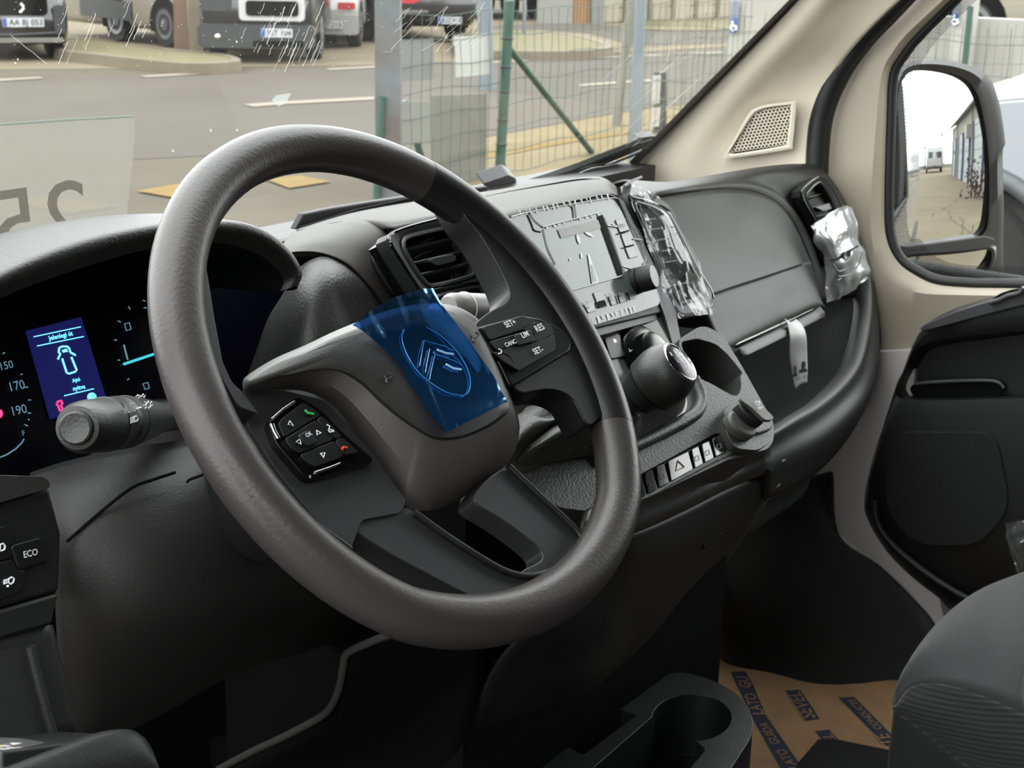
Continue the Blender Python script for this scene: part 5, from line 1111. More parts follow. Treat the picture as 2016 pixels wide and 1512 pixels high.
band([(998, 1332), (1070, 1325), (1180, 1450), (1100, 1460)], [('SEVEL', (1160, 1450), (1080, 1345))])
band([(380, 890), (418, 905), (455, 1075), (396, 1062)], [('SEVEL', (446, 1070), (420, 915))])
sheet = thing('dark_overlay', 'dark see-through panel over the printed floor paper', 'sheet', PZ(1680, 1490, .012))
prism('sheet_panel', [PZ(x, y, .014) for x, y in [ZP(905, 1500), ZP(1015, 1372), ZP(1100, 1372), ZP(1345, 1420), (1800, 1490), (1800, 1600), (1540, 1600)]], (0, 0, -.003), mat('dark_translucent', (22, 22, 22), .4, alpha=.22, trans=(120, 120, 120)), sheet, 0)  # dark translucent layer that darkens the printed paper beneath it

# ================================================================ loose things on the dashboard
tagm = mat('tag_white', (160, 161, 160), .5)
lab = thing('hanging_tag', 'white paper tag with two black head symbols hanging from the glovebox lid', 'tag', PX(1570, 765, 1.0))
tl = [pxr([(1545, 627, .985), (1556, 634, 1.0), (1567, 628, 1.02)]), pxr([(1551, 640, .985), (1566, 637, 1.0), (1580, 640, 1.02)]), pxr([(1556, 665, .975), (1572, 660, .99), (1587, 660, 1.01)]), pxr([(1555, 700, .975), (1572, 695, .99), (1589, 695, 1.01)]), pxr([(1560, 735, .98), (1575, 730, .99), (1590, 730, 1.01)]), pxr([(1566, 767, .98), (1576, 757, .99), (1589, 753, 1.01)])]
patch('tag_strip', tl, tagm, lab, 5, .0006)
TG = (PX(1572, 730, .982), nrm(np.cross(PX(1589, 700, 1.005) - PX(1556, 700, .97), PX(1560, 735, .975) - PX(1556, 700, .97))))
M_INKB = mat('tag_ink', (20, 20, 26), .6)
for cx_, cy_, w_ in ((1581, 725, 9), (1565, 733, 5)):
    poly2('head_symbol', [PP(cx_ + a * w_ / 9, cy_ + b, TG[0] + (-.004) * TG[1] * (1 if TG[1] @ (CAM - TG[0]) < 0 else -1), TG[1]) for a, b in [(-8, 10), (-8, 4), (-3, 1), (-4, -6), (-2, -13), (2, -14), (5, -11), (5, -4), (3, 0), (8, 2), (8, 7)]], M_INKB, lab)
ptext('lettering', 'OSTI / OCC', (1564, 750), (1589, 743), (TG[0] + (-.004) * TG[1] * (1 if TG[1] @ (CAM - TG[0]) < 0 else -1), TG[1]), M_INKB, lab)
# clear film bags over the two vents
fb = thing('clear_film', 'crumpled clear protective film hanging over the middle air vent', 'plastic film', PX(1370, 620, .70))
VRnn = nrm(VRn) * (1 if VRn @ (CAM - vr0) > 0 else -1)
def VQ(x, y, o): return PP(*Z6(x, y), vr0 + VRnn * o, VRnn)
rowsF = [[VQ(1085, 0, .012), VQ(1160, -40, .02), VQ(1260, -20, .02), VQ(1380, 20, .01)], [VQ(1130, 100, .014), VQ(1230, 80, .022), VQ(1340, 90, .02), VQ(1480, 90, .012)],
         [VQ(1250, 160, .012), VQ(1330, 180, .02), VQ(1430, 190, .024), VQ(1560, 190, .014)], [VQ(1340, 500, .010), VQ(1440, 420, .022), VQ(1560, 380, .026), VQ(1680, 400, .012)],
         [VQ(1440, 780, .010), VQ(1530, 720, .02), VQ(1650, 660, .026), VQ(1800, 680, .012)], [VQ(1500, 960, .012), VQ(1590, 930, .02), VQ(1720, 900, .026), VQ(1880, 900, .014)], [VQ(1590, 1180, .016), VQ(1690, 1170, .02), VQ(1830, 1150, .026), VQ(1970, 1150, .016)]]
def crumple(name, rows, amp, nn, m, par, sub=9, seed=1):
    R1 = [cr(r, sub) for r in rows]; cl = [cr([r[i] for r in R1], sub) for i in range(len(R1[0]))]; nc, nr = len(cl), len(cl[0]); rnd = random.Random(seed); vs_ = []
    ph = [rnd.uniform(0, 6) for _ in range(8)]
    for r in range(nr):
        for c in range(nc):
            u, v = c / nc, r / nr
            k = abs(math.sin(9 * u + 2.5 * math.sin(3 * v + ph[0]) + ph[1])) + .6 * abs(math.sin(16 * u - 5 * v + ph[2])) + .5 * math.sin(21 * v + 6 * u + ph[3])
            vs_.append(cl[c][r] + nn * amp * (k - .8))
    fs = [[r * nc + c, r * nc + c + 1, (r + 1) * nc + c + 1, (r + 1) * nc + c] for r in range(nr - 1) for c in range(nc - 1)]
    return mesh(name, vs_, fs, m, par, True, 25)
crumple('film_sheet', rowsF, .003, VRnn, M_CLEAR, fb)
for L in ([(1430, 150), (1480, 155), (1530, 185), (1565, 215), (1520, 205), (1470, 170)], [(1540, 690), (1570, 665), (1620, 690), (1638, 760), (1600, 785), (1560, 750)], [(1645, 720), (1690, 655), (1708, 720), (1690, 780), (1660, 780)], [(1715, 670), (1745, 700), (1770, 775), (1740, 745)]):
    poly2('punched_hole', cr([VQ(x, y, .032) for x, y in L], 3, True), M_BLACK, fb)
prism('tape_tab', [VQ(x, y, .02) for x, y in [(1130, -25), (1190, -70), (1290, -110), (1300, -90), (1200, -45), (1150, -10)]], VRnn * .001, mat('tape_brown', (45, 36, 32), .4), fb)
fb2 = thing('clear_film', 'clear plastic film bag hanging over the far right vent by the door', 'plastic film', PX(1650, 590, 1.33))
FN = nrm(FVn) * (1 if FVn @ (CAM - fv0) > 0 else -1)
def FQ(x, y, o): return PP(x, y, fv0 + FN * o, FN)
crumple('film_bag', [[FQ(1598, 445, .02), FQ(1630, 420, .035), FQ(1660, 405, .035), FQ(1676, 408, .02)], [FQ(1602, 475, .02), FQ(1632, 465, .042), FQ(1662, 450, .042), FQ(1690, 470, .02)], [FQ(1622, 510, .02), FQ(1645, 505, .045), FQ(1675, 490, .045), FQ(1700, 500, .02)],
                      [FQ(1624, 540, .02), FQ(1650, 540, .042), FQ(1685, 530, .042), FQ(1712, 535, .02)], [FQ(1626, 596, .02), FQ(1650, 588, .025), FQ(1680, 572, .025), FQ(1706, 548, .02)]], .004, FN, clear_mat('cloudy_film', .2, .22, (20, .4), (190, 195, 195), .34), fb2, 8, 5)
for L in ([(1628, 512), (1648, 508), (1662, 498), (1662, 506), (1640, 516)], [(1655, 500), (1662, 496), (1664, 512), (1656, 508)], [(1667, 494), (1676, 490), (1674, 506), (1668, 504)], [(1664, 497), (1690, 482), (1690, 486), (1672, 496)]):
    poly2('punched_hole', [FQ(x, y, .052) for x, y in L], M_BLACK, fb2)
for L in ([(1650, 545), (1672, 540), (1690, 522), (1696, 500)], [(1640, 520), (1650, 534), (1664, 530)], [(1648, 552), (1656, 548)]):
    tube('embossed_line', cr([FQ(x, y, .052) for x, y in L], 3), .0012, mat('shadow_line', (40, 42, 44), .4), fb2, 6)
# film over the radio
rf_ = thing('screen_film', 'creased clear film stuck over the whole radio panel', 'plastic film', RQ(1160, 620, .004))
M_RFILM = mat('radio_film', (82, 89, 86), .12, spec=.22, bump=(9, .25))  # opaque grey-green colour stands in for sky reflected on the clear film
fo = round_poly([RQ(x, y, .0035) for x, y in [(1000, 432), (1018, 424), (1190, 390), (1207, 392), (1220, 408), (1300, 585), (1298, 600), (1255, 615), (1170, 640), (1130, 640)]], .006)
prism('film_sheet', fo, -RN * .0008, M_RFILM, rf_)
M_RIDGE = mat('film_ridge', (112, 117, 115), .12)  # lighter film tone painted as sheen along the folds
M_CREASE = mat('film_crease', (52, 54, 53), .2)  # darker film tone painted as shade in the creases
def rt(L, r, m, nm='crease', o=.0042): return tube(nm, cr([RQ(*Z6(x, y), o) for x, y in L], 3), r * .55, m, rf_, 6)
rnd = random.Random(3)
def teeth(a, b, n, h):
    for i in range(n):
        t = (i + rnd.uniform(.1, .6)) / n; x, y = a[0] + (b[0] - a[0]) * t, a[1] + (b[1] - a[1]) * t; hh = h * rnd.uniform(.5, 1.1); w = rnd.uniform(6, 16)
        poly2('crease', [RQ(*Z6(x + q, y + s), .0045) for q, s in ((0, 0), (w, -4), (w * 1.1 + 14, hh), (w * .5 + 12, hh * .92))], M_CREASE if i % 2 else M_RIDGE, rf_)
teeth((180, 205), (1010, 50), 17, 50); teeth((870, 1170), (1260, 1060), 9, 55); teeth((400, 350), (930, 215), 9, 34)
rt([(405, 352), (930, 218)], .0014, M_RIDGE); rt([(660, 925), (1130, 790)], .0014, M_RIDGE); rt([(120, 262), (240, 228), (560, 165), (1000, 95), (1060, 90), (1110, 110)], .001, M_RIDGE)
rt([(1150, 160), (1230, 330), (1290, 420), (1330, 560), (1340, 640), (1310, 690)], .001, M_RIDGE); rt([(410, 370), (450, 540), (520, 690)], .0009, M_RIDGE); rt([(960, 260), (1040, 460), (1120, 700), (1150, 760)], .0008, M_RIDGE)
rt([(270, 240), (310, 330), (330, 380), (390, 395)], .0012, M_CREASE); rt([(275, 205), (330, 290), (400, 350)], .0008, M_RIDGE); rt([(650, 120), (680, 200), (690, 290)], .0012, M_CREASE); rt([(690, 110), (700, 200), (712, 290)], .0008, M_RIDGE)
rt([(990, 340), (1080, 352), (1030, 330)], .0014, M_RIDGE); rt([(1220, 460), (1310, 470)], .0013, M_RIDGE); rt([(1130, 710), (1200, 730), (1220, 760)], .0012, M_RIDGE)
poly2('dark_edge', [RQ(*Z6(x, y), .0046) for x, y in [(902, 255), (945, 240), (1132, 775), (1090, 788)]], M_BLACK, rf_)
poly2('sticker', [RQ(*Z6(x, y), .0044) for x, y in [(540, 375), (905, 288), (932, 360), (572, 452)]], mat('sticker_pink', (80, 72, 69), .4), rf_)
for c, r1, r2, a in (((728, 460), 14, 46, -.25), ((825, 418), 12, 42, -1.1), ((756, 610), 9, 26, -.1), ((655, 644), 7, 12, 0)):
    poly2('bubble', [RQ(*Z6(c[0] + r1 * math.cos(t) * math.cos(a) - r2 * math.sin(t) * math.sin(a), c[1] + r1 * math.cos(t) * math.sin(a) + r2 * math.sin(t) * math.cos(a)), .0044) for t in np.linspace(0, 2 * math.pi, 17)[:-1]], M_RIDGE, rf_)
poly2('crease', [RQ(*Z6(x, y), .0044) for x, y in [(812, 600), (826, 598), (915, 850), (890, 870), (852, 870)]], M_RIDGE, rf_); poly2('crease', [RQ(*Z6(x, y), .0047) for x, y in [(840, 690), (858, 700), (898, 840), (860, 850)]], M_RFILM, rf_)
M_RB = mat('radio_button', (62, 65, 63), .3)
def rbtn(L, wds=()):
    b_ = prism('radio_button', round_poly([RQ(*Z6(x, y), .0047) for x, y in L], .002), -RN * .002, M_RB, radio, .0004)
    for s_, a, c in wds: ptext('lettering', s_, Z6(*a), Z6(*c), (ra + RN * .0049, RN), M_DARK, b_)
rbtn([(1062, 285), (1148, 268), (1182, 385), (1105, 405)], [('MODE', (1098, 362), (1150, 350))]); rbtn([(1112, 415), (1185, 395), (1222, 512), (1152, 530)]); rbtn([(1152, 540), (1222, 520), (1268, 615), (1190, 638)])
rbtn([(862, 945), (950, 920), (995, 1065), (915, 1085)]); rbtn([(1000, 975), (1080, 955), (1100, 1040), (1030, 1062)], [('3', (1014, 1025), (1030, 1020))]); rbtn([(1085, 955), (1165, 930), (1190, 1015), (1105, 1040)], [('4', (1102, 998), (1120, 993))]); rbtn([(1170, 930), (1235, 912), (1258, 990), (1192, 1012)]); rbtn([(775, 1050), (860, 1022), (890, 1105), (820, 1130)], [('2', (806, 1090), (824, 1085))])
poly2('usb_port', [RQ(*Z6(x, y), .0062) for x, y in [(905, 1022), (965, 1008), (985, 1062), (912, 1078)]], M_BLACK, radio)
for L in ([(1105, 405), (1182, 385)], [(1152, 532), (1224, 514)], [(1078, 965), (1100, 1036)], [(1164, 940), (1188, 1010)]):
    tube('button_gap', [RQ(*Z6(x, y), .006) for x, y in L], .0009, M_BLACK, radio, 5)
# plastic wrapped part on the door pocket at the right edge
pw = thing('plastic_wrap', 'clear plastic wrapped strap end on the door at the right edge', 'plastic wrap', PX(2005, 1125, 1.33))
prism('strap', round_poly([PX(x, y, 1.335) for x, y in [(1998, 1030), (2030, 1024), (2030, 1120), (2010, 1128), (1990, 1085)]], .004), (.01, 0, 0), M_DARK, pw, .002)
crumple('wrap', [pxr([(1980, 1030, 1.33), (2010, 1024, 1.325), (2050, 1022, 1.33)]), pxr([(1984, 1070, 1.33), (2010, 1070, 1.32), (2050, 1070, 1.33)]), pxr([(2004, 1128, 1.33), (2020, 1125, 1.325), (2050, 1120, 1.33)])], .003, V(-1, 0, 0), M_CLEAR, pw, 8, 4)
# ================================================================ on the windscreen
M_SHEET = mat('sheet_translucent', (140, 137, 130), .6, alpha=.36, thin=.7)
sh_ = thing('number_sheet', 'translucent white sheet with a reversed number 25 stuck on the windscreen', 'sheet', WS(130, 430, .003))
mesh('sheet_film', [WS(x, y, .003) for x, y in [(-160, 258), (0, 247), (130, 238), (264, 231), (266, 260), (262, 310), (255, 370), (247, 450), (240, 560), (-160, 700)]], [list(range(10))], M_SHEET, sh_, False)
solid(sh_.children[0], .0006)
tube('sheet_fold', [WS(x, y, .002) for x, y in [(-160, 256), (0, 245), (130, 236), (262, 229)]], .0012, mat('sheet_edge', (140, 148, 140), .5, alpha=.3, thin=.6), sh_, 6)
M_DIG = mat('digit_brown', (88, 78, 66), .6, alpha=.35, thin=.5)
A_, B_ = WS(170, 474, .001), WS(2, 506, .001); U_ = WS(157, 350, .001) - WS(163, 474, .001)
dg_ = text('digits', '25', A_, B_, U_, M_DIG, sh_, height=np.linalg.norm(U_), shear=True)
# chip of film and scratches
st = thing('film_scrap', 'small torn scrap of clear film stuck mid windscreen', 'film scrap', WS(553, 205, -.002))
mesh('scrap', [WS(380 + x / 4.8, y / 4.8, -.002) for x, y in [(745, 945), (790, 900), (930, 878), (885, 965), (860, 985), (805, 1005), (780, 980)]], [list(range(7))], mat('scrap_clear', (150, 154, 151), .3, alpha=.4, thin=.6), st, False)
rnd = random.Random(11); sv, sf = [], []
def streak(x, y, dx, dy, w):
    k = len(sv); n = 5
    for i in range(n + 1):
        t = i / n; j = rnd.uniform(-1.2, 1.2)
        sv.append(WS(x + dx * t + j - w, y + dy * t, -.0015)); sv.append(WS(x + dx * t + j + w, y + dy * t, -.0015))
    for i in range(n): sf.append([k + 2 * i, k + 2 * i + 1, k + 2 * i + 3, k + 2 * i + 2])
for _ in range(46):
    x = rnd.choice([rnd.uniform(120, 300), rnd.uniform(480, 640), rnd.uniform(520, 620)]); y = rnd.uniform(2, 90); l = rnd.uniform(15, 55); streak(x, y, -l * .42, l, rnd.uniform(.3, .8))
for _ in range(24):
    x = rnd.uniform(790, 960); y = rnd.uniform(0, 80); l = rnd.uniform(20, 70); streak(x, y, -l * rnd.uniform(.4, .9), l * rnd.uniform(.3, .9), rnd.uniform(.3, .6))
streak(22, 70, 70, 56, .7)
for _ in range(14): streak(1230 + rnd.uniform(0, 190), rnd.uniform(100, 260), -60, 55, .3)
for _ in range(90):
    x, y = rnd.uniform(0, 760), rnd.uniform(0, 130); streak(x, y, rnd.uniform(-1, 1), 1.6, .8)
for x, y in ((465, 80), (562, 57), (415, 255), (466, 254), (340, 295), (35, 115), (30, 122)): streak(x, y, 1, 4, 1.6)
wd = thing('windscreen_dirt', 'pale scratches and rain streaks dried on the windscreen', 'dirt', WS(500, 200, -.0015), kind='stuff')
mesh('streaks', sv, sf, mat('dirt_white', (190, 190, 186), .6, alpha=.5, thin=.6), wd, False)
# wiper
wip = thing('wiper', 'black windscreen wiper parked along the lower right of the glass', 'wiper', WS(1140, 330, .012))
wpth = [(1030, 366), (1080, 352), (1140, 332), (1200, 308), (1250, 288), (1280, 278), (1292, 275)]
fr2 = []
for i, (x, y) in enumerate(wpth):
    hw = [9, 11, 12, 12, 11, 9, 5][i]
    fr2.append([WS(x - 2, y - hw, .012), WS(x, y - hw * .2, .006), WS(x + 3, y + hw * .9, .010), WS(x + 1, y + hw * .3, .02)])
loft('blade', fr2, mat('wiper_grey', (36, 37, 38), .5), wip)
tube('rubber_edge', [WS(x + 6, y + 14, .006) for x, y in wpth[1:6]], .0018, M_RUB, wip, 6)
prism('end_cap', round_poly([WS(x, y, .008) for x, y in [(1254, 272), (1288, 268), (1294, 276), (1268, 284)]], .003), WSN * .01, mat('wiper_cap', (50, 51, 51), .5), wip, .002)
prism('arm_cover', round_poly([WS(x, y, .012) for x, y in [(952, 362), (1002, 345), (1016, 352), (1018, 364), (960, 376)]], .004), WSN * .02, mat('wiper_cover', (34, 36, 38), .5), wip, .003)
sc = thing('torn_film', 'torn white film scraps under the wiper at the glass corner', 'film scrap', PZ(1175, 342, .75))
prism('scrap', [WS(x, y, -.003) for x, y in [(1130, 346), (1152, 336), (1168, 330), (1190, 328), (1216, 322), (1208, 332), (1190, 340), (1196, 346), (1160, 346)]], WSN * .001, mat('scrap_white', (170, 173, 171), .4, alpha=.35), sc)

# ================================================================ the street
M_ASPH = mat('asphalt', (80, 75, 66), .92, spec=.06, bump=(40, .3), var=(1.2, (74, 69, 61)))
M_ROAD = mat('road_asphalt', (79, 75, 69), .9, spec=.06, var=(.5, (73, 69, 64)))
M_BEIG = mat('gravel_beige', (104, 95, 80), .95, spec=.06, var=(1.5, (96, 88, 74)))
M_PAVE = mat('pavement', (106, 95, 74), .95, spec=.06, var=(2.0, (98, 88, 68)))
M_WLINE = mat('white_paint', (116, 109, 99), .8, spec=.06); M_YLINE = mat('yellow_paint', (108, 90, 54), .8, spec=.06, var=(9, (100, 83, 50)))
M_GRASS = mat('dry_grass', (84, 77, 46), .95, var=(3, (78, 71, 42))); M_KERB = mat('kerb_stone', (92, 83, 68), .9, var=(4, (85, 77, 63)))
M_CONC = mat('yard_concrete', (117, 108, 92), .9, spec=.06, var=(.8, (108, 100, 85)))
tag(box('ground', (20, 10, G - .03), (220, 220, .06), M_ASPH), kind='structure')
def flat(name, L, m, dz=.004, kind='structure', par=None):
    o = mesh(name, [PZ(x, y, G + dz) for x, y in L], [list(range(len(L)))], m, par, False)
    if kind: tag(o, kind=kind)
    return o
flat('road', [(-200, 165), (0, 158), (740, 134), (1100, 112), (1500, 92), (1700, 86), (1700, 150), (1420, 195), (1250, 216), (1060, 250), (960, 268), (700, 290), (300, 312), (-200, 335)], M_ROAD, .003)
flat('parking_apron', [(-250, 140), (0, 137), (300, 134), (740, 128), (960, 118), (1220, 104), (1460, 90), (1460, 60), (1180, 40), (900, 32), (300, 30), (-200, 40)], M_BEIG, .004)
flat('side_road', [(960, 62), (1060, 58), (1160, 66), (1260, 92), (1440, 84), (1600, 70), (1600, 50), (1430, 55), (1260, 58), (1180, 48), (1050, 47), (960, 50)], M_ROAD, .008)
flat('pavement', [(900, 288), (962, 270), (1060, 252), (1180, 230), (1260, 217), (1420, 198), (1500, 190), (1500, 330), (1250, 420), (880, 430)], M_PAVE, .006)
def line(L, m, nm='road_marking'): return flat(nm, L, m, .011)
for L in ([(478, 205), (560, 199), (736, 190), (737, 196), (560, 205), (500, 210)], [(272, 149), (460, 138), (460, 142), (290, 152)], [(-60, 158), (78, 151), (86, 154), (-60, 163)], [(640, 135), (745, 129), (745, 133), (650, 138)], [(1138, 166), (1282, 155), (1284, 160), (1142, 170)], [(895, 124), (1040, 117), (1040, 120), (900, 128)], [(1150, 113), (1425, 101), (1425, 104), (1150, 116)]): line(L, M_WLINE)
line([(958, 302), (1100, 277), (1250, 256), (1252, 261), (1100, 284), (958, 312)], M_YLINE)
for L in ([(270, 376), (345, 362), (420, 372), (350, 390)], [(520, 352), (592, 345), (652, 357), (570, 370)], [(28, 400), (80, 386), (240, 404), (140, 420)]): line(L, M_YLINE)
def island(top, kerb_w, label_kind='trim'):
    n = len(top); T = [PZ(x, y, G + .13) for x, y in top]; c = sum(T) / n; T = cr(T, 4, True)
    loft('kerb', [[V(p[0], p[1], G) + .02 * nrm(p - c) for p in T], T, [p + nrm(c - p) * kerb_w for p in T]], M_KERB, None, False, False)['kind'] = 'structure'
    g = mesh('verge', [p + nrm(c - p) * kerb_w - V(0, 0, .005) for p in T], [list(range(len(T)))], M_GRASS, None, False); tag(g, kind='structure')
island([(108, 96), (180, 106), (300, 119), (380, 125), (455, 122), (474, 117), (452, 108), (400, 101), (340, 96), (250, 86), (170, 76), (118, 76)], .16)
island([(900, 96), (1000, 100), (1100, 101), (1180, 97), (1208, 90), (1190, 80), (1130, 68), (1050, 60), (960, 58), (900, 60)], .2)
flat('far_verge', [(1268, 58), (1350, 60), (1440, 58), (1440, 36), (1350, 36), (1268, 40)], M_GRASS, .02)

# ---------------------------------------------------------------- poles, posts, boards
def pole(name, label, b, t, w, m, cat='post', shape=4, z0=G, dist=None, group=None):
    """upright from a base point on the ground to the height seen at the top point"""
    B = PZ(*b, z0); d = ray(*t); k = np.hypot(*(B - CAM)[:2]) / np.hypot(*d[:2]); T = CAM + d * k; th = thing(name, label, cat, B, group)
    if shape == 4:
        a = nrm(V(XC[0], XC[1], 0)); c = np.cross(V(0, 0, 1), a); r0 = [B + a * sx * w / 2 + c * sy * w / 2 for sx, sy in ((-1, -1), (1, -1), (1, 1), (-1, 1))]
        o = loft('shaft', [r0, [p + (T - B) for p in r0]], m, th)
    else: o = tube('shaft', [B, T], w / 2, m, th, 12)
    return th, B, T
M_GREEN = mat('green_post', (26, 60, 46), .5, var=(8, (24, 55, 42))); M_STEEL = mat('galvanised', (92, 99, 103), .5); M_WOOD = mat('weathered_timber', (76, 68, 63), .85, bump=(20, .5), var=(3, (85, 92, 95)))
M_CPOLE = mat('concrete_pole', (106, 97, 82), .9, var=(4, (98, 90, 76))); M_PINK = mat('pole_box', (100, 80, 66), .8)
th, B, T = pole('timber_post', 'tall weathered timber post standing in the fence by the road', (766, 395), (764, -60), .155, M_WOOD)
tube('strap', [PZ(766, 395, G) + V(0, 0, .93) + .081 * V(math.cos(t), math.sin(t), 0) for t in np.linspace(0, 6.28, 17)], .004, M_STEEL, th, 5)
pole('green_post', 'green fence post half hidden behind the timber post', (741, 400), (752, 190), .05, M_GREEN, shape=12)
gp_, gB, gT = pole('green_post', 'round green fence post with a long sloping brace', (983, 350), (1003, 4), .072, M_GREEN, shape=12)
tube('brace', [PZ(1164, 304, G) + V(0, 0, .02), gB + (gT - gB) * .76], .024, M_GREEN, gp_, 10)
lathe('post_cap', gT, (0, 0, 1), [(.038, -.02), (.038, .01), (.02, .018)], M_GREEN, gp_, 16)
for z_ in (.2, .34, .5, .64, .8): tube('wire_tie', [gB + (gT - gB) * z_ + .04 * V(math.cos(t), math.sin(t), 0) for t in np.linspace(0, 6.28, 13)], .007, M_DARK, gp_, 5)
lb = thing('green_brace', 'short sloping green brace behind the small white board', 'post', PZ(834, 330, G))
tube('shaft', [PZ(840, 345, G), PX(796, 198, PZ(840, 345, G)[0] - .15)], .026, M_GREEN, lb, 10)
pole('steel_pole', 'bluish steel pole behind the white square board', (957, 178), (953, -60), .17, M_STEEL, shape=12)
pole('leaning_post', 'slim leaning grey post beside the road', (1212, 248), (1252, -60), .085, mat('grey_post', (98, 96, 88), .7), shape=12)
pole('steel_pole', 'galvanised steel post at the kerb next to the leaning post', (1247, 330), (1264, -60), .085, M_STEEL, shape=12)
pole('sign_pole', 'thin grey sign pole on the grass island', (1032, 82), (1032, -60), .06, M_STEEL, shape=12)
pole('concrete_pole', 'pale concrete utility pole on the kerb island', (389, 104), (386, -60), .2, M_CPOLE)
cb, cB, cT = pole('cable_box', 'pinkish box strapped to the concrete pole', (360, 98), (358, -60), .21, M_PINK, 'box')
bo, oB, oT = pole('bollard', 'black and white roadside marker post at the windscreen edge', (1298, 262), (1300, 142), .115, mat('bollard_black', (28, 28, 28), .7), shape=12)
a_ = nrm(V(XC[0], XC[1], 0))
for z0_, z1_ in ((.08, .40), (.46, .92)):
    prism('white_band', [oB + (oT - oB) * z0_ - a_ * .075 - DC * .05, oB + (oT - oB) * z1_ - a_ * .07 - DC * .05, oB + (oT - oB) * z1_ - a_ * .0 - DC * .075, oB + (oT - oB) * z0_ - a_ * .01 - DC * .075], -DC * .01, mat('marker_white', (140, 136, 130), .7), bo)
# boards hung on the wire fence
FY0 = PZ(766, 395, G); FY1 = PZ(1247, 290, G); FD = nrm(FY1 - FY0); FNn = np.cross(FD, V(0, 0, 1))
def FQ_(x, y, o=0.0): return PP(x, y, FY0 + FNn * o, FNn)
for nm_, lb_, L, c_ in (('board', 'pale grey square board on the wire fence beside the timber post', [(791, 80), (861, 76), (861, 158), (794, 160)], (94, 97, 93)),
                   ('board', 'bright white square board on the fence in front of the steel pole', [(903, 74), (971, 70), (973, 146), (906, 153)], (150, 150, 145)),
                   ('board', 'faded small board low on the fence between the posts', [(790, 201), (852, 200), (856, 280), (790, 284)], (104, 104, 98)),
                   ('board', 'large grey sheet board low on the fence left of the green post', [(858, 189), (966, 185), (964, 330), (958, 372), (856, 372)], (90, 89, 83))):
    th = thing(nm_, lb_, 'board', FQ_(*L[2], .03))
    n2 = FNn if FNn @ (CAM - FY0) > 0 else -FNn
    prism('panel', [FQ_(x, y) - n2 * .03 for x, y in L], -n2 * .006, mat('board_' + str(c_[0]), c_, .5), th)
# wire fence
def wire_fence(label, P0, P1, h, dx, dz, seed, r=.0028, gauge_m=None, z0=.02):
    rn = random.Random(seed); L = np.linalg.norm(P1 - P0); d = nrm(P1 - P0); parts = []; nn = np.cross(d, V(0, 0, 1)); n = int(L / dx)
    for i in range(n + 1):
        pts = [P0 + d * (i * dx + rn.uniform(-.012, .012) * (k % 2)) + V(0, 0, z0 + h * k / 6) + nn * rn.uniform(-.01, .01) for k in range(7)]
        parts.append(tube_geo(pts, r, 4))
    k = 0; z = z0
    while z <= z0 + h + 1e-6:
        pts = [P0 + d * L * i / 40 + V(0, 0, z + .012 * math.sin(i * .9 + k)) for i in range(41)]; parts.append(tube_geo(pts, r, 4)); z += dz; k += 1
    th = thing('wire_fence', label, 'fence', P0)
    v, f = merge(parts); o = mesh('wire_mesh', v, f, gauge_m or mat('green_wire', (40, 58, 50), .6), th, True, 60); o['kind'] = 'stuff'
    return th
wire_fence('wavy green wire mesh fence along the road in front of the van', FY0, FY0 + FD * 5.6, 1.12, .115, .16, 2)
# barbed strands between the posts
X9 = 9.2
rp_ = thing('green_post', 'square green fence post seen above the door mirror', 'post', V(*PX(1905, 90, X9)[:2], G))
rb, rt_ = PX(1900, 125, X9), PX(1911, 12, X9)
pt = V(rt_[0], rt_[1], 0); tube('shaft', [V(rb[0], rb[1], G), rt_], .022, M_GREEN, rp_, 10)
wf_ = wire_fence('thin wire fence seen through the passenger window', V(X9, 5.2, G), V(X9, 0.2, G), 1.1, .16, .2, 5, .003, mat('grey_wire', (70, 76, 70), .6))
wire_fence('finer wire fence further back behind the passenger window', V(12.2, 5.7, G), V(12.2, 0.4, G), 1.0, .075, .22, 6, .0024, mat('pale_wire', (84, 84, 78), .6))

# ---------------------------------------------------------------- white wall, pillar and what stands behind
M_WALLW = mat('white_render', (138, 136, 130), .9, bump=(6, .4), var=(2, (128, 126, 120)))
wr = thing('low_wall', 'white rendered low wall beyond the passenger window', 'wall', V(14, 4, G))
wt = PX(1930, 36, 14.0)[2]
ye = PX(1452, 100, 14.0)[1]; box('wall_body', (14.15, (ye - 2.5) / 2, (wt + G) / 2), (.3, ye + 2.5, wt - G), M_WALLW, wr)
M_BLUE = mat('sign_blue', (30, 62, 116), .5); M_BLU2 = mat('strip_blue', (92, 98, 116), .5)
pil = thing('white_pillar', 'white gate pillar with a blue parking sticker at the windscreen edge', 'pillar', PX(1460, 300, 12.4))
p_l = PX(1427, 128, 12.4); p_r = PX(1520, 128, 12.4)
box('pillar_body', ((p_l + p_r)[0] / 2 + .2, (p_l + p_r)[1] / 2, .6), (.35, abs(p_l[1] - p_r[1]), 2.3), M_WALLW, pil)
def sticker(par, X, x0, x1, y0, y1, ym, sl=0):
    poly2('grey_strip', [PX(x, y, X - .02) for x, y in [(x0 + 3, y0), (x1 + 3, y0), (x1, ym), (x0, ym)]], M_BLU2, par)
    poly2('blue_sign', [PX(x, y, X - .02) for x, y in [(x0, ym), (x1, ym), (x1 - 2, y1), (x0 - 2, y1)]], M_BLUE, par)
    cx_, cy_ = (x0 + x1) / 2 - 1, (ym + y1) / 2
    tube('wheelchair_mark', cr([PX(cx_ + a, cy_ + b, X - .03) for a, b in [(-3, -9), (-1, 1), (4, 1), (5, 8)]], 3), .008, M_WHITE, par, 5)
    tube('wheelchair_mark', cr([PX(cx_ + a, cy_ + b, X - .03) for a, b in [(-3, -2), (-6, 4), (-2, 10), (4, 7)]], 3), .008, M_WHITE, par, 5)
sticker(pil, 12.4, 1438, 1453, 2, 65, 36)
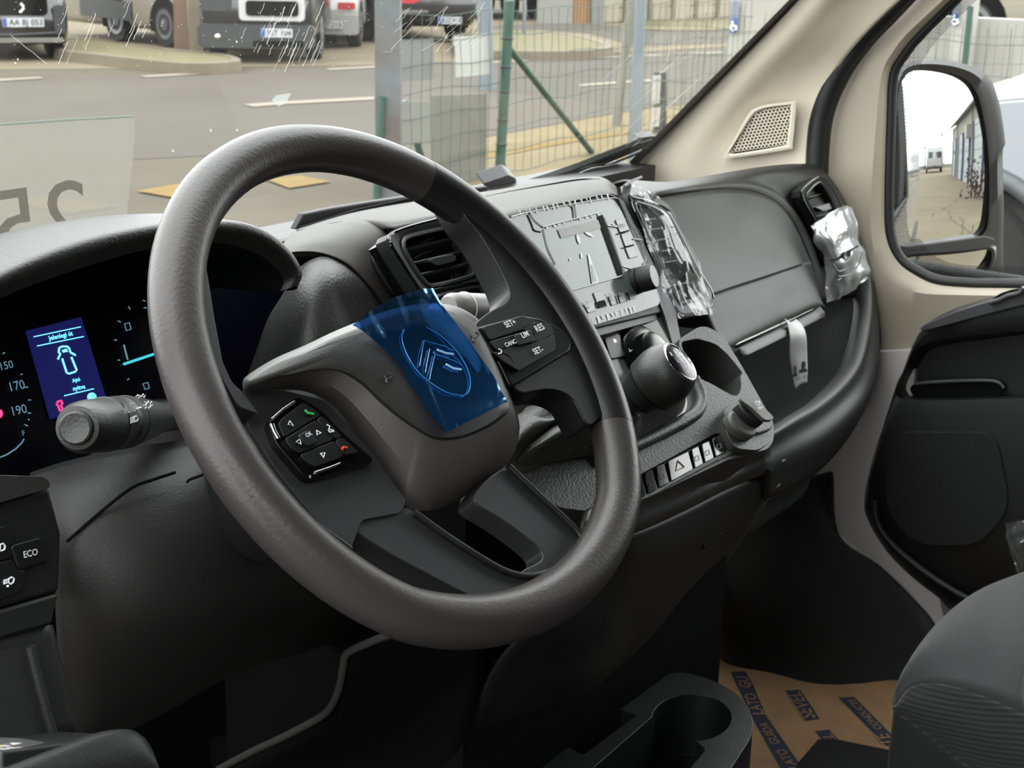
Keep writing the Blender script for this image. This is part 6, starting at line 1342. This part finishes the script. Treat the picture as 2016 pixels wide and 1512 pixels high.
pil2 = thing('white_pillar', 'white pillar with a blue parking sticker seen over the door mirror', 'pillar', PX(1882, 200, 13.6))
q_l, q_r = PX(1868, 100, 13.6), PX(1900, 100, 13.6)
box('pillar_body', (13.75, (q_l + q_r)[1] / 2, .7), (.25, abs(q_l[1] - q_r[1]), 2.5), M_WALLW, pil2); sticker(pil2, 13.6, 1875, 1888, 0, 49, 27)
# panel wall far off across the road
fw0, fw1 = PZ(1176, 46, G), PZ(1450, 34, G); fd = nrm(fw1 - fw0); fl_ = np.linalg.norm(fw1 - fw0)
pw_ = thing('panel_wall', 'pale concrete panel wall across the road', 'wall', fw0)
npan = 6
bd = None
for i in range(npan + 1):
    c = fw0 + fd * fl_ * i / npan; box('wall_post', c + V(0, 0, 1.0), (.14, .14, 2.0), M_KERB, pw_)
for i in range(npan):
    c = fw0 + fd * fl_ * (i + .5) / npan
    for k in range(7): box('wall_board', c + V(0, 0, .16 + k * .28), (fl_ / npan - .12, .07, .262), mat('panel_concrete', (128, 121, 106), .9, var=(2, (119, 112, 98))), pw_, (fd, np.cross(V(0, 0, 1), fd), V(0, 0, 1)))
hb_ = thing('roadside_building', 'white building corner with a brown gate across the road', 'building', PZ(1150, 50, G))
for x0, x1, c_, h_ in ((1060, 1122, (114, 112, 108), 2.6), (1122, 1160, (128, 98, 70), 2.3), (1160, 1185, (100, 99, 97), 2.6)):
    P0, P1 = PZ(x0, 46, G), PZ(x1, 46, G); d = nrm(P1 - P0); L0 = np.linalg.norm(P1 - P0)
    if c_[0] == 128:
        for k in range(6): box('gate_plank', P0 + d * L0 * (k + .5) / 6 + V(0, 0, h_ / 2), (L0 / 6 - .02, .06, h_), mat('gate_wood', c_, .8), hb_, (d, np.cross(V(0, 0, 1), d), V(0, 0, 1)))
    else: box('wall_panel', (P0 + P1) / 2 + V(0, 0, h_ / 2), (L0, .2, h_), mat('far_wall_%d' % c_[0], c_, .9), hb_, (d, np.cross(V(0, 0, 1), d), V(0, 0, 1)))
# backdrop of street fronts that closes the view between and behind the parked cars
# ---------------------------------------------------------------- parked vehicles
M_TYRE = mat('tyre', (18, 18, 18), .85); M_ALLOY = mat('alloy', (103, 105, 106), .35, metal=.6)
def vehicle(name, label, base, yaw, w, prof, paint, wheels, cat='car', wr_=.32):
    """side profile (y back from the nose, z) swept across the width; the nose looks along -y before turning by yaw"""
    B = np.array(base); cy, sy = math.cos(yaw), math.sin(yaw)
    T = lambda x, y, z: V(B[0] + x * cy - y * sy, B[1] + x * sy + y * cy, B[2] + z)
    th = thing(name, label, cat, B)
    rings = []
    P = round_poly([V(0, y, z) for y, z in prof], .12, 3)
    for x, k, s in ((-w / 2, .9, .06), (-w / 2 + .05, .97, .02), (-w / 2 + .16, 1, 0), (0, 1, -.03), (w / 2 - .16, 1, 0), (w / 2 - .05, .97, .02), (w / 2, .9, .06)):
        cyy = sum(p[1] for p in P) / len(P); czz = sum(p[2] for p in P) / len(P)
        rings.append([T(x, cyy + (p[1] - cyy) * (1 - (1 - k) * .35) + (s if p[1] < cyy else -s), czz + (p[2] - czz) * k) for p in P])
    loft('body', rings, paint, th, True, True, True, 40)
    for wx in (-1, 1):
        for wy in wheels:
            c = T(wx * (w / 2 - .1), wy, wr_); ax_ = nrm(T(1, 0, 0) - T(0, 0, 0)) * wx
            wh = lathe('wheel', c, ax_, [(.05, -.1), (wr_ * .92, -.1), (wr_, -.07), (wr_, .07), (wr_ * .93, .1), (wr_ * .68, .105)], M_TYRE, th, 24)
            lathe('hub', c + ax_ * .1, ax_, [(wr_ * .66, -.02), (wr_ * .64, .01), (wr_ * .3, .0), (.03, .02)], M_ALLOY, wh, 20)
            prism('wheel_arch', [T(wx * (w / 2 + .004), wy + (wr_ + .06) * math.cos(t), wr_ + (wr_ + .06) * math.sin(t)) for t in np.linspace(-.3, math.pi + .3, 15)], (T(1, 0, 0) - T(0, 0, 0)) * -wx * .02, M_BLACK, th)
    return th, T
def rect(th, T, name, x0, x1, z0, z1, y, m, r=.02, dp=.03, lab=None):
    return prism(name, round_poly([T(x0, y, z0), T(x1, y, z0), T(x1, y, z1), T(x0, y, z1)], r), T(0, dp, 0) - T(0, 0, 0), m, th)
M_PLATE = mat('plate_white', (150, 152, 154), .5); M_EU = mat('plate_blue', (28, 55, 124), .5)
def plate(th, T, x, z, y, s, w=.52, back=False):
    p = rect(th, T, 'number_plate', x - w / 2, x + w / 2, z - .055, z + .055, y, M_PLATE, .008, .02)
    rect(th, T, 'plate_band', x - w / 2 + .005, x - w / 2 + .05, z - .05, z + .05, y - .004, M_EU, .003, .004)
    text('lettering', s, T(x - w / 2 + .075, y - .006, z - .032), T(x + w / 2 - .02, y - .006, z - .032), (0, 0, 1), M_BLACK, th, depth=.001, height=.07)
hatch = [(.12, .2), (0, .42), (.02, .62), (.12, .8), (.95, .98), (1.75, 1.44), (3.3, 1.46), (3.95, 1.0), (4.02, .6), (3.95, .25)]
van_p = [(.1, .3), (0, .55), (.02, 1.0), (.25, 1.2), (.75, 1.4), (1.5, 2.35), (5.4, 2.45), (5.45, .6), (5.4, .3)]
M_CARD = mat('paint_dark', (32, 32, 34), .2, coat=.5); M_CARS = mat('paint_silver', (135, 134, 131), .25, metal=.3, coat=.4); M_CARW = mat('paint_white', (132, 126, 114), .25, coat=.4); M_BUMP = mat('bumper_grey', (30, 31, 33), .5)
def toward(p): return math.atan2(p[1] - CAM[1], p[0] - CAM[0]) - math.pi / 2
# dark hatchback nose at the left edge
pA = PZ(28, 122, G); th, T = vehicle('parked_car', 'dark hatchback parked nose on at the left edge of the windscreen', pA, toward(pA) + .12, 1.42, hatch, M_CARD, (.75, 3.2))
rect(th, T, 'grille', -.5, .45, .58, .80, -.03, M_BLACK, .05); rect(th, T, 'chrome_bar', -.6, .5, .81, .88, -.02, M_CHROME, .02); rect(th, T, 'bumper_lip', -.66, .62, .24, .30, -.03, M_CHROME, .02)
tube('badge', [T(.12, -.04, .72), T(.16, -.04, .66), T(.11, -.04, .61)], .02, M_CHROME, th, 6)
plate(th, T, .14, .49, -.05, 'AA BJ 053', .5)
rect(th, T, 'side_intake', .52, .66, .35, .7, -.01, M_BUMP, .04)
# white van standing side on behind it
pB, pB2 = PZ(352, 97, G), PZ(120, 70, G); ub = nrm(pB2 - pB); vb = V(ub[1], -ub[0], 0); LB = np.linalg.norm(pB2 - pB)
th, T = vehicle('parked_van', 'white van standing side on behind the kerb island', pB + vb * .95 - ub * .5, math.atan2(-ub[0], ub[1]), 1.9, [(.1, .22), (0, .5), (.05, 1.0), (.4, 1.2), (.9, 1.5), (1.6, 2.3), (LB + .6, 2.4), (LB + .6, .22)], M_CARW, (.85, LB - 1.2), 'van', .33)
for yy0, yy1 in ((1.7, LB - .2),): prism('side_skirt', [T(-.975, yy0, .33), T(-.975, yy1, .36), T(-.975, yy1, .62), T(-.975, yy0, .62)], T(.02, 0, 0) - T(0, 0, 0), M_BUMP, th)
# dark van with a white framed grille
pC = PZ(508, 126, G); th, T = vehicle('parked_van', 'dark grey van facing the road with a white framed grille', pC, toward(pC) - .12, 1.50, van_p, M_CARD, (1.0, 4.2), 'van', .34)
rect(th, T, 'bumper', -.76, .74, .2, .5, -.04, M_BUMP, .08, .12); rect(th, T, 'grille_frame', -.22, .62, .55, .88, -.04, mat('grille_chrome', (150, 150, 148), .3), .06); rect(th, T, 'grille', -.13, .54, .61, .80, -.06, M_BLACK, .05)
rect(th, T, 'lamp', -.72, -.32, .66, .9, -.02, M_BUMP, .08); rect(th, T, 'lower_intake', -.05, .6, .22, .30, -.06, M_BLACK, .03)
plate(th, T, .26, .40, -.07, 'PST 104', .40); lathe('fog_lamp', T(-.5, -.05, .34), T(0, -1, 0) - T(0, 0, 0), [(.035, -.02), (.035, .01), (.01, .02)], M_CHROME, th, 12)
# silver hatchback seen from behind
pD = PZ(655, 100, G); th, T = vehicle('parked_car', 'silver hatchback seen from behind with red tail lamps', pD + V(.1, .3, 0), toward(pD) - .1, 1.05, [(.12, .25), (0, .45), (.02, .7), (.08, .95), (.5, 1.45), (2.4, 1.45), (3.2, 1.0), (3.9, .8), (3.95, .3)], M_CARS, (.7, 3.0))
M_TAIL = mat('tail_red', (150, 40, 40), .3)
rect(th, T, 'tail_lamp', -.5, -.16, .58, .68, -.02, M_TAIL, .03); rect(th, T, 'tail_lamp', .24, .5, .58, .68, -.02, M_TAIL, .03); rect(th, T, 'rear_bumper', -.53, .55, .22, .5, -.04, M_CARS, .05, .1); plate(th, T, .1, .36, -.08, 'JBV 213', .42)
# dark estate behind the fence
pE = PZ(870, 92, G); th, T = vehicle('parked_car', 'dark estate car behind the fence with a red tail lamp', pE + V(.4, .6, 0), toward(pE) + .35, 1.75, [(.12, .25), (0, .5), (.03, .85), (.2, 1.05), (.4, 1.5), (3.0, 1.45), (3.7, 1.0), (4.5, .85), (4.6, .3)], M_CARD, (.85, 3.5))
rect(th, T, 'tail_lamp', -.55, -.1, .62, .86, -.01, M_TAIL, .05); rect(th, T, 'trim_line', -.75, .0, .48, .51, -.03, M_CHROME, .01); plate(th, T, .36, .36, -.05, 'KSZ 410', .40)
# things far across the side road
for px_, lb_, w_, c_ in ((1000, 'distant dark trailer behind the grass island', 1.9, (50, 47, 44)), (1080, 'distant pale box van beyond the grass island', 1.4, (105, 102, 99))):
    pF = PZ(px_, 40, G); th, T = vehicle('distant_vehicle', lb_, pF, toward(pF) + .3, w_, [(.1, .4), (0, .6), (0, 1.9), (.1, 2.1), (3.5, 2.1), (3.6, .6), (3.5, .4)], mat('far_paint_%d' % c_[0], c_, .5), (.8, 2.8), 'vehicle')
    rect(th, T, 'tail_panel', -w_ / 2 + .15, w_ / 2 - .15, .7, 1.0, -.02, M_BUMP, .05)
# white car standing behind the low wall
pW = PX(1985, 32, 17.0); th, T = vehicle('parked_car', 'white car showing its wheel above the low wall', V(17.2, pW[1] + 1.5, pW[2] - .42), math.pi, 1.7, hatch, M_CARW, (1.3, 3.4), wr_=.34)
# neighbouring car close by on the passenger side
XN = 4.8
nb = thing('neighbour_car', 'bluish white car fender and wheel parked beside the passenger door', 'car', V(XN + .4, 1.2, G))
ac = (1890, 532); AR = 198
arc = [(ac[0] + AR * math.cos(t), ac[1] - AR * math.sin(t)) for t in np.linspace(0, math.pi * .75, 15)]
outl = [(2300, 180), (2016, 192), (1950, 198), (1850, 230), (1720, 330), (1690, 420)] + arc[::-1] + [(2090, 640), (2300, 640)]
M_NB = mat('neighbour_paint', (126, 129, 134), .2, coat=.5)
prism('fender', [PX(x, y, XN) for x, y in outl], (.06, 0, 0), M_NB, nb, .015)
hood0 = [PX(x, y, XN) for x, y in [(2300, 180), (2016, 192), (1950, 198), (1850, 230), (1720, 330)]]
loft('bonnet', [hood0, [p + V(.5, 0, .08) for p in hood0], [p + V(1.2, 0, .1) for p in hood0]], M_NB, nb, False, False, False)
tube('arch_lip', [PX(x, y, XN - .01) for x, y in arc], .035, mat('arch_grey', (60, 63, 66), .5), nb, 8)
wc_ = PX(ac[0], ac[1] + 10, XN + .1)
wh = lathe('wheel', wc_, (-1, 0, 0), [(.05, -.12), (.30, -.12), (.345, -.08), (.345, .06), (.32, .09), (.24, .1)], M_TYRE, nb, 32)
lathe('hub', wc_ + V(-.09, 0, 0), (-1, 0, 0), [(.23, -.02), (.22, .01), (.06, 0), (.03, .02)], M_ALLOY, wh, 24)
prism('inner_arch', [PX(x, y, XN + .3) for x, y in [(1690, 360), (2100, 330), (2150, 640), (1690, 640)]], (.02, 0, 0), M_BLACK, nb)

# ---------------------------------------------------------------- behind the van: yard, long white workshop, a van, bare trees (they show in the mirror)
tag(box('yard', (2.0, -30, G - .008), (26, 56, .03), M_CONC), kind='structure')
rnd = random.Random(4); ck, cf = [], []
for x0, y0, dx in ((2.4, -3.0, .02), (2.9, -6.0, -.03), (1.9, -9, .06), (3.3, -14, -.05), (2.2, -5.2, .09)):
    x, y = x0, y0; pr = None
    for _ in range(26):
        k = len(ck); ck += [V(x - .012, y, G + .0085), V(x + .012, y, G + .0085)]
        if pr is not None: cf.append([pr, pr + 1, k + 1, k])
        pr = k; y -= rnd.uniform(.1, .35); x += dx + rnd.uniform(-.07, .07)
for yj in (-5.5, -9.5, -14, -20, -27):
    k = len(ck); ck += [V(-3, yj, G + .0085), V(4.3, yj, G + .0085), V(4.3, yj - .02, G + .0085), V(-3, yj - .02, G + .0085)]; cf.append([k, k + 1, k + 2, k + 3])
tag(mesh('yard_cracks', ck, cf, mat('crack_dark', (47, 40, 33), .95), None, False), kind='structure')
shop = thing('workshop', 'long low white workshop with roller doors reflected in the mirror', 'building', V(4.5, -20, G))
M_SHOP = mat('shop_wall', (134, 131, 122), .85, var=(1, (124, 121, 113)))
w0, w1 = V(4.45, -9.0, 0), V(4.05, -33.5, 0); wd_ = nrm(w1 - w0); wn_ = V(-wd_[1], wd_[0], 0); wn_ = wn_ if wn_[0] < 0 else -wn_; WL = np.linalg.norm(w1 - w0)
def SW(s, z, o=0.0): return w0 + wd_ * s + V(0, 0, G + z) + wn_ * o
prism('wall', [SW(0, 0), SW(WL, 0), SW(WL, 3.3), SW(0, 3.3)], -wn_ * 6, M_SHOP, shop)
prism('roof', [SW(-.3, 3.3, .35), SW(WL + .2, 3.3, .35), SW(WL + .2, 4.6, -3), SW(-.3, 4.6, -3)], (0, 0, .1), mat('shop_roof', (96, 93, 88), .8), shop)
M_DOORW = mat('roller_door', (140, 142, 143), .6); M_DOORB = mat('door_frame_blue', (58, 71, 103), .6)
for s, wdt, ht in ((2.0, 3.2, 2.7), (6.6, 3.0, 2.7), (11.5, 2.6, 2.5), (15.0, 2.6, 2.5), (20.0, 2.4, 2.4)):
    dr = prism('roller_door', [SW(s, .02, .04), SW(s + wdt, .02, .04), SW(s + wdt, ht, .04), SW(s, ht, .04)], -wn_ * .03, M_DOORW, shop)
    for e in (s - .06, s + wdt + .06): box('door_frame', SW(e, ht / 2, .06), (.1, .1, ht), M_DOORB, dr)
    for k in range(3): prism('door_window', [SW(s + .5 + k * .7, 1.5, .06), SW(s + .9 + k * .7, 1.5, .06), SW(s + .9 + k * .7, 1.75, .06), SW(s + .5 + k * .7, 1.75, .06)], -wn_ * .01, mat('pane_dark', (76, 71, 66), .3), dr)
    for k in range(5): tube('panel_joint', [SW(s, .5 * (k + 1), .042), SW(s + wdt, .5 * (k + 1), .042)], .012, mat('joint_grey', (86, 87, 87), .7), dr, 4)
for s in (10.0, 18.6): tube('downpipe', [SW(s, 0, .1), SW(s, 3.2, .1), SW(s, 3.3, .3)], .05, M_SHOP, shop, 8)
box('air_conditioner', SW(10.7, 2.35, .25), (.35, .85, .6), mat('unit_white', (134, 132, 125), .6), shop, (wn_, wd_, V(0, 0, 1)), .02)
bush = thing('shrub', 'small dark reddish shrub against the workshop wall', 'shrub', SW(4.0, 0, .75))
rnd = random.Random(9); parts = []
for _ in range(140):
    c = SW(4.0, 0, .75) + V(rnd.gauss(0, .25), rnd.gauss(0, .35), abs(rnd.gauss(.5, .28))); s_ = .06
    parts.append(box_geo(c, (s_, s_ * 1.4, .02), basis((rnd.gauss(0, 1), rnd.gauss(0, 1), rnd.gauss(0, 1) + .01))))
v, f = merge(parts); mesh('foliage', v, f, mat('shrub_leaf', (60, 41, 36), .9), bush, False)['kind'] = 'stuff'; tube('stem', [SW(4.0, 0, .75), SW(4.0, .6, .75)], .03, M_WOOD, bush, 6)
pV = V(2.55, -41.0, G); th, T = vehicle('reflected_van', 'white van parked far behind, seen in the door mirror', pV, math.pi, 2.0, [(.05, .45), (0, .7), (0, 1.9), (.15, 2.4), (3.6, 2.4), (4.6, 1.2), (5.2, 1.0), (5.3, .4)], M_PAINT, (1.0, 4.0), 'van', .36)
rect(th, T, 'rear_window', -.75, -.1, 1.35, 1.9, -.02, M_GLOSS, .05); rect(th, T, 'rear_window', .1, .75, 1.35, 1.9, -.02, M_GLOSS, .05); rect(th, T, 'rear_bumper', -.95, .95, .35, .6, -.06, M_BUMP, .04, .1); rect(th, T, 'tail_lamp', -.95, -.85, .9, 1.4, -.02, M_TAIL, .02); rect(th, T, 'tail_lamp', .85, .95, .9, 1.4, -.02, M_TAIL, .02)
def bare_tree(x, y, h, seed, lab):
    rn = random.Random(seed); parts = []; th = thing('bare_tree', lab, 'tree', V(x, y, G), 'bare trees behind the yard')
    def grow(p, d, l, r, k):
        e = p + d * l; parts.append(tube_geo([p, (p + e) / 2 + V(rn.gauss(0, .04), rn.gauss(0, .04), 0) * l, e], [r, r * .85, r * .65], 5))
        if k:
            for _ in range(3 if k > 1 else 4): grow(e, nrm(d + V(rn.gauss(0, .5), rn.gauss(0, .5), rn.gauss(.1, .25))), l * rn.uniform(.6, .8), r * .6, k - 1)
    grow(V(x, y, G), V(0, 0, 1), h * .32, .16, 4); v, f = merge(parts); mesh('branches', v, f, mat('bark', (50, 43, 36), .9), th, True, 60)
for i, (x, y, h, lb_) in enumerate(((1.2, -60, 8, 'bare winter tree reflected left of the far white van'), (4.6, -66, 6, 'smaller bare tree reflected beside the workshop end'))): bare_tree(x, y, h, 20 + i, lb_)
